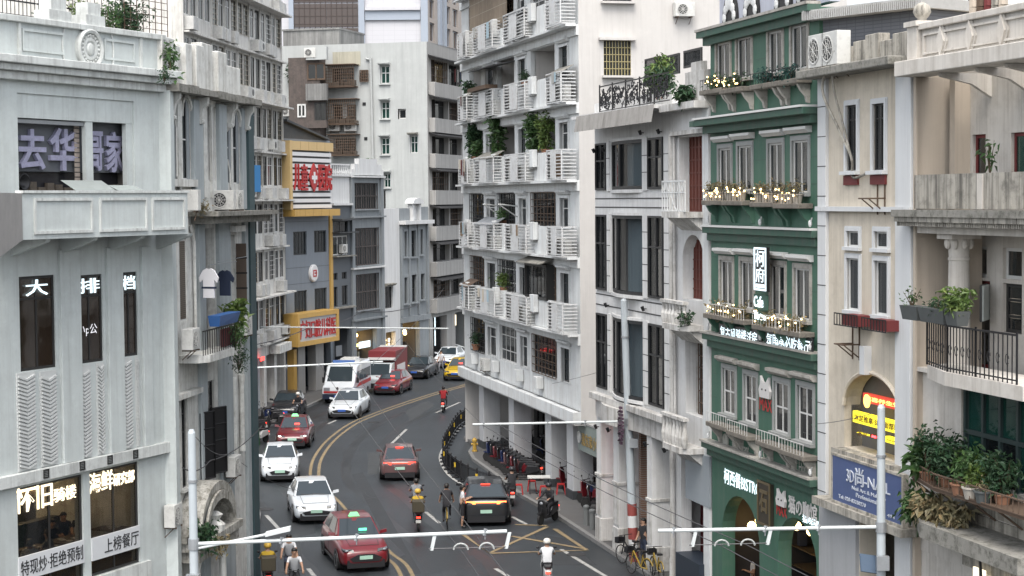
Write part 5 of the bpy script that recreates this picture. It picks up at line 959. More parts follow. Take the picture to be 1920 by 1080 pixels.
for i in range(9):
    s0 = J.S(1205, 920, 1.2); c = ((.9, .1, .08), (.95, .95, .9), (.15, .5, .7), (.95, .2, .3), (.95, .8, .3))[i % 5]; o = J.put('neon_tile', MB().box(s0, s0 + .35, 1.2, 1.26, 4.6 - i * .28, 4.82 - i * .28), mat('neon_%d' % (i % 5), c, .5, emit=c, estr=2.2), top=True); tag(o, ('red', 'white', 'blue', 'pink', 'yellow')[i % 5] + ' lit square of the vertical neon sign in the arcade', 'sign', 'neon squares in the arcade')
# roof terrace of J
zr = jz(207); J.box('roof_slab', (-.2, S1 + .1, zr - .12, zr), -.84, 3, mJ); mCor = mat('corrugated_sheet', (.3, .29, .275), .6, var=.4, streak=.5); 
a, b = J.S(1080, 225, -.9), J.S(1224, 225, -.9); n = 46; q = MB()
for i in range(n):
    x0 = a + (b - a) * i / n; x1 = a + (b - a) * (i + 1) / n; e0 = -.05 if i % 2 else .0; e1 = .0 if i % 2 else -.05
    q.quad((x0, -.95 + e0 * 1.8, zr - .6), (x1, -.95 + e1 * 1.8, zr - .6), (x1, -.85 + e1 * 1.8, zr - .03), (x0, -.85 + e0 * 1.8, zr - .03))
J.put('corrugated_awning', q, mCor)
rl = empty('ornate_railing', M=J.M); tag(rl, 'black ornate iron railing round the white shophouse roof terrace', 'railing'); zr1 = zr + 1.0
for k in range(5):
    x0 = J.S(1124, 185, -.4); x1 = J.S(1255, 185, -.4); a = x0 + (x1 - x0) * k / 5; b = x0 + (x1 - x0) * (k + 1) / 5; q = MB().box(a, a + .05, -.42, -.38, zr, zr1 + .05).box(a + .05, b, -.42, -.38, zr1 - .04, zr1).box(a + .05, b, -.42, -.38, zr + .08, zr + .11); R = random.Random(k)
    for i in range(60):
        cx, cz = R.uniform(a + .12, b - .12), R.uniform(zr + .2, zr1 - .15); r_ = R.uniform(.07, .13); t0 = R.uniform(0, 6.28); pts = [(cx + math.cos(t0 + t * .8) * r_ * (1 - t * .12), -.4, cz + math.sin(t0 + t * .8) * r_ * (1 - t * .12)) for t in range(6)]; q.path(pts, .017, 4)
    link('railing_panel', q.mesh('railing_panel', M_iron), rl)
for k, (x, h, n, kd) in enumerate(((1228, 1.3, 350, 1), (1243, 1.6, 420, 2), (1252, 1.1, 300, 0))): plant(J, (J.S(x, 190, .2), .2, zr), .5, .4, h, n, ('mid green terrace shrub behind the ornate railing', 'tall light green terrace shrub at the railing end', 'dark low terrace shrub beside the stepped wall')[k], kd, .2, (.22, .3), 90 + k)
ph = jz(90, 1260); J.put('penthouse', MB().box(jx(1212), S1 + 3.5, 3.2, 6, zr, ph - .1), mJ); J.put('penthouse_roof', MB().box(jx(1205), S1 + 3.6, 2.6, 6.2, ph - .08, ph + .08), mJ); J.put('penthouse_canopy', MB().box(jx(1212), S1 + 3.6, 3.3, 6.5, ph + .5, ph + .62), M_rust)
for x0, x1, y0, y1 in ((1212, 1240, 108, 160), (1252, 1276, 102, 140), (1285, 1318, 92, 125)): r = J.R(x0, x1, y0, y1, 3.2); o = J.put('penthouse_window', MB().frame(*r, .08, 3.12, 3.19), M_frame); J.box('pane', r, 3.15, 3.18, M_gdark, o)
# ================================================================== K: narrow recessed shophouse
Kk = Fr('narrow_balcony_shophouse', RL(1262.5), RL(1331)); tag(Kk.root, 'narrow white shophouse with baluster balconies between bow windows and green front', 'building'); f = Kk; S1 = f.len; kz = lambda y, x=1298: f.Z(x, y); kx = lambda x: f.S(x, 400)
mWd = mat('red_brown_wood', (.17, .055, .04), .6, var=.35, streak=.3, dirtcol=(.08, .03, .03)); YK = .35
f.open.append((kx(1274), kx(1320), kz(398), kz(255))); f.open.append((kx(1280), kx(1320), kz(562), kz(440))); f.open.append((kx(1284), kx(1324), kz(778), kz(640))); f.open.append((kx(1275), kx(1330), -1, kz(845)))
def rec(r, d, m): a, b, c, e = r; return f.put('recess', MB().quad((a, d, c), (b, d, c), (b, d, e), (a, d, e)).quad((a, .35, c), (a, d, c), (a, d, e), (a, .35, e)).quad((b, .35, c), (b, .35, e), (b, d, e), (b, d, c)).quad((a, .35, e), (a, d, e), (b, d, e), (b, .35, e)).quad((a, .35, c), (b, .35, c), (b, d, c), (a, d, c)), m)
for o in f.open[:3]: rec(o, .55, mJd)
for x0, x1, y0, y1 in ((1288, 1319, 252, 396), (1291, 1319, 450, 560)):
    r = f.R(x0, x1, y0, y1, .35); o = f.put('door', MB().box(r[0], r[1], .37, .43, r[2], r[3]), mWd); q = MB()
    for i in range(6): x = r[0] + (r[1] - r[0]) * i / 5; q.box(x - .02, x + .02, .33, .37, r[2], r[3])
    for i in range(7): z = r[2] + (r[3] - r[2]) * i / 6; q.box(r[0], r[1], .34, .37, z - .02, z + .02)
    f.put('door_grille', q, mWd, o)
f.spandrel(kx(1280), kx(1320), kz(490), kz(440), -.01, .36, mJ); r = f.open[2]; f.window((r[0] + .4, r[1] - .05, r[2], r[3] - .1), 3, (.35, .7), .06, M_frame, M_gdark, .4, hole=False, cur=(M_cur[1], .1, .6), bars=(6, 6, .3, .015), barm=M_rust, seppane=False)
f.wall(0, S1, 0, kz(190), mJ, depth=10, rev=.36); f.box('edge_pilaster', (kx(1318.5), S1 - .02, 0.13, kz(195)), -.03, .01, mF); f.put('drain_pipe', MB().path([(.18, -.12, kz(250)), (.18, -.12, .2)], .09, 8).path([(.42, -.1, kz(250)), (.42, -.1, kz(820))], .05, 6), mJd); f.put('pipe_hopper', MB().lathe([(.1, 0), (.2, .1), (.2, .3), (.12, .4)], (.18, -.12, kz(830)), 10), mJd)
f.put('stepped_parapet', MB().box(.1, S1, -.5, .1, kz(200) - .1, kz(193)).box(kx(1278), S1, -.1, .2, kz(193), kz(160)).box(kx(1290), kx(1326), -.08, .18, kz(160), kz(135)).box(kx(1300), kx(1318), -.06, .16, kz(135), kz(118)), mJd); plant(f, (kx(1305), -.35, kz(195)), .5, .3, .6, 260, 'fern like plant on the stepped white parapet', 0, .22, None, 95, 'wall_plant', 8, droop=.6)
f.put('small_cornice', MB().box(.3, S1, -.22, .005, kz(252), kz(244)), mJd)
for k, (yb, yt, kind) in enumerate(((397, 338, 'rail'), (606, 562, 'bal'), (832, 776, 'bal'))):
    zb, zt_ = kz(yb), kz(yt); a, b = kx(1276), kx(1320); f.put('balcony_slab', MB().prismz([(a - .1, 0), (a - .05, -.5), (a + .3, -.75), (b - .3, -.75), (b, -.5), (b, 0)], zb - .18, zb), mJd); f.put('balcony_bracket', MB().prismx([(0, zb - .6), (-.5, zb - .19), (0, zb - .19)], a + .1, b - .1), mJd)
    if kind == 'rail':
        q = MB().box(a, b, -.64, -.6, zt_ - .05, zt_).box(a, b, -.64, -.6, zt_ - .4, zt_ - .37).box(a, b, -.64, -.6, zb + .02, zb + .05)
        for i in range(10): x = a + (b - a) * i / 9; q.box(x - .015, x + .015, -.635, -.605, zb, zt_)
        q.path([(a + (b - a) * .35, -.62, zb), (a + (b - a) * .65, -.62, zt_ - .4)], .015, 4).path([(a + (b - a) * .65, -.62, zb), (a + (b - a) * .35, -.62, zt_ - .4)], .015, 4)
        for i in range(5): c = (a + (b - a) * (i + .5) / 5, zt_ - .21); q.path([(c[0] + .12 * math.cos(t), -.62, c[1] + .12 * math.sin(t)) for t in [j * math.tau / 10 for j in range(11)]], .012, 4)
        f.put('balcony_railing', q, mF)
    else:
        f.put('handrail', MB().box(a, b, -.72, -.52, zt_ - .1, zt_), mJd)
        for i in range(7): x = a + .12 + (b - a - .24) * i / 6; f.put('baluster', MB().lathe([(.07, zb), (.1, zb + .15), (.11, zb + .3), (.05, zt_ - .3), (.07, zt_ - .15), (.06, zt_ - .1)], (x, -.62, 0), 9), mJd)
plant(f, (kx(1318), -.6, kz(606)), .35, .25, .5, 200, 'small dark shrub at the end of the middle baluster balcony', 0, .14, None, 96); f.box('roller_canopy', (kx(1286), kx(1331), kz(942, 1308), kz(848, 1308)), -.05, .02, mat('pale_sheet', (.36, .4, .43), .6, var=.2)); f.put('brick_wall', MB().box(kx(1262) + .3, kx(1300), .8, 3, .13, kz(850)), mat('red_tile_wall', (.13, .02, .025), .5, var=.3, lines=(.25, .12, .012, (.05, .01, .01)))); f.put('shop_back', MB().box(0, S1, 3.2, 3.3, 0, 5), MATS['dark_shop']); f.box('dark_counter', (kx(1275), kx(1320), .13, kz(1045)), -.2, .6, mat('navy_counter', (.02, .03, .045), .5)); f.rooms(.02, S1 - .02, [kz(620), kz(410)], M_indark, 2.4)
# ================================================================== green cafe building
mGr_ = mat('green_paint', (0.056, 0.145, 0.10), .65, var=.3, streak=.45, dirt=.3, dirtcol=(.105, .165, .13), bump=.12); mGt = mat('dark_green_trim', (0.046, 0.115, 0.082), .6, var=.3, streak=.4); mSt_ = mat('aged_stone', (.46, .44, .40), .85, var=.35, dirt=.6, dirtcol=(.14, .13, .11), scale=2.2, bump=.3); mLed = mat('old_planter', (.22, .2, .17), .9, var=.5, dirt=.6, dirtcol=(.07, .06, .05), scale=3)
Gn = Fr('green_cafe_building', RL(1334), RL(1537)); f = Gn; tag(f.root, 'dark green painted cafe building with four floors of paired windows and flower ledges', 'building'); S1 = f.len; nz_ = lambda y, x=1435: f.Z(x, y); nx_ = lambda x, y=400: f.S(x, y)
ztop = nz_(38)
GW = [[(1344, 1369, 80, 150), (1382, 1409, 70, 147), (1441, 1467, 58, 138), (1484, 1514, 47, 130)], [(1348, 1371, 278, 358), (1384, 1410, 273, 358), (1441, 1468, 268, 360), (1486, 1516, 263, 362)], [(1351, 1374, 488, 572), (1389, 1413, 490, 579), (1445, 1472, 497, 592), (1490, 1519, 503, 600)], [(1356, 1379, 692, 777), (1396, 1419, 703, 793), (1452, 1479, 717, 812), (1496, 1525, 725, 828)]]
for k, row in enumerate(GW):
    for j, (x0, x1, y0, y1) in enumerate(row):
        r = f.R(x0, x1, y0, y1); w = f.window(r, 2, (.5,) if k == 3 else None, .055, M_wframe, M_gdark if k == 3 else M_glass, .09, sur=.1, surp=.035, surm=mSt_ if k in (0, 2) else mat('grey_surround', (.36, .37, .36), .8, var=.3, dirt=.2), hood=.2, hoodm=mSt_ if k in (0, 3) else M_wframe, sill=.14, cur=(M_cur[5] if k % 2 else M_cur[1], .05, .45) if (j + k) % 3 else None)
        f.box('planter_shelf', (r[0] - .35, r[1] + .32, r[2] - .42, r[2] - .28), -.45, .0, mLed, b=.02)
        for x in (r[0] - .15, r[1] + .12): f.put('bracket', MB().prismx([(0, r[2] - .95), (-.08, r[2] - .92), (-.12, r[2] - .75), (-.26, r[2] - .6), (-.36, r[2] - .43), (0, r[2] - .43)], x - .07, x + .07), mSt_ if k in (0, 3) else mGr_)
        q = MB()
        for i in range(9): x = r[0] - .32 + (r[1] - r[0] + .6) * i / 8; q.tube((x, -.42, r[2] - .28), (x, -.42, r[2] + .02), .008, 4)
        q.box(r[0] - .33, r[1] + .3, -.43, -.41, r[2] + .02, r[2] + .04); f.put('shelf_rail', q, M_iron if k < 2 else M_wframe)
# flowers, lights and pots on the ledges
mBl = mat('dark_teal_foliage', (.01, .06, .05), .6, var=.5); M_leaf.append(mBl); M_fl = mat('white_blossom', (.75, .65, .55), .7, var=.3)
for k, row in enumerate(GW[:3]):
    for j, (x0, x1, y0, y1) in enumerate(row):
        r = f.R(x0, x1, y0, y1); cx = (r[0] + r[1]) / 2
        if k == 1:
            for i in range(3):
                plant(f, (cx - .55 + i * .5, -.28, r[2] - .28), .18, .12, .35, 60, 'small pale pot plant with dry leaves on the second green ledge', 3, .1, (.15, .26), 100 + k * 20 + j * 4 + i, stems=5, group='pots on the second green ledge', potm=M_potw)
        else: plant(f, (cx, -.25, r[2] - .28), .7, .2, .32, 260, ('bushy planter of greenery on the top green ledge', '', 'low planter of greenery on the third green ledge')[k], (0 if j < 2 else 4) if k == 0 else 3, .12, None, 130 + k * 10 + j, 'planter_greenery', 10, group=('top ledge greenery', '', 'third ledge greenery')[k])
        if not (k == 0 and j > 1):
            e = empty('string_lights', M=f.M); tag(e, 'string of warm bulbs on the %s ledge of the green building' % ('top', 'second', 'third')[k], 'string lights', 'string lights on the green building'); q = MB(); R = random.Random(k * 9 + j)
            for i in range((12, 14, 9)[k]): q.ball((r[0] - .3 + (r[1] - r[0] + .6) * R.random(), -.42 + R.uniform(-.08, .08), r[2] - .1 + R.uniform(-.1, .22)), .024, n=6, m=4)
            stuff(link('bulb', q.mesh('bulb', M_bulb), e)); link('wire', MB().path([(r[0] - .3 + (r[1] - r[0] + .6) * i / 8, -.42, r[2] + .02 - .05 * (i % 2)) for i in range(9)], .006, 4).mesh('wire', M_iron), e)
# cornices
for i, (y, pr) in enumerate(((222, .5), (438, .24), (653, .26), (872, .3))):
    z = nz_(y); f.box('cornice', (-.15, S1 + .05, z - .05, z + .14), -pr, .01, mGt, b=.015); f.box('cornice_cap', (-.2, S1 + .02, z + .141, z + .2), -pr - .05, .005, M_wframe if i in (0, 1) else mSt_); f.box('cornice_base', (-.05, S1, z - .28, z - .051), -pr * .5, .008, mGt)
f.box('awning_edge', (-.55, -.151, nz_(222) - .05, nz_(222) + .12), -.5, -.1, mGt); f.put('eave', MB().box(-.25, S1 + .1, -.38, .0, ztop - .12, ztop + .06).box(-.15, S1, -.2, .0, ztop - .35, ztop - .121), mGt); f.box('eave_cap', (-.3, S1 + .1, ztop + .062, ztop + .14), -.42, .0, mSt_)
mPw = mat('lilac_render', (.5, .52, .6), .8, var=.15, streak=.2); f.box('roof_wall', (0, S1, ztop + .15, ztop + 2.5), .3, .6, mPw)
for x in (1354, 1393, 1452, 1494):
    s = nx_(x, 20); zz_ = ztop + .2; o = f.put('fan_relief', MB().prism([(s - .62, zz_)] + [(s - .62 * math.cos(math.pi * i / 12), zz_ + .1 + .9 * math.sin(math.pi * i / 12)) for i in range(13)] + [(s + .62, zz_)], .24, .3), M_iron)
    for i in range(7): t = math.pi * (i + .5) / 7; f.put('shell_petal', MB().ball((s - .4 * math.cos(t), .22, zz_ + .12 + .55 * math.sin(t)), .13, .05, .24 if 1 < i < 5 else .16, 8, 5), M_white, o)
for z, x0, x1 in ((nz_(120), 1415, 1437), (nz_(320), 1415, 1437)): pass
for k in range(26):
    zz_ = nz_(870) + .8 + k * .72
    if zz_ > ztop - .5: break
    for x0, x1 in ((1336, 1343), (1416, 1438), (1521, 1536)): f.box('rustic_joint', (nx_(x0), nx_(x1), zz_ - .012, zz_ + .012), -.006, .004, mGt)
for k in range(5):
    for x in (1338, 1437, 1532):
        if k in (1, 2, 3): z = nz_((222, 438, 653, 872, 438)[k]) + .21; f.put('dove_ornament', MB().ball((nx_(x), -.2, z + .12), .07, .05, .1, 7, 5).prism([(nx_(x) - .02, z + .1), (nx_(x) + .02, z + .1), (nx_(x) + .12, z + .28)], -.22, -.18), M_white)
# signs
s0, s1, z0, z1 = f.R(1414, 1437, 463, 546, -.4); sb = f.put('sign_box', MB().box(s0, s1, -.4, -.3, z0, z1), M_black); f.put('sign_frame', MB().frame(s0 + .02, s1 - .02, z0 + .02, z1 - .02, .05, -.42, -.395), M_neon, sb); h = z1 - z0
text(f, '柯', s0 + .14, s1 - .14, z0 + h * .55, z0 + h * .92, -.41, M_neon, 'lit_character', sb, ext=.003, bold=.003); text(f, '府', s0 + .14, s1 - .14, z0 + h * .2, z0 + h * .53, -.41, M_neon, 'lit_character', sb, ext=.003, bold=.003); f.put('lit_bar', MB().box(s0 + .16, s1 - .16, -.42, -.395, z0 + h * .08, z0 + h * .16), M_neon, sb)
f.box('sign_plate', f.R(1417, 1441, 552, 580, -.3), -.36, -.3, mGt); text(f, 'Cafe', *f.R(1418, 1435, 555, 576, -.3), -.37, M_neon, 'lit_letters', ext=.01, bold=.004); text(f, 'Bistro', *f.R(1415, 1436, 585, 600, -.48), -.48, M_neon, 'lit_letters', ext=.01, bold=.004)
for body, r in (('复古风骑楼洋房', (1350, 1419, 617, 641)), ('氛围感必吃餐厅', (1437, 1518, 631, 659))): f.box('letter_board', f.R(r[0] - 3, r[1] + 3, r[2] - 4, r[3] + 4, -.22), -.2, -.15, M_black); text(f, body, *f.R(*r, -.22), -.215, M_neon, 'lit_letters', ext=.003, bold=.0)
mCat = mat('white_emblem', (.72, .7, .68), .7, var=.2); mRd = mat('red_print', (.45, .03, .03), .6)
def cat_sign(r):
    s0, s1, z0, z1 = f.R(*r, -.1); w, h = s1 - s0, z1 - z0; P = lambda x, z: (s0 + w * x, z0 + h * z)
    o = f.put('cat_emblem', MB().prism([P(.12, .38), P(.88, .38), P(.95, .6), P(.85, .76), P(.84, 1), P(.6, .82), P(.4, .82), P(.16, 1), P(.15, .76), P(.05, .6)], -.1, -.03), mCat); text(f, 'MAX', s0, s1, z0, z0 + h * .36, -.05, mRd, 'red_letters', o, ext=.005, bold=.0)
    f.put('eye', MB().ball((s0 + w * .35, -.1, z0 + h * .62), .03, n=6, m=4), M_black, o); f.put('eye', MB().ball((s0 + w * .65, -.1, z0 + h * .62), .03, n=6, m=4), M_black, o)
cat_sign((1421, 1444, 706, 771)); cat_sign((1453, 1472, 918, 968)); mSc = mat('dim_letters', (.42, .42, .38), .6, var=.2)
for body, r in (('Restaurant', (1372, 1403, 828, 849)), ('Cafe', (1430, 1446, 846, 862)), ('Home', (1497, 1517, 868, 888))): text(f, body, *f.R(*r, -.05), -.03, mSc, 'script_letters', ext=.006)
f.put('plate_symbol', MB().lathe([(.22, 0), (.22, -.04), (.17, -.04), (.16, -.01)], (nx_(1363, 830), -.02, f.Z(1363, 826)), 16, 'y'), mSc); f.put('cup_symbol', MB().prism([(nx_(1424, 850) - .14, f.Z(1425, 845)), (nx_(1424, 850) - .08, f.Z(1425, 856)), (nx_(1424, 850) + .08, f.Z(1425, 856)), (nx_(1424, 850) + .14, f.Z(1425, 845))], -.05, -.01), mSc); s, z = f.px(1491, 868); f.put('lamp_symbol', MB().prism([(s - .2, z), (s + .2, z), (s + .1, z + .28), (s - .1, z + .28)], -.05, -.01).box(s - .02, s + .02, -.05, -.01, z - .25, z), mSc)
r = f.R(1353, 1420, 884, 926, -.1); text(f, '柯西餐BISTRO', r[0], r[1], r[2] + .1, r[3] - .1, -.02, M_neon, 'lit_letters', ext=.004, bold=.004); r = f.R(1474, 1527, 938, 972, -.1); text(f, '猫の咖馆', *r, -.03, mCat, 'letters', ext=.008, bold=.01); text(f, '猫咪咖', *f.R(1500, 1530, 970, 985, -.1), -.03, M_neon, 'lit_letters', ext=.004, bold=.0)
r = f.R(1421, 1443, 905, 984, -.14); o = f.put('bronze_plaque', MB().box(r[0], r[1], -.14, -.02, r[2], r[3]), mat('dark_bronze', (.07, .06, .045), .45, metal=.4, var=.3)); f.put('plaque_frame', MB().frame(r[0] - .03, r[1] + .03, r[2] - .03, r[3] + .03, .07, -.16, -.13), mat('bronze_edge', (.2, .16, .09), .4, metal=.5), o); text(f, '石', r[0] + .15, r[1] - .15, r[2] + .35, r[2] + 1.0, -.15, MATS['bronze_edge'], 'plaque_letters', o, ext=.015, bold=.03)
# arcade arches
for x0, x1, yt in ((1354, 1424, 932), (1458, 1531, 972)):
    a, b = f.S(x0, 1000), f.S(x1, 1000); zt_ = f.Z((x0 + x1) / 2, yt); f.open.append((a, b, -1, zt_)); f.spandrel(a, b, zt_ - (b - a) * .42, zt_, .002, .42, mGr_)
f.wall(0, S1, 0, ztop, mGr_, depth=10, rev=.42); f.rooms(.02, S1 - .02, [nz_(880), nz_(660), nz_(445), nz_(230), ztop - .1], M_inside, 3, [nx_(1425)])
for z1, x in ((nz_(300), 1495), (nz_(305), 1505), (nz_(520), 1460)): o = f.put('chandelier', MB().ball((nx_(x), .9, z1), .1).ball((nx_(x) + .2, .9, z1 - .2), .08).ball((nx_(x) - .15, 1.0, z1 - .25), .08), M_bulb, top=True); tag(o, 'warm chandelier seen through a green building window', 'lamp', 'chandeliers in the green building')
shop(f, .1, S1 - .1, 3.9, 12, 9, 'dim cafe and claw machine hall behind the green arches', 5, MATS['dark_shop'], 2.6)
f.put('arch_neon', MB().tube((f.S(1500, 980) - .5, .5, 3.75), (f.S(1500, 980) + .6, .5, 3.35), .06, 8), mat('blue_neon', (.2, .5, 1), .5, emit=(.15, .5, 1), estr=5)); f.box('blue_panel', (f.S(1518, 1000), f.S(1523, 1000), .14, 3.2), .95, 1.0, mat('blue_panel', (.02, .1, .4), .4, emit=(.02, .12, .5), estr=.6))
# ================================================================== cream shophouse
mC = mat('cream_render', (0.71, 0.64, 0.53), .85, var=.2, streak=.35, dirt=.3, dirtcol=(.36, .31, .24), bump=.25); mCw = mat('pale_pilaster', (.71, .725, .73), .8, var=.12, streak=.2, dirtcol=(.45, .45, .43)); mCs = mat('mouldy_parapet', (.5, .47, .41), .9, var=.35, streak=.9, dirt=.6, dirtcol=(.08, .075, .065), scale=1.6)
Cm = Fr('cream_shophouse', RL(1537.5), RL(1716)); f = Cm; tag(f.root, 'cream shophouse with two slim windows per floor, arched sign bay and white pilasters', 'building'); S1 = f.len; cz = lambda y, x=1625: f.Z(x, y); cx_ = lambda x, y=400: f.S(x, y)
mDr = mat('dark_red_box', (.17, .03, .03), .6, var=.25)
for x0, x1, y0, y1 in ((1588, 1608, 197, 321), (1638, 1660, 194, 320)):
    r = f.R(x0, x1, y0, y1); w = f.window(r, 2, (.78,), .05, M_frame, M_gdark, .1, sur=.1, surm=mCw, sill=.16, cur=(M_cur[1], .5, .9)); q = f.R(x0 - 3, x1 + 3, y1 + 8, y1 + 26); f.box('red_box', q, -.06, .01, mDr)
for x0, x1, ya, yb, yc, yd in ((1589, 1612, 433, 463, 484, 582), (1641, 1666, 434, 466, 489, 591)):
    for y0, y1 in ((ya, yb), (yc, yd)): f.window(f.R(x0, x1, y0, y1), 1, None, .05, M_wframe, M_glass, .1, sur=.09, surm=mCw, sill=.1, cur=(M_cur[5], .1, .95) if y0 > 480 else None)
    r = f.R(x0 - 14, x1 + 6, yd + 6, yd + 30, -.3); o = f.put('flower_box', MB().box(r[0] + .35, r[1] - .02, -.42, -.02, r[2] + .03, r[3] - .02), mDr); q = MB()
    for i in range(9): x = r[0] + (r[1] - r[0]) * i / 8; q.tube((x, -.46, r[2]), (x, -.46, r[3]), .014, 4)
    q.box(r[0], r[1], -.47, -.45, r[2], r[2] + .03).box(r[0], r[1], -.47, -.45, r[3] - .03, r[3]); f.put('rail', q, M_iron, o)
for x0, y0 in ((1626, 372), (1580, 643)): s, z = f.px(x0, y0, -.2); f.put('wall_bracket', MB().tube((s + .2, -.5, z), (s + .2, 0, z), .02, 5).tube((s + .6, -.5, z), (s + .6, 0, z), .02, 5).tube((s + .15, -.5, z), (s + .65, -.5, z), .02, 5).tube((s + .2, -.45, z), (s + .2, -.01, z - .35), .018, 5).tube((s + .6, -.45, z), (s + .6, -.01, z - .35), .018, 5).tube((s + .2, -.02, z - .4), (s + .2, -.02, z + .5), .02, 5).tube((s + .6, -.02, z - .4), (s + .6, -.02, z + .5), .02, 5), M_rust)
a, b = f.S(1583, 780), f.S(1691, 780); za0, za1, zas = cz(850), cz(697), cz(770); f.open.append((a, b, za0, za1)); f.spandrel(a, b, zas, za1, .001, .45, mC); f.box('keystone', (cx_(1629, 670) - .12, cx_(1629, 670) + .16, za1 - .05, cz(648)), -.2, .01, mCw); f.put('arch_back', MB().quad((a, .5, za0), (b, .5, za0), (b, .5, za1), (a, .5, za1)).quad((a, .2, za0), (a, .5, za0), (a, .5, za1), (a, .2, za1)).quad((b, .2, za0), (b, .2, za1), (b, .5, za1), (b, .5, za0)), mat('dim_grey', (.16, .16, .16), .8, var=.4)); f.put('arch_moulding', MB().path([((a + b) / 2 - (b - a) * .5 * math.cos(math.pi * i / 14), -.01, zas + (za1 - zas) * math.sin(math.pi * i / 14)) for i in range(15)], .06, 6), mC)
mYs = mat('yellow_lightbox', (.9, .75, .05), .5, emit=(1, .82, .03), estr=.5); mRs = mat('red_lightbox', (.5, .06, .04), .5, emit=(.7, .06, .03), estr=.35); mOr = mat('orange_letters', (.9, .5, .1), .5, emit=(1, .55, .12), estr=1.4); mRn = mat('red_led', (.9, .1, .1), .5, emit=(1, .05, .06), estr=3); mBk = mat('brown_print', (.16, .09, .02), .6)
SG = ((1618, 1692, 737, 774, mRs, '悦喜养生馆', mOr, .05), (1599, 1699, 775, 816, mYs, '沐足推拿·SPA·面部瑜伽', mBk, .0), (1606, 1630, 806, 826, mYs, '采耳', mBk, -.04), (1631, 1658, 810, 834, mat('maroon_board', (.1, .01, .01), .6), '营业', mRn, -.04), (1660, 1699, 815, 846, mYs, '020-83820419', mBk, -.04))
for x0, x1, y0, y1, m, body, tm, yy in SG: 
    k = (y1 - y0) * .36; r = f.R(x0, x1, y0 + 4, y1 - 4, yy); w = min((x1 - x0) * .35, 30); o = f.put('sign_panel', MB().box(r[0], r[1], yy, yy + .12, r[2] + .1, r[3] - .05), m); text(f, body, r[0] + .1, r[1] - .1, r[2] + .16, r[3] - .11, yy - .01, tm, 'sign_letters', o, ext=.003, bold=.016)
f.put('sign_emblem', MB().lathe([(.17, 0), (.17, -.03), (.13, -.03), (.12, -.01)], (f.S(1627, 750, .05), .04, f.Z(1627, 752, .05)), 14, 'y'), mOr)
mBs = mat('blue_signboard', (.085, .125, .27), .5, var=.25, scale=.8); r = f.R(1566, 1698, 860, 950, -.3); o = f.put('blue_signboard', MB().box(r[0], r[1], -.38, -.25, cz(950), cz(862)), mBs); f.put('board_edge', MB().frame(r[0] - .04, r[1] + .04, cz(950) - .04, cz(862) + .04, .06, -.4, -.24), mCs, o); lt = mat('pale_letters', (.62, .66, .72), .5)
hh = cz(862) - cz(950); zb = cz(950); W_ = r[1] - r[0]
text(f, '3D', r[0] + W_ * .22, r[0] + W_ * .33, zb + hh * .52, zb + hh * .78, -.39, lt, 'sign_letters', o, .01, -.01); text(f, '尚', r[0] + W_ * .35, r[0] + W_ * .47, zb + hh * .5, zb + hh * .88, -.39, lt, 'sign_letters', o, .01); text(f, '-NAIL', r[0] + W_ * .48, r[0] + W_ * .84, zb + hh * .54, zb + hh * .76, -.39, lt, 'sign_letters', o, .01)
text(f, 'Nail Art & Make up', r[0] + W_ * .3, r[0] + W_ * .78, zb + hh * .36, zb + hh * .46, -.385, lt, 'sign_letters', o, .006); text(f, 'Professional', r[0] + W_ * .36, r[0] + W_ * .66, zb + hh * .25, zb + hh * .34, -.385, lt, 'sign_letters', o, .006); text(f, 'Tel: 020-83330270', r[0] + W_ * .1, r[0] + W_ * .5, zb + hh * .1, zb + hh * .18, -.385, lt, 'sign_letters', o, .006); text(f, '494', r[0] + W_ * .8, r[0] + W_ * .9, zb + hh * .08, zb + hh * .15, -.385, lt, 'sign_letters', o, .006)
f.box('sign_ledge', (cx_(1555), r[1] + .15, zb - .25, zb - .05), -.5, .01, mCs); f.box('arch_sill', (a - .15, b + .15, za0 - .28, za0 - .02), -.3, .01, mCs)
f.open.append((f.S(1612, 1010), f.S(1686, 1010), -1, zb - .35)); f.wall(0, S1, 0, cz(128), mC, depth=10, rev=.5)
for x0, x1 in ((1539, 1554), (1685, 1714)):
    f.box('pilaster', (cx_(x0), cx_(x1), zb - .35 if x0 < 1600 else .13, cz(130)), -.1, .01, mCw, b=.015)
    if x0 < 1600:
        for i in range(17): z = zb + i * .78; f.box('joint', (cx_(x0) + .001, cx_(x1) - .001, z, z + .02), -.106, -.08, mJl)
f.box('pier', (cx_(1542, 1000), f.S(1611, 1010), .13, zb - .36), -.1, .25, mat('pale_stone2', (.45, .46, .47), .8, var=.2, streak=.2)); f.box('string_course', (0, cx_(1715), cz(392) - .06, cz(392) + .06), -.14, .008, mCw); f.put('arcade_back', MB().box(0, S1, 3, 3.1, 0, 5), MATS['dark_shop'])
f.put('shop_pane', MB().box(f.S(1618, 1010), S1 - .8, 1.8, 1.83, .13, zb - .5), M_gteal); f.box('stone_dado', (f.S(1652, 1010), f.S(1690, 1010), .13, 1.7), 1.2, 1.5, mCs)
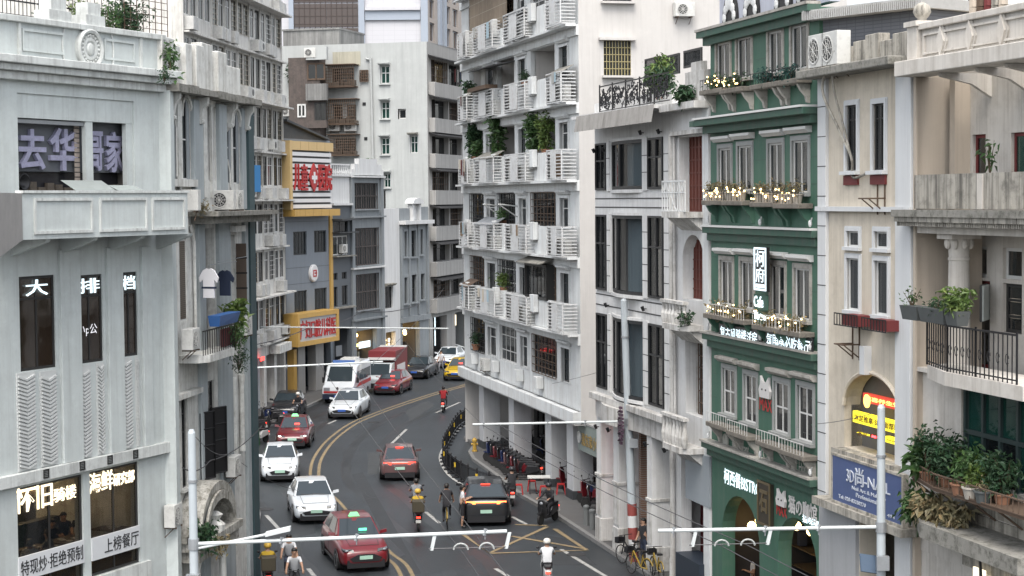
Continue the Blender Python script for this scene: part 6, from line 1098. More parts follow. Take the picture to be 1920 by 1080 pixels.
# mouldy parapet and ledge with air conditioners
z0 = cz(128); f.box('roof_ledge', (-.1, S1 - .1, z0 - .1, z0 + .12), -.65, .3, mOd, b=.03)
for i in range(7): a = i * (S1 - .2) / 7; f.box('parapet_block', (a, a + (S1 - .2) / 7 - .015, z0 + .121, cz(75) + .12 * math.sin(i * 2.1)), -.12 + .03 * (i % 2), .2, mCs, b=.02)
for k, x in enumerate((1564, 1590)): aircon(f, (cx_(x, 100), -.14, z0 + .15), ('left one of two air conditioners on the cream shophouse ledge', 'right one of two air conditioners on the cream shophouse ledge')[k], .95, .85, .38, 'front', None)
s = cx_(1600, 100); f.put('hose', MB().path(smooth([(s - .1, -.5, z0 + .5), (s - .9, -.45, z0 - .4), (s - .5, -.2, z0 - 1.4), (s + .1, -.1, z0 - 2.2), (s + .2, -.1, z0 - 2.7), (s + 1.0, -.08, z0 - 2.6)], 5), .035, 6).path(smooth([(s + .0, -.5, z0 + .5), (s - .35, -.4, z0 - .3), (s - .2, -.15, z0 - 1.5), (s + .15, -.1, z0 - 2.3)], 5), .03, 6), mCs)
Bh = Fr('grey_brick_penthouse', LP(1541, 70.6), LP(1735, 75)); tag(Bh.root, 'grey brick roof house with ribbed eave behind the cream parapet', 'building'); mGB = mat('grey_brick', (.17, .18, .2), .85, var=.25, lines=(.3, .09, .012, (.12, .125, .14))); Bh.put('wall', MB().box(0, Bh.len, 0, 5, Bh.Z(1640, 120), Bh.Z(1640, 28)), mGB); Bh.put('eave', MB().box(-.3, Bh.len + .2, -.4, 5, Bh.Z(1640, 27), Bh.Z(1640, 8)), mFd); q = MB()
for i in range(60): x = -.3 + i * (Bh.len + .4) / 60; q.box(x, x + .035, -.43, -.4, Bh.Z(1640, 27), Bh.Z(1640, 10))
stuff(Bh.put('eave_ribs', q, mFd))
f.rooms(.02, S1 - .02, [zb, cz(640), cz(400), z0 - .3], M_indark, 2.6)
# ================================================================== I: loggia building at the right edge
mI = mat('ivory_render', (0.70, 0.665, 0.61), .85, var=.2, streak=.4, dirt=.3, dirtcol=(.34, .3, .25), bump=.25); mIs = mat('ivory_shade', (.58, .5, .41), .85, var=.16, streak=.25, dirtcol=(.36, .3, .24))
I_ = Fr('loggia_building', RL(1716.5), RL(2000)); f = I_; tag(f.root, 'ivory colonial loggia building with column, iron balcony and green glazed bay', 'building'); S1 = f.len; iz = lambda y, x=1820: f.Z(x, y); ix = lambda x, y=400: f.S(x, y)
DP = 1.1
# top parapet with diamonds
zp0, zp1 = iz(100), iz(40); f.box('parapet', (.35, S1, zp0, zp1), -.1, .2, mI); f.box('coping', (.3, S1, zp1 + .001, zp1 + .15), -.2, .3, mI, b=.02); f.box('cornice', (0, S1, zp0 - .35, zp0 - .001), -.55, .3, mI, b=.02); f.put('end_post', MB().box(0.0, .5, -.22, .3, zp0 + .001, zp1 + .1).box(-.06, .56, -.28, .36, zp1 + .1, zp1 + .22), mI); f.put('ball_finial', MB().lathe([(.14, 0), (.1, .06), (.16, .12), (.21, .22), (.18, .36), (.06, .44)], (.25, .04, zp1 + .221), 16), mCs, smooth=True); 
f.put('panel_moulding', MB().frame(.65, S1 - .1, zp0 + .12, zp1 - .1, .05, -.15, -.09), mI)
for x in (1776, 1830, 1890, 1945):
    s, z = ix(x, 68), (zp0 + zp1) / 2; f.put('diamond_relief', MB().prism([(s, z - .5), (s + .24, z), (s, z + .5), (s - .24, z)], -.14, -.09).prism([(s, z - .36), (s + .17, z), (s, z + .36), (s - .17, z)], -.19, -.139), mI)
for x in (1775, 1845, 1900, 1955): s = ix(x, 130); f.put('eave_bracket', MB().prismx([(DP, zp0 - .36), (-.2, zp0 - .36), (-.15, zp0 - .44), (DP - .5, zp0 - .6), (DP, zp0 - .9)], s - .07, s + .07), mI)
# recess levels
zA1, zA0 = zp0 - .36, iz(392); zB1, zB0 = iz(440), iz(690); zC1, zC0 = iz(712), iz(905)
def level(z0, z1, ops, m=mI):
    f.open = [o for o in ops]
    return f.wall(.0, S1, z0, z1, m, 'loggia_wall', y=DP, rev=.2)
def wr(x0, x1, y0, y1): a, b, c, d = f.R(x0, x1, y0, y1, DP); return a, b, c, d
def lwin(r, nx, nz, fm, gm, **k): f.window(r, nx, nz, .08, fm, gm, .15, y=DP, **k)
f.open = []
lwin(wr(1823, 1848, 252, 350), 1, None, mDr, M_gdark); lwin(wr(1895, 1925, 248, 350), 1, None, mDr, M_gteal); oA = f.open; f.open = []; level(zA0 - .3, zA1 + .5, oA)
lwin(wr(1824, 1850, 462, 520), 1, None, M_wframe, M_gdark); lwin(wr(1880, 1916, 465, 524), 1, None, M_wframe, M_gdark); lwin(wr(1825, 1856, 526, 690), 1, None, mDr, M_gdark); lwin(wr(1880, 1916, 532, 625), 1, (.33, .66), M_frame, M_gdark, cur=(M_cur[2], .4, .9)); oB = f.open; level(zB0 - .5, zB1 + .3, oB)
r = wr(1854, 1878, 534, 600); o = f.put('open_casement', MB().hexa([(r[0], DP - .02, r[2]), (r[1], DP - .5, r[2]), (r[1], DP - .45, r[2]), (r[0], DP + .03, r[2]), (r[0], DP - .02, r[3]), (r[1], DP - .5, r[3]), (r[1], DP - .45, r[3]), (r[0], DP + .03, r[3])]), mat('pale_pane', (.55, .6, .58), .3)); q = MB()
for i in range(4): z = r[2] + (r[3] - r[2]) * i / 3; q.tube((r[0], DP - .04, z), (r[1], DP - .52, z), .025, 4)
q.tube((r[0], DP - .04, r[2]), (r[0], DP - .04, r[3]), .03, 4).tube((r[1], DP - .52, r[2]), (r[1], DP - .52, r[3]), .03, 4); f.put('casement_bars', q, M_frame, o)
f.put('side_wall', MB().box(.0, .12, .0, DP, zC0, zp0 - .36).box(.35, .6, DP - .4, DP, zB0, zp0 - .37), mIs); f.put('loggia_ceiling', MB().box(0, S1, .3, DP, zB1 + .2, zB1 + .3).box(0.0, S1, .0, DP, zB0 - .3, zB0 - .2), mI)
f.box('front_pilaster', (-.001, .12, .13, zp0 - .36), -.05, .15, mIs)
# upper balcony
zb1_ = iz(325); f.put('balcony_parapet', MB().box(.05, S1, -.05, .12, zA0, zb1_), mCs); f.box('parapet_rib', (ix(1838), ix(1848), zA0, zb1_ - .02), -.09, -.051, mI); f.put('entablature', MB().box(-.25, S1, -.5, .3, zA0 - .18, zA0 - .02), mOd)
for i in range(7): a = -.2 + i * S1 / 7; f.box('slab_block', (a, a + S1 / 7 - .03, zA0 - .3, zA0 - .181), -.45, .25, mCs)
f.put('frieze', MB().box(ix(1728), S1, -.12, .3, zB1, zA0 - .31), mI); q = MB()
for i in range(70): x = -.15 + i * (S1 / 70); q.box(x, x + .05, -.4, -.13, zA0 - .4, zA0 - .301)
stuff(f.put('dentils', q, mCs))
# column
s = f.S(1779, 560, .1); zc0_, zc1_ = zB0 - .1, zB1; rc = .26
f.put('column', MB().lathe([(rc * 1.05, zc0_), (rc * 1.0, zc0_ + 1), (rc * .88, zc1_ - .62), (rc * .95, zc1_ - .6), (rc * .95, zc1_ - .55), (rc * .88, zc1_ - .54), (rc * .92, zc1_ - .3), (rc * 1.15, zc1_ - .1), (rc * 1.2, zc1_ - .001)], (s, .35, 0), 24), mI, smooth=False); q = MB()
for i in range(8): t = math.tau * i / 8; q.ball((s + rc * 1.05 * math.cos(t), .35 + rc * 1.05 * math.sin(t), zc1_ - .22), .075, .075, .14, 8, 5)
q.box(s - .36, s + .36, -.02, .72, zc1_ - .12, zc1_ - .002); f.put('capital', q, mI)
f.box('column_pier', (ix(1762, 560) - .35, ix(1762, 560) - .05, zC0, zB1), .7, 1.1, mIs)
# iron balcony
zk = iz(690); f.put('balcony_slab', MB().prismz([(ix(1770, 700), .3), (ix(1780, 700), -.55), (ix(1845, 700), -.95), (S1, -.95), (S1, .3)], zk - .3, zk), mI); e = empty('iron_balcony_railing', M=f.M); tag(e, 'black wrought iron railing of the loggia balcony', 'railing'); zk1 = zk + 1.0
pl = [(ix(1776, 660), -.5), (ix(1845, 660), -.88), (ix(1900, 660), -.88), (ix(1980, 660), -.88)]
for k in range(3):
    (xa, ya), (xb, yb) = pl[k], pl[k + 1]; q = MB().tube((xa, ya, zk1), (xb, yb, zk1), .025, 5).tube((xa, ya, zk + .08), (xb, yb, zk + .08), .018, 5)
    n = 9
    for i in range(n + 1):
        x = xa + (xb - xa) * i / n; y = ya + (yb - ya) * i / n; q.tube((x, y, zk), (x, y, zk1 + (.06 if i in (0, n) else 0)), .014 if i not in (0, n) else .025, 5)
        if i < n and i % 2: q.path([(x + .07 * math.cos(t * .8), y - .01, zk + .5 + .07 * math.sin(t * .8) * (1 + t * .15)) for t in range(8)], .01, 4)
    link('railing_panel', q.mesh('railing_panel', M_iron), e)
mTr = mat('grey_trough', (.1, .11, .11), .6, var=.4)
for k, (x0, x1) in enumerate(((1757, 1790), (1792, 1842), (1843, 1868))): 
    s0, s1 = ix(x0, 620), ix(x1, 620); o = f.put('plant_trough', MB().hexa([(s0 + .06, -.9, zk1 + .02), (s1 - .06, -.9, zk1 + .02), (s1 - .06, -.65, zk1 + .02), (s0 + .06, -.65, zk1 + .02), (s0, -.95, zk1 + .34), (s1, -.95, zk1 + .34), (s1, -.6, zk1 + .34), (s0, -.6, zk1 + .34)]), mTr, top=True); tag(o, ('grey plant trough with trailing twigs at the railing corner', 'long grey plant trough in the middle of the railing', 'short grey trough beside the leafy pot')[k], 'planter')
plant(f, (ix(1856, 620), -.78, zk1 + .3), .34, .25, .5, 420, 'bright leafy fern in the loggia railing trough', 2, .16, None, 140, droop=.5); plant(f, (ix(1768, 620), -.78, zk1 + .3), .6, .2, .5, 50, 'bare twigs with few leaves at the railing corner', 1, .12, None, 141); plant(f, (ix(1820, 620), -.78, zk1 + .3), .7, .15, .2, 180, 'low creeping greenery in the long trough', 0, .1, None, 142); plant(f, (ix(1833, 330), .3, zA0 + .7), .15, .15, 1.0, 26, 'spindly reed plant behind the upper loggia parapet', 1, .2, None, 143, droop=.7)
# green glazed bay
r = f.R(1793, 1990, 722, 905, .25); mBay = mat('bay_frame', (.03, .05, .05), .5); zc0b, zc1b = iz(905), iz(724); xs = [ix(x, 800) for x in (1795, 1826, 1858, 1891, 1925, 1965)] + [S1]; q = MB().box(xs[0] - .1, xs[0], .2, .34, zc0b, zc1b).box(xs[0], S1, .2, .34, zc1b - .1, zc1b).box(xs[0], S1, .2, .34, iz(815) - .05, iz(815) + .05)
for x in xs[1:]: q.box(x - .05, x + .05, .2, .34, zc0b, iz(815) - .05).box(x - .05, x + .05, .2, .34, iz(815) + .05, zc1b - .1)
wb = f.put('glazed_bay', q, mBay)
for x0, x1 in zip(xs, xs[1:]):
    for k, (z0, z1) in enumerate(((zc0b, iz(815)), (iz(815), zc1b))): f.box('pane', (x0 + .04, x1 - .04, z0 + .04, z1 - .04), .27, .28, M_gteal if not (k == 0 and x0 in (xs[1], xs[2])) else M_gdark, wb)
f.put('bay_wall', MB().box(.12, xs[0] - .1, .15, .4, zC0 - .5, zC1).box(.12, S1, .05, .5, zC1, zk - .3).box(.12, S1, .1, .5, zC0 - 2.0, zc0b - .001), mI); f.box('bay_back', (0, S1, zC0 - 3, zp0), 4, 4.1, M_indark); f.box('bay_floor', (0.15, S1, zc0b - .2, zc0b - .1), .5, 4, M_indark); f.box('bay_ceiling', (0.15, S1, zC1, zC1 + .1), .5, 4, M_indark)
for i in range(5): z = zc0b - .35 - i * .32; f.box('stone_course', (ix(1800, 950), S1, z - .3, z - .012), .06, .099, mCs)
# planter balcony and mossy canopy
zq = iz(912); e = empty('planter_balcony', M=f.M); tag(e, 'iron planter shelf crowded with bushes below the green glazed bay', 'planter shelf'); xa = ix(1746, 910); link('shelf', MB().prismz([(xa, 0), (xa, -.5), (ix(1820, 930), -.9), (S1, -.9), (S1, 0)], zq - .06, zq).mesh('shelf', M_rust), e); pts = [(xa, -.5), (ix(1820, 930), -.9), (ix(1900, 930), -.9), (S1, -.9)]
for (x0, y0), (x1, y1) in zip(pts, pts[1:]):
    q = MB().tube((x0, y0, zq + .32), (x1, y1, zq + .32), .02, 5).tube((x0, y0, zq + .02), (x1, y1, zq + .02), .02, 5); n = max(4, int((x1 - x0) / .22))
    for i in range(n + 1): q.tube((x0 + (x1 - x0) * i / n, y0 + (y1 - y0) * i / n, zq), (x0 + (x1 - x0) * i / n, y0 + (y1 - y0) * i / n, zq + .32), .013, 4)
    link('railing_panel', q.mesh('railing_panel', M_rust), e)
for x in (1755, 1790, 1850, 1900): s = ix(x, 940); link('strut', MB().tube((s, -.6, zq - .05), (s + .3, .05, zq - .6), .025, 5).mesh('strut', M_rust), e)
for k, (x, rx, h, n, kd, sz, lab) in enumerate(((1765, .45, .9, 160, 1, .4, 'spiky long leaved plant at the shelf corner'), (1778, .5, 2.0, 420, 0, .16, 'tall twiggy shrub rising at the left of the planter shelf'), (1815, 1.0, 1.5, 1500, 0, .15, 'large dark bush filling the middle of the planter shelf'), (1860, .8, 1.25, 1100, 1, .16, 'green bush between the dark bush and the bright one'), (1880, .6, .9, 700, 2, .16, 'bright yellow green bush on the planter shelf'), (1920, .8, 1.5, 900, 0, .16, 'dark bush at the near end of the planter shelf'))): plant(f, (ix(x, 880), -.5, zq), rx * .85, .34, h * .58, int(n * .7), lab, kd, sz, (.2, .22), 150 + k, 'shrub', 14)
for k, x in enumerate((1862, 1885, 1908)): plant(f, (ix(x, 910), -.8, zq), .14, .12, .22, 50, ('terracotta pot with seedlings', 'pale pot with seedlings', 'grey blue pot with pale flowers')[k] + ' on the planter shelf', (1, 2, 3)[k], .09, (.2, .26), 160 + k, potm=(M_pot, M_potw, mTr)[k])
zm = iz(985); f.put('mossy_canopy', MB().prismz([(ix(1750, 985), .1), (ix(1755, 985), -.5), (ix(1800, 990), -1.0), (S1, -1.05), (S1, .1)], zm - .3, zm + .05), mOd)
for k, (x, rx, n) in enumerate(((1760, .6, 600), (1795, .6, 500), (1830, .6, 400))): plant(f, (ix(x, 950), -.55, zm + .0), rx, .35, .55, n, ('thick dry grass tuft on the canopy corner', 'dry grass hanging over the mossy canopy', 'thin dry grass along the mossy canopy')[k], 3 if k else 1, .22, None, 170 + k, 'wall_plant', 9, droop=.9)
f.put('ground_wall', MB().box(.12, ix(1850, 1030), .12, .5, .13, zm - .3), mI); f.put('shop_back', MB().box(0, S1, 3, 3.1, 0, zm), MATS['dark_shop']); 
for k, x in enumerate((1832, 1846, 1880)): o = f.put('lit_character', MB().box(ix(x, 1065), ix(x + 7, 1065), -.1, -.05, iz(1075), iz(1057)), M_warm, top=True); tag(o, 'warm lit sign character under the mossy canopy', 'sign', 'lit characters under the canopy')
f.put('wall_joint', MB().box(.0, .11, -.06, -.051, iz(905), iz(905) + .02), mJl)
f.put('hanging_rod', MB().path([(ix(1860, 1040), -.3, zm - .3), (ix(1866, 1080), -.3, zm - 1.4)], .03, 5), M_iron)
e = empty('roof_rubble', M=f.M); tag(e, 'bundle of rolled coloured tarpaulin on the loggia roof', 'tarpaulin')
for i in range(5): link('roll', MB().path(smooth([(ix(1745 + i * 5, 30), 1 + .1 * i, zp1 - .3), (ix(1752 + i * 6, 30), 1 + .1 * i, zp1 + .5), (ix(1748 + i * 6, 10), 1 + .1 * i, zp1 + 1.4)], 4), .11, 8).mesh('roll', (mIs, M_rust, mDr, mCs, mIs)[i]), e)
pw = Fr('roof_wall_house', LP(1760, 66), LP(2050, 66)); tag(pw.root, 'white roof house with a dark barred window above the diamond parapet', 'building'); pw.window(pw.R(1815, 1865, -30, 22), 3, None, .05, M_frame, M_gdark, .2, seppane=False); pw.wall(0, pw.len, 13, 24, mJ, depth=4)
mWire = mat('wire', (.09, .09, .095), .5, metal=.4)
# ================================================================== vehicles
M_tyre = mat('tyre_rubber', (.018, .018, .018), .85); M_rim = mat('alloy', (.4, .41, .42), .35, metal=.8); M_cg = glass('car_glass', (.03, .042, .05), .0, .06); M_chr = mat('chrome', (.6, .6, .62), .2, metal=.9)
M_hl = mat('headlight_on', (1, .98, .92), .3, emit=(1, .95, .85), estr=2.2); M_hl0 = mat('headlight_off', (.35, .37, .4), .15, metal=.3); M_tl = mat('tail_light', (.5, .02, .02), .3, emit=(1, .04, .02), estr=2.2); M_tlo = mat('amber_tail_light', (.6, .1, .02), .3, emit=(1, .16, .04), estr=3); M_gp = mat('green_plate', (.4, .62, .5), .5); M_bp = mat('blue_plate', (.04, .12, .45), .5); M_led_g = mat('green_led', (.1, .9, .5), .5, emit=(.1, 1, .5), estr=1.2); M_led_r = mat('red_led_sign', (.9, .1, .1), .5, emit=(1, .06, .04), estr=1.6)
M_hh = mat('headlight_housing', (.06, .065, .07), .15)
def heading(a, b): p, q = gnd(*a), gnd(*b); return math.atan2(-(q.x - p.x), q.y - p.y), (q - p).normalized()
def inset(P, k, off):
    c = sum(P, Vector()) / len(P); n = (P[1] - P[0]).cross(P[2] - P[1]).normalized(); n = n if n.dot(c - Vector((0, 0, .6))) > 0 else -n; return [p + (c - p) * k + n * off for p in P]
def car(name, label, color, contact, end, dirpx, L=4.65, Wd=1.82, H=1.46, kind='sedan', lights=True, plate=None, sign=None, led=None, roofm=None, cat='car', trim=None, tail=None, hatch=False, grille=.5):
    rz, u = heading(*dirpx); p = gnd(*contact); c = p - u * (L / 2) if end == 'front' else p + u * (L / 2)
    e = empty(name, (c.x, c.y, 0), rz); tag(e, label, cat); hl = L / 2; w = Wd / 2
    fb = {'sedan': (.98, .62, .36, -.30), 'suv': (1.04, .62, .5, -.5), 'hatch': (.98, .66, .42, -.55)}[kind]; belt = fb[0] * H / 1.46; zb = .2
    # windscreen base y, windscreen top, rear top, rear base (from centre, fraction of half length)
    yw0, yw1, yr1, yr0 = {'sedan': (.42, .06, -.48, -.82), 'suv': (.42, .12, -.66, -.93), 'hatch': (.46, .08, -.58, -.9)}[kind]; yw0, yw1, yr1, yr0 = (t * hl for t in (yw0, yw1, yr1, yr0))
    st = []
    nose = belt - .22; tailz = belt + (.02 if kind == 'sedan' else -.03)
    for y, ww, z0, z1 in ((-hl, .80, zb + .16, tailz - .22), (-hl + .06, .90, zb + .08, tailz - .06), (-hl + .35, .97, zb, tailz), (-hl * .6, 1, zb, belt + .01), (-hl * .2, 1, zb, belt), (hl * .3, 1, zb, belt), (yw0 + .02, .99, zb, belt - .01), (hl * .72, .98, zb, belt - .08), (hl - .3, .93, zb, nose + .04), (hl - .06, .82, zb + .06, nose - .1), (hl, .68, zb + .14, nose - .22)):
        a = w * ww; m = z0 + (z1 - z0) * .55
        half = [(0, z0), (a * .85, z0), (a * .98, z0 + .08), (a, m), (a * .975, z0 + (z1 - z0) * .8), (a * .9, z1 - .03), (a * .72, z1), (0, z1 + .025)]
        st.append([(x, y, z) for x, z in half] + [(-x, y, z) for x, z in half[-2:0:-1]])
    b = link('body', MB().loft(st).mesh('body', color, True), e); s = b.modifiers.new('sub', 'SUBSURF'); s.levels = 1; s.render_levels = 2
    # cabin
    bw, tw = w * .9, w * .66; R_ = []; zr = H
    for y, x, z in ((yr0, bw * .92, belt - .02), (yr1, tw, zr - .03), ((yr1 + yw1) / 2, tw * 1.03, zr), (yw1, tw * 1.0, zr - .02), (yw0, bw * .94, belt - .03)): R_.append((y, x, z))
    V = []; cb = MB()
    base = [Vector((s_ * bw * (.96 if i in (0, 4) else 1), y, belt - .03)) for i, (y, x, z) in enumerate(R_) for s_ in (-1, 1)]; topv = [Vector((s_ * x, y, z)) for y, x, z in R_ for s_ in (-1, 1)]
    ring = lambda i, s_: (base[2 * i + s_], topv[2 * i + s_])
    mid = [Vector((0, y, z + (.02 if 0 < i < 4 else .0))) for i, (y, x, z) in enumerate(R_)]
    for i in range(4):
        cb.quad(topv[2 * i], mid[i], mid[i + 1], topv[2 * i + 2]); cb.quad(mid[i], topv[2 * i + 1], topv[2 * i + 3], mid[i + 1])
        cb.quad(base[2 * i], topv[2 * i], topv[2 * i + 2], base[2 * i + 2]); cb.quad(topv[2 * i + 1], base[2 * i + 1], base[2 * i + 3], topv[2 * i + 3])
    cbo = bev(link('cabin', cb.mesh('cabin', roofm or color), e), .03, 2)
    def panel(nm, P, k, m, off=.012):
        P = inset(P, 0, off); P = [p + (sum(P, Vector()) / len(P) - p) * k for p in P]; link(nm, MB().quad(*P).mesh(nm, m), e)
    T0, T1, T3, T4 = 0, 1, 3, 4
    panel('windscreen', [topv[6], topv[7], topv[9], topv[8]][::-1], .07, M_cg, .014); panel('rear_window', [topv[0], topv[1], topv[3], topv[2]][::-1], .1, M_cg, .014)
    for s_ in (0, 1):
        for i0, i1 in ((1, 2), (2, 3)):
            P = [base[2 * i0 + s_].lerp(topv[2 * i0 + s_], .12), topv[2 * i0 + s_], topv[2 * i1 + s_], base[2 * i1 + s_].lerp(topv[2 * i1 + s_], .12)]
            if i0 == 1: P[0] = P[0].lerp(base[s_].lerp(topv[s_], .2), .35)
            if i1 == 3: P[3] = P[3].lerp(base[8 + s_], .45)
            if s_ == 0: P = P[::-1]
            n = (P[1] - P[0]).cross(P[2] - P[1]).normalized(); P = [p + (Vector((-.016, 0, 0)) if s_ == 0 else Vector((.016, 0, 0))) for p in P]; cc = sum(P, Vector()) / 4; P = [p + (cc - p) * .08 for p in P]; link('side_window', MB().quad(*P).mesh('side_window', M_cg), e)
    # wheels
    wr = .335 if kind != 'suv' else .37
    for y in (hl * .62, -hl * .6):
        for s_ in (-1, 1):
            x = s_ * (w - .1); t = link('wheel', MB().lathe([(wr * .7, -.11), (wr * .97, -.11), (wr, -.08), (wr, .08), (wr * .97, .11), (wr * .7, .11)], (x, y, wr), 20, 'x').mesh('wheel', M_tyre), e)
            q = MB().lathe([(wr * .68, -.015 * s_), (wr * .66, .0), (wr * .2, -.03 * s_), (.03, -.02 * s_)], (x + s_ * .115, y, wr), 16, 'x')
            link('rim', q.mesh('rim', M_rim), t)
            link('wheel_arch', MB().lathe([(wr * 1.18, -.01), (wr * 1.18, .01)], (s_ * (w - .0), y, wr + .02), 20, 'x').mesh('wheel_arch', M_black), e)
    # front and rear
    hm = M_hl if lights else M_hl0
    for s_ in (-1, 1):
        x = s_ * w * .66; z = nose - .08; link('headlight', MB().hexa([(x - .2, hl - .34, z - .03), (x + .2, hl - .34, z - .06), (x + .2 * (1 if s_ < 0 else .6), hl - .03 - (.1 if s_ > 0 else 0), z - .05), (x - .2 * (1 if s_ > 0 else .6), hl - .03 - (.1 if s_ < 0 else 0), z - .05), (x - .2, hl - .36, z + .06), (x + .2, hl - .36, z + .06), (x + .17, hl - .1, z + .035), (x - .17, hl - .1, z + .035)]).mesh('headlight', M_hh), e); link('lens', MB().ball((x + s_ * .06, hl - .13, z + .005), .09, .09, .035, 8, 5).mesh('lens', hm), e)
        link('wing_mirror', MB().hexa([(s_ * w * .86, yw0 - .4, belt - .02), (s_ * (w + .14), yw0 - .42, belt + .03), (s_ * (w + .14), yw0 - .34, belt + .03), (s_ * w * .86, yw0 - .3, belt - .02), (s_ * w * .9, yw0 - .4, belt + .1), (s_ * (w + .13), yw0 - .42, belt + .14), (s_ * (w + .13), yw0 - .36, belt + .14), (s_ * w * .9, yw0 - .32, belt + .1)]).mesh('wing_mirror', trim or color), e)
        zt = tailz - .16; link('tail_light', MB().hexa([(s_ * w * .42, -hl + .0, zt - .06), (s_ * w * .8, -hl + .06, zt - .06), (s_ * w * .8, -hl + .14, zt - .06), (s_ * w * .42, -hl + .1, zt - .06), (s_ * w * .42, -hl + .01, zt + .05), (s_ * w * .8, -hl + .07, zt + .05), (s_ * w * .8, -hl + .14, zt + .05), (s_ * w * .42, -hl + .1, zt + .05)]).mesh('tail_light', tail or M_tl), e)
    link('grille', MB().prism([(-w * grille, zb + .2), (w * grille, zb + .2), (w * (grille + .12), zb + .32), (w * .3, nose - .2), (-w * .3, nose - .2), (-w * (grille + .12), zb + .32)], hl - .02, hl + .018).mesh('grille', M_black), e); link('bumper', MB().box(-w * .72, w * .72, hl - .12, hl - .005, zb - .02, zb + .15).mesh('bumper', M_black), e); link('bumper', MB().box(-w * .75, w * .75, -hl + .005, -hl + .12, zb - .02, zb + .22).mesh('bumper', M_black), e)
    for yy, y2 in ((hl + .02, hl + .032), (-hl - .032, -hl - .005)): o = link('licence_plate', MB().box(-.23, .23, yy, y2, (.48 if yy > 0 else .55), (.61 if yy > 0 else .68)).mesh('licence_plate', plate or M_gp), e)
    for s_ in (-1, 1):
        link('door_seam', MB().box(s_ * (w + .001), s_ * (w + .006), -.02 * hl, -.02 * hl + .015, zb + .2, belt - .08).mesh('door_seam', M_black), e); link('sill_trim', MB().box(s_ * (w * .985), s_ * (w + .004), -hl * .4, hl * .42, zb + .02, zb + .12).mesh('sill_trim', M_black), e); link('intake', MB().box(s_ * w * .5, s_ * w * .72, hl - .12, hl - .02, zb + .14, zb + .26).mesh('intake', M_black), e)
    link('bonnet_seam', MB().path([(-w * .62, yw0 + .12, belt + .012), (-w * .55, hl - .32, nose + .065), (w * .55, hl - .32, nose + .065), (w * .62, yw0 + .12, belt + .012)], .008, 4).mesh('bonnet_seam', M_black), e); link('wiper', MB().tube((-w * .5, yw0 + .03, belt + .02), (w * .05, yw0 - .04, belt + .05), .012, 4).tube((w * .05, yw0 + .03, belt + .02), (w * .55, yw0 - .04, belt + .05), .012, 4).mesh('wiper', M_black), e)
    if tail or kind == 'rear': link('light_bar', MB().box(-w * .42, w * .42, -hl + .0, -hl + .05, tailz - .17, tailz - .13).mesh('light_bar', tail or M_tl), e)
    link('brake_light', MB().box(-.18, .18, yr1 - .12, yr1 - .05, zr - .045, zr - .01).mesh('brake_light', M_tl if tail else M_black), e)
    if sign: 
        o = link('roof_sign', MB().hexa([(-.2, -.07, zr + .01), (.2, -.07, zr + .01), (.2, .09, zr + .01), (-.2, .09, zr + .01), (-.12, -.03, zr + .15), (.12, -.03, zr + .15), (.12, .05, zr + .15), (-.12, .05, zr + .15)]).mesh('roof_sign', sign), e)
    if led: q = topv[6].lerp(topv[8], .7); link('led_sign', MB().box(-.3, -.02, q.y + .05, q.y + .07, q.z + .02, q.z + .1).mesh('led_sign', led), e)
    return e
pRed = paint('red_car_paint', (.17, .01, .016)); pWh = paint('white_car_paint', (.66, .7, .73)); pSil = paint('silver_paint', (.5, .54, .56)); pBlk = paint('black_car_paint', (.012, .013, .016)); pYel = paint('taxi_yellow', (.5, .33, .01)); pGry = paint('brown_grey_paint', (.115, .06, .06)); pBlue = paint('navy_paint', (.02, .03, .06)); pMar = paint('maroon_paint', (.12, .01, .015))
M_tg = mat('green_taxi_sign', (.2, .7, .3), .5, emit=(.3, 1, .4), estr=.3)
car('taxi', 'dark red taxi with green windscreen display under the near wire arm', pRed, (687, 1074), 'front', ((657, 978), (757, 1074)), 4.7, 1.84, 1.6, 'hatch', False, sign=M_tg, led=M_led_g)
car('sedan_car', 'white sedan with black V shaped grille and lit headlights', pWh, (594, 984), 'front', ((588, 904), (618, 962)), 4.7, 1.83, 1.47, 'sedan', True)
car('sedan_car', 'plain white compact car driving behind the V grille sedan', pWh, (525, 906), 'front', ((531, 838), (525, 906)), 4.5, 1.8, 1.5, 'sedan', True, grille=.4)
car('taxi', 'dark red taxi with lit green roof sign beside the motorbikes', pMar, (548, 843), 'front', ((578, 790), (549, 843)), 4.6, 1.8, 1.47, 'sedan', True, sign=M_tg, led=M_led_r)
car('sedan_car', 'silver white luxury sedan with black roof in front of the ambulance', pWh, (641, 787), 'front', ((700, 750), (643, 787)), 5.0, 1.9, 1.5, 'sedan', True, roofm=None, plate=M_bp)
car('parked_car', 'black car parked at the arcade beside motorbikes', pBlk, (532, 790), 'front', ((566, 756), (532, 790)), 4.5, 1.8, 1.48, 'suv', False, plate=M_bp)
car('taxi', 'red sedan with red windscreen display ahead of the black sedan', pRed, (722, 742), 'front', ((790, 712), (724, 742)), 4.7, 1.82, 1.47, 'sedan', False, sign=None, led=M_led_r, plate=M_bp)
car('sedan_car', 'black sedan between the red sedan and the white car', pBlk, (776, 712), 'front', ((826, 690), (778, 712)), 4.7, 1.83, 1.47, 'sedan', False, plate=M_bp)
car('sedan_car', 'white car at the arcade behind the yellow taxi', pWh, (831, 691), 'front', ((880, 671), (832, 691)), 4.6, 1.82, 1.47, 'sedan', False, plate=M_bp)
car('taxi', 'bright yellow taxi with red windscreen display', pYel, (852, 715), 'front', ((896, 694), (853, 715)), 4.65, 1.82, 1.47, 'sedan', False, led=M_led_r, plate=M_bp)
car('sedan_car', 'dusky red sedan with glowing red tail lights driving away', pGry, (750, 903), 'rear', ((750, 903), (744, 838)), 4.75, 1.85, 1.46, 'sedan', False, tail=M_tl)
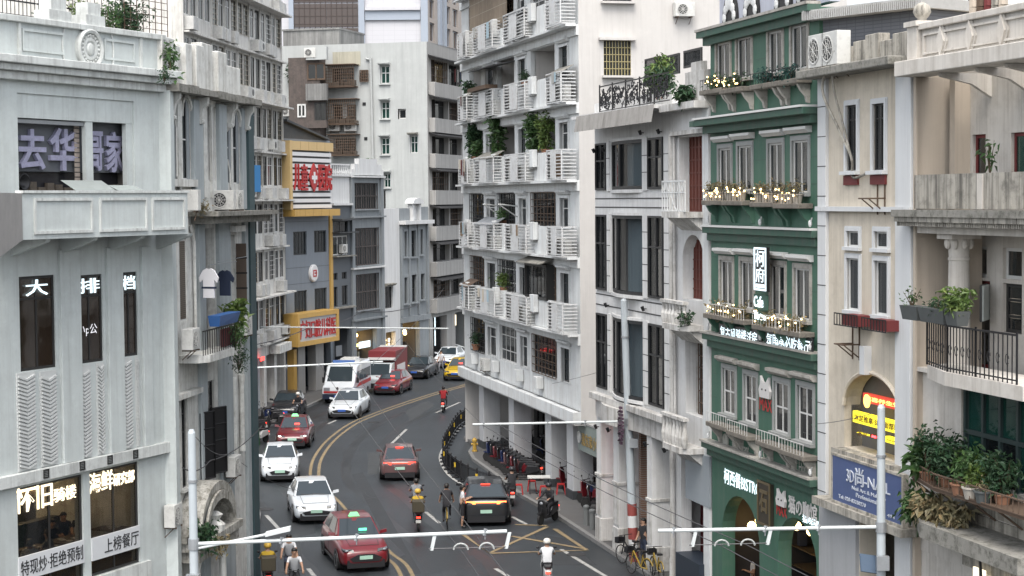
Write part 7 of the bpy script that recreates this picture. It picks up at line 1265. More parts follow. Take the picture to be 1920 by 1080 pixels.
car('suv_car', 'black car with amber tail lights beside the street fence', pBlk, (912, 988), 'rear', ((912, 988), (897, 905)), 4.9, 2.0, 1.62, 'suv', False, tail=M_tlo)
def van(label, contact, dirpx):
    rz, u = heading(*dirpx); p = gnd(*contact); L, Wd, H = 5.6, 2.0, 2.45; c = p - u * (L / 2); e = empty('ambulance_van', (c.x, c.y, 0), rz); tag(e, label, 'ambulance'); w, hl = Wd / 2, L / 2
    prof = [(-hl, .35), (-hl + .05, 2.25), (-hl + .3, H), (hl - 1.75, H), (hl - 1.4, H - .12), (hl - .55, 1.3), (hl - .1, 1.12), (hl, .85), (hl, .35)]; rings = []
    for y, z in prof: pass
    P = prof; st = []
    for x, k in ((-w, .94), (-w * .9, 1), (w * .9, 1), (w, .94)): st.append([(x if abs(x) < w else x, y, .35 + (z - .35) * k) for y, z in P])
    b = bev(link('body', MB().loft(st).mesh('body', pWh), e), .05, 3)
    T = lambda x, y, z: Vector((x, y, z))
    link('windscreen', MB().quad(T(-w * .82, hl - .63, 1.36), T(w * .82, hl - .63, 1.36), T(w * .74, hl - 1.32, H - .2), T(-w * .74, hl - 1.32, H - .2)).mesh('windscreen', M_cg), e).location = (0, .04, .02)
    for s_ in (-1, 1):
        x = s_ * (w + .012)
        for y0, y1, y2, y3 in ((hl - 1.0, hl - 1.75, hl - 1.75, hl - 1.5), (hl - 1.9, hl - 3.3, hl - 3.3, hl - 1.9), (hl - 3.4, hl - 5.3, hl - 5.3, hl - 3.4)): link('side_window', MB().quad(T(x, y0, 1.3), T(x, y1, 1.3), T(x, y2, 1.95), T(x, y3, 1.95)).mesh('side_window', M_cg), e)
        link('red_stripe', MB().quad(T(x, hl - .9, .95), T(x, -hl + .1, .95), T(x, -hl + .1, 1.18), T(x, hl - 2, 1.18)).mesh('red_stripe', mR), e)
        link('headlight', MB().box(s_ * .5, s_ * .9, hl - .12, hl + .01, .82, 1.02).mesh('headlight', M_hl0), e); link('wing_mirror', MB().box(s_ * (w + .05), s_ * (w + .2), hl - 1.0, hl - .88, 1.25, 1.6).mesh('wing_mirror', M_black), e)
        for y in (hl - 1.0, -hl + 1.1): t = link('wheel', MB().lathe([(.25, -.1), (.34, -.1), (.35, 0), (.34, .1), (.25, .1)], (s_ * (w - .08), y, .35), 18, 'x').mesh('wheel', M_tyre), e); link('rim', MB().lathe([(.22, 0), (.05, .02 * s_)], (s_ * (w + .03), y, .35), 14, 'x').mesh('rim', M_rim), t)
    link('bumper', MB().box(-w * .98, w * .98, hl - .1, hl + .05, .3, .62).mesh('bumper', pBlue), e); link('front_band', MB().box(-w * .9, w * .9, hl - .03, hl + .03, .68, .8).mesh('front_band', mR), e); link('light_bar', MB().box(-.7, .7, hl - 2.1, hl - 1.8, H, H + .16).mesh('light_bar', mat('blue_light_bar', (.1, .2, .5), .3)), e); link('roof_box', MB().box(-.5, .5, -1.6, -.4, H, H + .18).mesh('roof_box', M_plastic), e); link('licence_plate', MB().box(-.22, .22, hl + .05, hl + .06, .42, .55).mesh('licence_plate', M_bp), e)
    link('badge', MB().lathe([(.09, 0), (.09, .02)], (0, hl - .02, .98), 12, 'y').mesh('badge', M_chr), e)
van('white ambulance van with red side stripe at the hospital', (633, 757), ((690, 729), (634, 757)))
def truck(label, contact, dirpx):
    rz, u = heading(*dirpx); p = gnd(*contact); L, Wd, H = 5.6, 1.9, 2.7; c = p - u * (L / 2); e = empty('delivery_truck', (c.x, c.y, 0), rz); tag(e, label, 'truck'); w, hl = Wd / 2, L / 2; P = [(hl - 1.7, .4), (hl - 1.7, 1.95), (hl - .9, 1.95), (hl - .25, 1.15), (hl, .95), (hl, .4)]
    bev(link('cab', MB().loft([[(x, y, z) for y, z in P] for x in (-w * .95, w * .95)]).mesh('cab', pSil), e), .05); link('windscreen', MB().quad((-w * .85, hl - .27, 1.2), (w * .85, hl - .27, 1.2), (w * .8, hl - .86, 1.88), (-w * .8, hl - .86, 1.88)).mesh('windscreen', M_cg), e).location = (0, .03, .02)
    bev(link('cargo_box', MB().box(-w, w, -hl, hl - 1.75, .6, H).mesh('cargo_box', mat('truck_red', (.2, .03, .035), .5, var=.3)), e), .03); link('roof_hood', MB().hexa([(-w, hl - 1.74, 2.0), (w, hl - 1.74, 2.0), (w, -hl, 2.72), (-w, -hl, 2.72), (-w, hl - 1.0, 2.15), (w, hl - 1.0, 2.15), (w, -hl, 2.78), (-w, -hl, 2.78)]).mesh('roof_hood', mFd), e)
    for s_ in (-1, 1):
        link('headlight', MB().box(s_ * .55, s_ * .85, hl - .1, hl + .01, .75, .92).mesh('headlight', M_hl), e); link('white_print', MB().box(s_ * (w + .004), s_ * (w + .008), -hl + .8, .6, 1.2, 1.7).mesh('white_print', mCat), e)
        for y in (hl - .9, -hl + 1.0): t = link('wheel', MB().lathe([(.25, -.1), (.34, -.1), (.35, 0), (.34, .1), (.25, .1)], (s_ * (w - .08), y, .35), 18, 'x').mesh('wheel', M_tyre), e); link('rim', MB().lathe([(.2, 0), (.05, .02 * s_)], (s_ * (w + .03), y, .35), 14, 'x').mesh('rim', M_rim), t)
    link('bumper', MB().box(-w, w, hl - .1, hl + .04, .35, .65).mesh('bumper', M_black), e)
truck('small grey cab truck with red cargo box behind the ambulance', (706, 737), ((770, 707), (707, 737)))
# ================================================================== scooters, bicycles
def scooter(label, pos, rz, color, box=None, light=None, group=None, name='scooter', shade=None):
    e = empty(name, (pos[0], pos[1], pos[2] if len(pos) > 2 else 0), rz); tag(e, label, 'scooter', group)
    for y in (.62, -.55): t = link('wheel', MB().lathe([(.14, -.045), (.215, -.045), (.23, 0), (.215, .045), (.14, .045)], (0, y, .23), 18, 'x').mesh('wheel', M_tyre), e); link('rim', MB().lathe([(.15, -.03), (.15, .03)], (0, y, .23), 12, 'x').mesh('rim', M_rim), t)
    link('body', MB().loft([[(x, y, z) for x, z in ((-a, z0), (a, z0), (a, z1), (-a, z1))] for y, a, z0, z1 in ((-.75, .08, .5, .62), (-.6, .14, .42, .72), (-.1, .15, .3, .7), (.0, .14, .24, .5))]).mesh('body', color), e).modifiers.new('b', 'BEVEL').width = .03
    link('floorboard', MB().box(-.15, .15, -.02, .42, .24, .31).mesh('floorboard', M_black), e); bev(link('leg_shield', MB().loft([[(x, y, z) for x in (-a, a)] + [(x, y + .07, z) for x in (a, -a)] for a, y, z in ((.14, .38, .26), (.2, .45, .6), (.16, .5, .92), (.1, .5, 1.0))]).mesh('leg_shield', color), e), .02); bev(link('seat', MB().loft([[(-a, y, .7), (a, y, .7), (a * .9, y, .8), (-a * .9, y, .8)] for y, a in ((-.7, .1), (-.5, .14), (-.1, .13), (.02, .08))]).mesh('seat', M_black), e), .02)
    link('handlebar', MB().tube((-.32, .4, 1.02), (.32, .4, 1.02), .018, 6).tube((0, .46, .95), (0, .62, .3), .03, 6).tube((-.32, .4, 1.02), (-.2, .4, 1.02), .025, 6).mesh('handlebar', M_black), e); link('headlight', MB().ball((0, .55, .86), .08, .06, .07).mesh('headlight', M_hl0), e); link('tail_light', MB().box(-.08, .08, -.78, -.73, .56, .62).mesh('tail_light', light or M_tl), e)
    for s_ in (-1, 1): link('mirror', MB().tube((s_ * .2, .42, 1.03), (s_ * .28, .4, 1.2), .008, 5).ball((s_ * .29, .4, 1.22), .06, .015, .04).mesh('mirror', M_black), e)
    link('front_fender', MB().lathe([(.25, -.06), (.25, .06)], (0, .62, .25), 14, 'x').mesh('front_fender', color), e) if False else link('front_fender', MB().box(-.06, .06, .45, .78, .44, .5).mesh('front_fender', color), e)
    link('rear_plate', MB().box(-.1, .1, -.8, -.79, .38, .5).mesh('rear_plate', M_plastic), e)
    if box: bev(link('delivery_box', MB().box(-.24, .24, -.98, -.52, .82, 1.28).mesh('delivery_box', box), e), .03)
    return e
def bicycle(label, pos, rz, color, group=None):
    e = empty('bicycle', (pos[0], pos[1], pos[2] if len(pos) > 2 else 0), rz); tag(e, label, 'bicycle', group)
    for y in (.52, -.52):
        q = MB(); n = 20
        for i in range(n): a, b = math.tau * i / n, math.tau * (i + 1) / n; q.tube((0, y + .32 * math.cos(a), .33 + .32 * math.sin(a)), (0, y + .32 * math.cos(b), .33 + .32 * math.sin(b)), .02, 5, cap=False)
        t = link('wheel', q.mesh('wheel', M_tyre), e); q = MB()
        for i in range(8): a = math.pi * i / 8; q.tube((0, y + .31 * math.cos(a), .33 + .31 * math.sin(a)), (0, y - .31 * math.cos(a), .33 - .31 * math.sin(a)), .004, 3)
        stuff(link('spokes', q.mesh('spokes', M_rim), t))
    link('frame', MB().path([(0, -.52, .33), (0, -.12, .33), (0, .36, .82), (0, .42, .62), (0, .52, .33)], .025).path([(0, -.12, .33), (0, -.24, .78)], .025).path([(0, -.52, .33), (0, -.22, .7)], .018).mesh('frame', color), e); link('saddle', MB().loft([[(-a, y, .86), (a, y, .86), (a, y, .92), (-a, y, .92)] for y, a in ((-.38, .1), (-.25, .08), (-.1, .02))]).mesh('saddle', M_black), e); link('handlebar', MB().tube((0, .36, .8), (0, .34, 1.02), .018).tube((-.28, .3, 1.04), (.28, .3, 1.04), .014).mesh('handlebar', M_black), e); link('mudguard', MB().path([(0, -.52 + .36 * math.cos(t * .3), .33 + .36 * math.sin(t * .3)) for t in range(1, 10)], .025, 5).mesh('mudguard', color), e); link('pedal', MB().tube((-.16, -.12, .3), (.16, -.12, .36), .015).mesh('pedal', M_black), e); link('basket', MB().box(-.15, .15, .5, .72, .72, .74).box(-.15, .15, .7, .72, .74, .92).box(-.15, -.13, .5, .7, .74, .92).box(.13, .15, .5, .7, .74, .92).mesh('basket', M_black), e)
    return e
# ================================================================== people
def skel(pose):
    """joints and bones (a, b, region); origin at the ground under the pelvis, facing +y"""
    J = {}; B = []
    def add(n, p, r, par=None, reg='shirt'):
        J[n] = (Vector(p), r)
        if par: B.append((par, n, reg))
    if pose in ('ride', 'cycle', 'sit'):
        ph = {'ride': .80, 'cycle': .95, 'sit': .5}[pose]; lean = {'ride': .12, 'cycle': .3, 'sit': .12}[pose]; by = -.2
    else: ph, lean, by = .93, .03, 0
    P = Vector((0, by, ph)); add('pel', P, .135); add('spine', P + Vector((0, lean * .4, .22)), .125, 'pel'); add('chest', P + Vector((0, lean * .8, .4)), .14, 'spine'); add('neck', P + Vector((0, lean, .55)), .058, 'chest', 'skin'); add('head', P + Vector((0, lean + .02, .655)), .088, 'neck', 'skin'); add('crown', P + Vector((0, lean + .02, .74)), .08, 'head', 'skin')
    for s, k in ((-1, 'l'), (1, 'r')):
        add('sh' + k, P + Vector((s * .175, lean * .9, .465)), .062, 'chest')
        sh = J['sh' + k][0]
        if pose == 'ride': el = sh + Vector((s * .08, .2, -.22)); wr = Vector((s * .25, .36, 1.03))
        elif pose == 'cycle': el = sh + Vector((s * .07, .16, -.25)); wr = Vector((s * .26, .28, 1.07))
        elif pose == 'sit': el = sh + Vector((s * .07, .12, -.26)); wr = sh + Vector((s * -.02, .36, -.26))
        elif pose == 'phone': el = sh + Vector((s * .05, .04, -.29)); wr = sh + Vector((s * -.06, .24, -.2))
        else: el = sh + Vector((s * .06, -.03 + .06 * s, -.29)); wr = el + Vector((s * .01, .06 + .08 * s, -.25))
        add('el' + k, el, .043, 'sh' + k); add('wr' + k, wr, .03, 'el' + k, 'skin'); d = (wr - el).normalized(); h = wr + d * .06; add('hand' + k, h, .032, 'wr' + k, 'skin'); sd = d.cross(Vector((0, 0, 1))).normalized() if abs(d.z) < .95 else Vector((1, 0, 0)); up = sd.cross(d)
        for i in range(4):
            o = sd * ((i - 1.5) * .02); l = (.05, .06, .056, .042)[i]; a_ = h + o + d * .045; add('f%d%s' % (i, k), a_, .0095, 'hand' + k, 'skin'); add('g%d%s' % (i, k), a_ + d * l * .5 - up * l * .35, .008, 'f%d%s' % (i, k), 'skin'); add('t%d%s' % (i, k), a_ + d * l * .6 - up * l * .85, .007, 'g%d%s' % (i, k), 'skin')
        add('th' + k, wr + d * .03 - sd * s * -.035, .011, 'wr' + k, 'skin'); add('tt' + k, wr + d * .06 - sd * s * -.055 - up * .02, .009, 'th' + k, 'skin')
        add('hip' + k, P + Vector((s * .09, 0, -.05)), .095, 'pel', 'pants')
        if pose == 'ride': kn = Vector((s * .14, .2, .72)); an = Vector((s * .12, .2, .36)); toe = an + Vector((0, .16, -.04))
        elif pose == 'cycle': kn = Vector((s * .12, .16, .72 + .1 * s)); an = Vector((s * .13, -.08, .4 + .12 * s)); toe = an + Vector((0, .15, -.06))
        elif pose == 'sit': kn = Vector((s * .12, .22, .48)); an = Vector((s * .12, .2, .09)); toe = an + Vector((0, .16, -.04))
        elif pose == 'walk': kn = Vector((s * .09, .1 + .1 * s, .5)); an = Vector((s * .09, .2 * s - .05, .09 + (.03 if s < 0 else 0))); toe = an + Vector((0, .16, -.04))
        else: kn = Vector((s * .1, .02, .5)); an = Vector((s * .1, -.02, .085)); toe = an + Vector((0, .16, -.04))
        add('kn' + k, kn, .066, 'hip' + k, 'pants'); add('an' + k, an, .042, 'kn' + k, 'pants'); add('toe' + k, toe, .04, 'an' + k, 'shoe')
    return J, B
REG = {'shirt': 0, 'pants': 1, 'skin': 2, 'shoe': 3}; _pose = {}
M_skin = mat('skin', (.42, .25, .17), .6); M_hair = mat('black_hair', (.012, .011, .01), .5)
def pose_mesh(pose, sleeve):
    if (pose, sleeve) in _pose: return _pose[(pose, sleeve)]
    J, B = skel(pose); names = list(J); idx = {n: i for i, n in enumerate(names)}
    me = bpy.data.meshes.new('p'); me.from_pydata([tuple(J[n][0]) for n in names], [(idx[a], idx[b]) for a, b, _ in B], []); o = bpy.data.objects.new('p', me); COL.objects.link(o); o.modifiers.new('s', 'SKIN')
    for i, n in enumerate(names): me.skin_vertices[0].data[i].radius = (J[n][1] * (1.25 if n in ('pel', 'spine', 'chest') else 1), J[n][1] * (.8 if n in ('pel', 'spine', 'chest') else 1)) if False else (J[n][1], J[n][1]); me.skin_vertices[0].data[i].use_root = (n == 'pel')
    ss = o.modifiers.new('u', 'SUBSURF'); ss.levels = 1; ss.render_levels = 1; dg = bpy.context.evaluated_depsgraph_get(); m2 = bpy.data.meshes.new_from_object(o.evaluated_get(dg)); bpy.data.objects.remove(o)
    segs = [(J[a][0], J[b][0], REG[r], b) for a, b, r in B]
    for m in ('a', 'b', 'c', 'd'): m2.materials.append(None)
    for p in m2.polygons:
        c = p.center; best = 9; reg = 0
        for a, b, r, n in segs:
            d = b - a; t = max(0, min(1, (c - a).dot(d) / d.length_squared)); q = (c - a - d * t).length
            if q < best:
                best = q; reg = r
                if n[:2] == 'el' and sleeve == 'short' and t > .55: reg = 2
                if n[:2] == 'wr': reg = 0 if (sleeve == 'long' and t < .85) else 2
                if n[:2] == 'an' and sleeve == 'short' and pose in ('phone',) : reg = 2
                if n == 'neck': reg = 0 if t < .45 else 2
        p.material_index = reg; p.use_smooth = True
    _pose[(pose, sleeve)] = (m2, J['head'][0], J); return _pose[(pose, sleeve)]
def cloth(n, c): return mat('cloth_' + n, c, .85, var=.3, scale=3)
def person(label, pos, rz, pose, shirt, pants, head='hair', sleeve='short', helmet=None, z=0, group=None, scale=1.0):
    m, hd, J = pose_mesh(pose, sleeve); e = empty('person', (pos[0], pos[1], z), rz); e.scale = (scale,) * 3; tag(e, label, 'person', group); o = link('body', m, e)
    for i, mm in enumerate((shirt, pants, M_skin, M_black)): o.material_slots[i].link = 'OBJECT'; o.material_slots[i].material = mm
    q = MB().ball((hd.x, hd.y + .1, hd.z - .005), .014, .02, .02, 6, 4).ball((hd.x - .09, hd.y, hd.z), .012, .02, .03, 6, 4).ball((hd.x + .09, hd.y, hd.z), .012, .02, .03, 6, 4); link('nose_and_ears', q.mesh('face', M_skin, True), e); link('mouth', MB().box(hd.x - .02, hd.x + .02, hd.y + .082, hd.y + .09, hd.z - .052, hd.z - .044).mesh('mouth', mDr), e)
    for s_ in (-1, 1): link('eye', MB().ball((hd.x + s_ * .032, hd.y + .085, hd.z + .02), .012, n=6, m=4).mesh('eye', M_black), e)
    if helmet: link('helmet', MB().loft([[(hd.x + r * math.cos(t), hd.y - .01 + r * 1.12 * math.sin(t), hd.z + z_) for t in [math.tau * i / 14 for i in range(14)]] for r, z_ in ((.118, -.0), (.128, .05), (.12, .11), (.085, .15), (.03, .168))]).mesh('helmet', helmet, True), e)
    else:
        lo = -.16 if head == 'long' else -.05; link('hair', MB().loft([[(hd.x + r * math.cos(t), hd.y - .02 + off + r * 1.1 * math.sin(t), hd.z + z_) for t in [math.tau * i / 14 for i in range(14)]] for r, z_, off in ((.075, lo, -.045), (.092, .02, -.03), (.1, .06, -.01), (.092, .1, 0), (.055, .13, 0), (.02, .138, 0))]).mesh('hair', M_hair, True), e)
    return e
cYel = cloth('yellow', (.5, .33, .03)); cWh = cloth('white', (.65, .66, .68)); cBk = cloth('black', (.02, .02, .024)); cRed = cloth('red', (.3, .015, .02)); cNv = cloth('navy', (.03, .04, .07)); cGy = cloth('grey', (.22, .23, .25)); cMar = cloth('maroon', (.13, .02, .03)); hY = mat('yellow_helmet', (.6, .38, .06), .35); hW = mat('white_helmet', (.75, .72, .66), .35); hB = mat('dark_helmet', (.03, .03, .035), .35); bxY = mat('yellow_box', (.06, .05, .03), .6, var=.3); pG = paint('green_body', (.03, .2, .06)); pBkS = paint('black_scooter', (.02, .02, .022)); pWs = paint('white_scooter', (.5, .5, .5)); pRs = paint('red_scooter', (.25, .02, .02)); pBl = paint('blue_scooter', (.015, .025, .08))
def rider(px, dirpx, shirt, pants, plabel, slabel, color=pBkS, box=None, helmet=None, sleeve='short', head='hair', bike=False, light=None):
    rz, u = heading(*dirpx); p = gnd(*px); (bicycle if bike else scooter)(slabel, (p.x, p.y), rz, color, **({} if bike else dict(box=box, light=light)))
    return person(plabel, (p.x, p.y), rz, 'cycle' if bike else 'ride', shirt, pants, head, sleeve, helmet)
UP = lambda x, y: ((x, y), (x - 8, y - 60)); DN = lambda x, y: ((x - 4, y - 60), (x, y))
rider((784, 992), UP(784, 992), cYel, cBk, 'delivery rider in yellow vest and yellow helmet beside the fence lane', 'black delivery scooter with box ridden by the yellow vest rider', pBkS, bxY, hY)
rider((781, 968), UP(781, 968), cGy, cBk, 'rider in grey shirt with dark hair ahead of the yellow vest rider', 'dark scooter just ahead of the delivery scooter')
rider((838, 988), UP(838, 988), cBk, cBk, 'cyclist in black riding between delivery rider and black car', 'white wheeled bicycle ridden by the cyclist in black', mat('bike_yellow', (.32, .22, .04), .4), bike=True)
rider((832, 772), ((832, 772), (850, 745)), cRed, cBk, 'scooter rider in red jacket on the middle of the road', 'dark scooter under the red jacket rider', light=M_tl)
rider((887, 757), ((887, 757), (899, 735)), cBk, cBk, 'rider in black beside the arcade columns at the bend', 'scooter with bright red tail light at the bend', pRs, light=M_led_r)
rider((1026, 1098), ((1026, 1098), (1008, 1025)), cWh, cBk, 'rider in white shirt and white helmet in the near right lane', 'white rear scooter under the white helmet rider', pWs, None, hW)
rider((503, 1106), UP(503, 1106), cYel, cBk, 'delivery rider in yellow vest and helmet next to the near wire pole', 'delivery scooter with box ridden next to the near wire pole', pBkS, bxY, hY)
rider((553, 1126), ((548, 1050), (553, 1126)), cWh, cBk, 'cyclist in white printed shirt riding towards the viewer', 'yellow shared bicycle under the white shirt cyclist', MATS['bike_yellow'], bike=True)
rider((543, 1096), ((541, 1030), (543, 1096)), cWh, cNv, 'long haired rider in white top behind the white shirt cyclist', 'dark bicycle under the long haired rider', M_black, head='long', bike=True)
rider((1028, 980), ((1050, 972), (1010, 985)), cBk, cBk, 'rider in black on a dark scooter at the kerb beside the columns', 'dark scooter stopped at the kerb beside the columns', pBkS, helmet=hB, sleeve='long')
rider((960, 945), ((960, 945), (950, 900)), cBk, cBk, 'delivery rider in black with white back print near the red stools', 'black scooter near the red stools', pBkS, helmet=hB)
rider((559, 786), ((575, 760), (559, 786)), cBk, cBk, 'motorcyclist with white helmet and yellow green bib by the black car', 'motorbike beside the parked black car', pBkS, helmet=hW)
rz, u = heading((800, 900), (870, 900))
p = gnd(867, 990); person('man in white shirt standing at the black car door', (p.x, p.y), -math.pi / 2, 'phone', cWh, cBk)
p = gnd(828, 700); person('pedestrian in pale clothes walking by the white car', (p.x, p.y), 2.6, 'walk', cWh, cGy)
p = gnd(1208, 1062, .14); person('pedestrian in dark clothes standing behind the leaning pole', (p.x, p.y), 2.2, 'stand', cBk, cNv, z=.13)
fr = Gn; s = fr.S(1408, 1060, 1.3); w_ = fr.W(s, 1.3, .13); person('person in white shirt and maroon shorts under the first green arch', (w_.x, w_.y), math.radians(120), 'phone', cWh, cMar, z=.13)
s = fr.S(1424, 1075, .3); w_ = fr.W(s + .5, .2, .13); person('person with red brown hair sitting at the green arch', (w_.x, w_.y), math.radians(60), 'sit', cGy, cNv, z=-.1)
# diners
for k, (x, y, dp, sh, rz_) in enumerate(((85, 1000, 1.3, cGy, 0.3), (55, 1020, .9, cWh, -.6), (120, 960, 2.6, cNv, 2.6), (150, 990, 2.3, cBk, 2.2), (215, 985, 2.2, cWh, 2.4), (100, 985, 2.2, cBk, 3.0))):
    s = A.S(x, y, dp); w_ = A.W(s, dp, zf_din if False else 0); person(('diner in grey top', 'diner in white top with back to the window', 'diner in navy top', 'diner in black top beside the pillar', 'diner in white at the right hand window', 'diner in black facing the window')[k] + ' in the restaurant', (w_.x, w_.y), rz_ + 1.0, 'sit', sh, cBk, z=zf_dining)
# ================================================================== parked two wheelers
for k, (x, y, a, c, lab) in enumerate(((486, 832, 2.6, pWs, 'white fronted motorbike parked at the left kerb'), (478, 815, 2.4, pBkS, 'dark motorbike parked behind the white fronted one'), (508, 795, 1.9, pBkS, 'dark scooter parked in front of the arcade column'), (495, 790, 2.1, pBl, 'blue scooter squeezed beside the arcade column'), (521, 802, 1.7, pBkS, 'low black scooter near the black car'))):
    p = gnd(x, y); scooter(lab, (p.x, p.y), a, c)
R = random.Random(4)
for k in range(9):
    t = k / 8; p = gnd(905 + 52 * t, 868 + 34 * t, .13); q = p + Vector((.9, .25, 0)) * .8
    scooter(('blue', 'black', 'maroon', 'black', 'blue', 'grey', 'black', 'maroon', 'black')[k] + ' scooter parked under the white block arcade', (q.x, q.y, .13), 1.1 + R.uniform(-.2, .2), (pBl, pBkS, pMar, pBkS, pBl, pGry, pBkS, pMar, pBkS)[k], group='scooters parked under the arcade')
for k in range(7):
    p = gnd(995 + 13 * k, 905 + 9 * k, .13) + Vector((1.2, .5, 0)); scooter('dark scooter parked between the arcade columns by the bollards', (p.x, p.y, .13), 1.1 + R.uniform(-.3, .3), (pBkS, pBl, pMar)[k % 3], group='scooters by the bollards')
for k in range(5):
    p = gnd(925 + 30 * k * .6, 848 + 18 * k, .13) + Vector((2.4, .6, 0)); scooter('dark scooter in the shade behind the arcade columns', (p.x, p.y, .13), 1.0 + R.uniform(-.3, .3), (pBkS, pBl)[k % 2], group='scooters in the shade')
for k, (x, y, a) in enumerate(((1182, 1080, .5), (1215, 1085, .2), (1172, 1060, .6))): p = gnd(x, y, .14); bicycle(('yellow bicycle parked against the striped pole base', 'yellow bicycle parked beside the arcade pier', 'dark bicycle leaning behind the striped pole')[k], (p.x + (.3 if k < 2 else .2), p.y, .13), a, (MATS['bike_yellow'], MATS['bike_yellow'], M_black)[k])
# ================================================================== street furniture
fp = smooth([g2(*p) for p in ((872, 796), (858, 806), (843, 832), (831, 858), (836, 878), (856, 897), (888, 916), (925, 928), (955, 938))], 8)
e = empty('street_fence', (fp[0].x, fp[0].y, 0)); tag(e, 'black picket street fence with yellow reflectors curving round the bend', 'fence'); d = 0; last = fp[0]; pts = [fp[0]]
for p in fp[1:]:
    while (p - last).length > 1.25: last = last + (p - last).normalized() * 1.25; pts.append(last.copy())
o_ = Vector((fp[0].x, fp[0].y)); refl = mat('yellow_reflector', (.6, .4, .03), .4)
for i, (a, b) in enumerate(zip(pts, pts[1:])):
    A_, B_ = a - o_, b - o_; po = link('post', MB().box(A_.x - .045, A_.x + .045, A_.y - .045, A_.y + .045, 0, .95).box(A_.x - .16, A_.x + .16, A_.y - .16, A_.y + .16, 0, .06).mesh('post', M_black), e); link('post_cap', MB().lathe([(.07, 0), (.03, .06)], (A_.x, A_.y, .951), 8).mesh('post_cap', M_black), po)
    if i % 3 == 1: link('reflector', MB().box(A_.x - .065, A_.x + .065, A_.y - .066, A_.y + .066, .5, .72).mesh('reflector', refl), po)
    q = MB().tube((A_.x, A_.y, .84), (B_.x, B_.y, .84), .022, 5).tube((A_.x, A_.y, .2), (B_.x, B_.y, .2), .03, 5)
    for k in range(1, 9): c = A_.lerp(B_, k / 9); q.tube((c.x, c.y, .12), (c.x, c.y, .9), .014, 4)
    link('fence_panel', q.mesh('fence_panel', M_black), e)
for k, (x, y) in enumerate(((1090, 985), (1101, 993), (1112, 1001), (1124, 1008))): p = gnd(x, y, .14); o = link('bollard', MB().lathe([(.11, .12), (.11, .8), (.13, .82), (.13, .9), (.05, .95)], (0, 0, 0), 14).mesh('bollard', mat('grey_bollard', (.16, .17, .17), .7, var=.3))); o.location = (p.x + .2, p.y, 0.0); tag(o, 'round grey stone bollard on the pavement by the arcade', 'bollard', 'bollards by the arcade')
mPole = mat('pole_paint', (.5, .55, .58), .5, var=.2, streak=.2, dirtcol=(.3, .32, .33)); mArm = mat('arm_paint', (.66, .7, .7), .5, var=.2)
def wirepole(label, base, top_z, arm_z, arm_dx, r, lean=0, striped=False, dy=0, base_z=.13, rise=0):
    e = empty('wire_pole', (base[0], base[1], base_z)); tag(e, label, 'pole'); T = Vector((lean, 0, top_z)); link('pole', MB().tube((0, 0, 0), T, r * 1.15, 16, r * .85).mesh('pole', mPole, False), e); link('pole_cap', MB().lathe([(r * .87, 0), (r * .5, .08)], tuple(T), 12).mesh('pole_cap', mPole), e)
    k = arm_z / top_z; a = Vector((lean * k, 0, arm_z)); b = a + Vector((arm_dx, dy, rise)); s_ = 1 if arm_dx > 0 else -1; link('arm', MB().tube(a, b, .042, 10).mesh('arm', mArm), e); link('collar', MB().tube(a - Vector((0, 0, .12)), a + Vector((0, 0, .12)), r * 1.2, 14).mesh('collar', M_steel), e)
    if striped:
        for i in range(5): z = i * .42; c = lean * z / top_z; link('stripe_band', MB().tube((c, 0, z), (c + lean * .42 / top_z, 0, z + .42), r * 1.22, 16).mesh('stripe_band', (mat('red_band', (.3, .07, .06), .6, var=.3), M_white)[i % 2]), e)
    for t in (.28, .52, .93): c = a.lerp(b, t); link('clamp', MB().tube(c - Vector((.02, 0, .07)), c + Vector((.02, 0, .07)), .045, 8).tube(c, c - Vector((.0, 0, .16)), .014, 6).mesh('clamp', M_steel), e)
    link('junction_box', MB().box(-.14, .14, -r * 1.1 - .14, -r * 1.0, arm_z * .82, arm_z * .82 + .32).mesh('junction_box', M_steel), e); link('strap', MB().tube((lean * .86, 0, top_z * .86), (lean * .86 + .001, 0, top_z * .86 + .06), r * 1.1, 12).mesh('strap', M_steel), e)
    return e, a, b
Pp = at(363, 1020, 39.6); pl_, a1, b1 = wirepole('near grey wire pole in front of the weathered shophouse', (Pp.x, Pp.y), at(363, 812, 39.6).z - .13, at(363, 1020, 39.6).z - .13, 6.9, .1, rise=at(960, 996, 39.6).z - at(363, 1020, 39.6).z)
Pr = at(1652, 990, 41); pr_, a2, b2 = wirepole('near grey wire pole in front of the blue nail salon sign', (Pr.x, Pr.y), at(1652, 765, 41).z - .13, at(1652, 988, 41).z - .13, -(1650 - 1228) / 83, .105, rise=at(1228, 995, 41).z - at(1652, 988, 41).z)
Pm = gnd(1189, 1060); pm_, a3, b3 = wirepole('leaning grey pole with red and white striped base in front of the bow window shophouse', (Pm.x, Pm.y), at(1170, 564, Pm.y).z - .1, at(1178, 790, Pm.y).z - .1, -5.5, .14, lean=at(1170, 564, Pm.y).x - Pm.x, striped=True, base_z=.1, rise=at(885, 796, Pm.y).z - at(1178, 790, Pm.y).z)
Pf = at(468, 690, 87); wirepole('far wire pole half hidden at the dark corner pipe', (Pf.x, Pf.y), 8, at(468, 690, 87).z - .13, at(718, 678, 87).x - Pf.x, .1, rise=at(718, 678, 87).z - at(468, 690, 87).z)
Pg = at(482, 613, 112); wirepole('farthest wire pole with long arm in front of the hospital', (Pg.x, Pg.y), 7, at(482, 613, 112).z - .13, at(841, 616, 112).x - Pg.x, .1, rise=at(841, 616, 112).z - at(482, 613, 112).z)
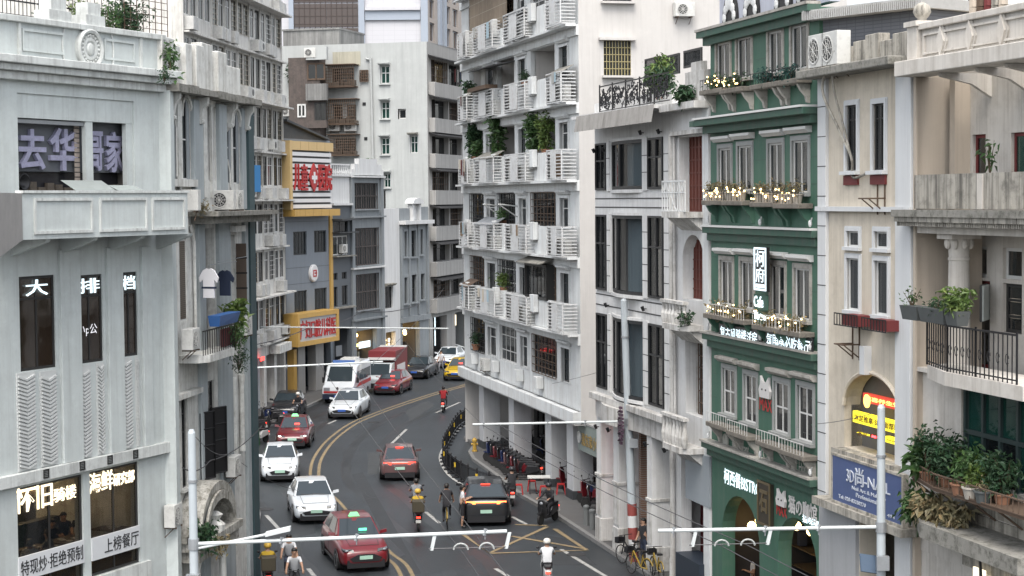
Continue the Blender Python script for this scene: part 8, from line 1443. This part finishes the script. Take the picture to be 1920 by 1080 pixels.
lm = empty('street_lamp_head', at(500, 1002, 39.6)); tag(lm, 'slim white lamp head on a thin arm from the near pole', 'lamp'); a_ = at(372, 1028, 39.6) - at(500, 1002, 39.6); link('arm', MB().tube(tuple(a_), (0, 0, 0), .03, 8).mesh('arm', mArm), lm); b_ = at(545, 991, 39.6) - at(500, 1002, 39.6); link('lamp', MB().hexa([(-.02, -.1, -.04), (b_.x, -.1, b_.z - .04), (b_.x, .1, b_.z - .04), (-.02, .1, -.04), (-.02, -.1, .05), (b_.x, -.1, b_.z + .05), (b_.x, .1, b_.z + .05), (-.02, .1, .05)]).mesh('lamp', mArm), lm)
lh = at(829, 638, 150); lm = empty('street_lamp_head', lh); tag(lm, 'far white lamp head on an arm over the bend', 'lamp'); b_ = at(872, 652, 150) - lh; link('lamp', MB().hexa([(0, -.15, -.08), (b_.x * .4, -.15, b_.z * .4 - .08), (b_.x * .4, .15, b_.z * .4 - .08), (0, .15, -.08), (0, -.15, .12), (b_.x * .4, -.15, b_.z * .4 + .12), (b_.x * .4, .15, b_.z * .4 + .12), (0, .15, .12)]).mesh('lamp', mArm), lm); link('arm', MB().tube((b_.x * .4, 0, b_.z * .4), tuple(b_), .06, 6).mesh('arm', mArm), lm)
# trolley wire hangers and wires
def hanger(px0, px1, y0, depth, label):
    p0, p1 = at(px0, y0, depth), at(px1, y0 - 4, depth); e = empty('wire_hanger', p0); tag(e, label, 'wire hanger'); d = p1 - p0; ins = mat('insulator', (.4, .42, .41), .4)
    link('beam', MB().tube((0, 0, -.32), (d.x, d.y, d.z - .32), .012, 6).mesh('beam', mWire), e)
    for t in (.06, .98): c = d * t; link('strut', MB().hexa([(c.x - .04, c.y - .02, c.z - .36), (c.x, c.y - .02, c.z - .36), (c.x, c.y + .02, c.z - .36), (c.x - .08, c.y + .02, c.z - .36), (c.x, c.y - .02, c.z), (c.x + .08, c.y - .02, c.z), (c.x + .08, c.y + .02, c.z), (c.x, c.y + .02, c.z)]).mesh('strut', mArm), e)
    for t in (.4, .72): c = d * t; link('insulator', MB().path([(c.x + .16 * math.cos(a), c.y, c.z - .36 + .14 * math.sin(a)) for a in [math.pi * i / 6 for i in range(7)]], .022, 6).mesh('insulator', ins), e)
    return [p0 + d * .4 + Vector((0, 0, -.36)), p0 + d * .72 + Vector((0, 0, -.36))]
h1 = hanger(803, 955, 1002, 39.6, 'trapeze wire hanger under the near left arm'); h2 = hanger(1292, 1445, 996, 41, 'trapeze wire hanger under the near right arm'); 
def wire(label, pts, r=.012, sag=.15):
    q = MB()
    for a, b in zip(pts, pts[1:]):
        P = [a.lerp(b, i / 8) - Vector((0, 0, sag * 4 * (i / 8) * (1 - i / 8))) for i in range(9)]; q.path([tuple(p) for p in P], r, 4)
    o = link('overhead_wire', q.mesh('overhead_wire', mWire)); tag(o, label, 'wire', 'overhead trolley wires')
wire('trolley wire over the centre of the road from the far arm', [at(600, 684, 87), h1[0], h1[0] + Vector((3.2, -18, .1))]); wire('trolley wire running beside the other centre wire', [at(655, 682, 87), h1[1], h1[1] + Vector((3.2, -18, .1))]); wire('trolley wire from the leaning pole arm to the near right arm', [at(905, 797, Pm.y), h2[0], h2[0] + Vector((5, -18, .1))]); wire('trolley wire from the leaning pole arm beside the first', [at(935, 796, Pm.y), h2[1], h2[1] + Vector((5, -18, .1))])
wire('far trolley wire between the leaning pole arm and the bend', [at(905, 797, Pm.y), at(760, 640, 118)]); wire('thin guy wire from the near right pole top to the arches', [at(1652, 770, 41), Cm.W(.5, -.3, 7.0)], .008, .05); wire('thin guy wire to the white block wall', [at(1178, 680, Pm.y), F.W(F.len - 3, -.4, zf_F)], .008, .05); wire('cable from the near left pole top', [at(363, 815, 39.6), at(430, 850, 58), at(560, 920, 70)], .01, .2)
wire('sagging cable along the weathered shophouse front', [B.W(.2, -.3, 5.2), B.W(3, -.3, 5.0), B.W(B.len, -.3, 5.3)], .02, .2); wire('sagging cable between the white slab and the hospital', [D.W(2, -.8, 5.0), E_.W(1, -1.2, 4.6), K1.W(1, -.4, 5.1), K3.W(3, -.3, 5.0)], .03, .3); wire('cable crossing from the far arm to the concrete block', [at(700, 681, 87), G.W(2, -.6, 6)], .014, .3)
o = link('solar_panel', MB().hexa([(-.3, 0, 0), (.3, 0, 0), (.3, .3, .3), (-.3, .3, .3), (-.3, -.03, .03), (.3, -.03, .03), (.3, .27, .33), (-.3, .27, .33)]).mesh('solar_panel', mat('solar_blue', (.1, .14, .2), .25, var=.2))); o.location = at(1635, 1075, 41); o.rotation_euler = (.3, .2, .3); tag(o, 'small tilted solar panel beside the near right pole', 'solar panel')
e = empty('stool_table', gnd(985, 925, .14)); tag(e, 'white folding table with red stools in the arcade', 'table'); e.location += Vector((.6, 0, 0)); link('table_top', MB().box(-.5, .5, -.35, .35, .7, .74).mesh('table_top', M_plastic), e); link('leg', MB().tube((-.4, -.25, 0), (-.4, .25, .7), .02).tube((.4, -.25, 0), (.4, .25, .7), .02).mesh('leg', M_iron), e)
mRp = mat('red_plastic', (.4, .02, .02), .4)
for k, (dx, dy) in enumerate(((-.9, -.3), (.2, -.8), (.95, -.2), (-.3, .7))):
    p = gnd(985, 925, .14) + Vector((.6 + dx, dy, 0)); e = empty('stool', (p.x, p.y, .13)); tag(e, 'red plastic stool by the folding table', 'stool', 'red stools'); link('seat', MB().box(-.16, .16, -.16, .16, .42, .46).mesh('seat', mRp), e)
    for sx in (-1, 1):
        for sy in (-1, 1): link('leg', MB().hexa([(sx * .19 - .025, sy * .19 - .025, 0), (sx * .19 + .025, sy * .19 - .025, 0), (sx * .19 + .025, sy * .19 + .025, 0), (sx * .19 - .025, sy * .19 + .025, 0), (sx * .14 - .025, sy * .14 - .025, .42), (sx * .14 + .025, sy * .14 - .025, .42), (sx * .14 + .025, sy * .14 + .025, .42), (sx * .14 - .025, sy * .14 + .025, .42)]).mesh('leg', mRp), e)
p = gnd(890, 846, .14); o = link('fire_hydrant', MB().lathe([(.14, 0), (.14, .06), (.1, .08), (.1, .5), (.14, .52), (.13, .6), (.05, .7)], (0, 0, .13), 14).tube((-.18, 0, .5), (.18, 0, .5), .06, 8).mesh('fire_hydrant', mat('hydrant_yellow', (.45, .28, .05), .6, var=.3))); o.location = (p.x, p.y, 0); tag(o, 'yellow hydrant post at the kerb corner under the white block', 'hydrant')
p = gnd(473, 836); o = link('green_mat', MB().hexa([(-.35, -.5, 0), (.35, -.5, 0), (.35, .5, 0), (-.35, .5, 0), (-.3, -.2, .9), (.3, -.2, .9), (.3, .5, .9), (-.3, .5, .9)]).mesh('green_mat', mat('green_sheet', (.04, .16, .05), .7))); o.location = (p.x, p.y, 0); tag(o, 'green covered box at the left kerb under the motorbikes', 'box')
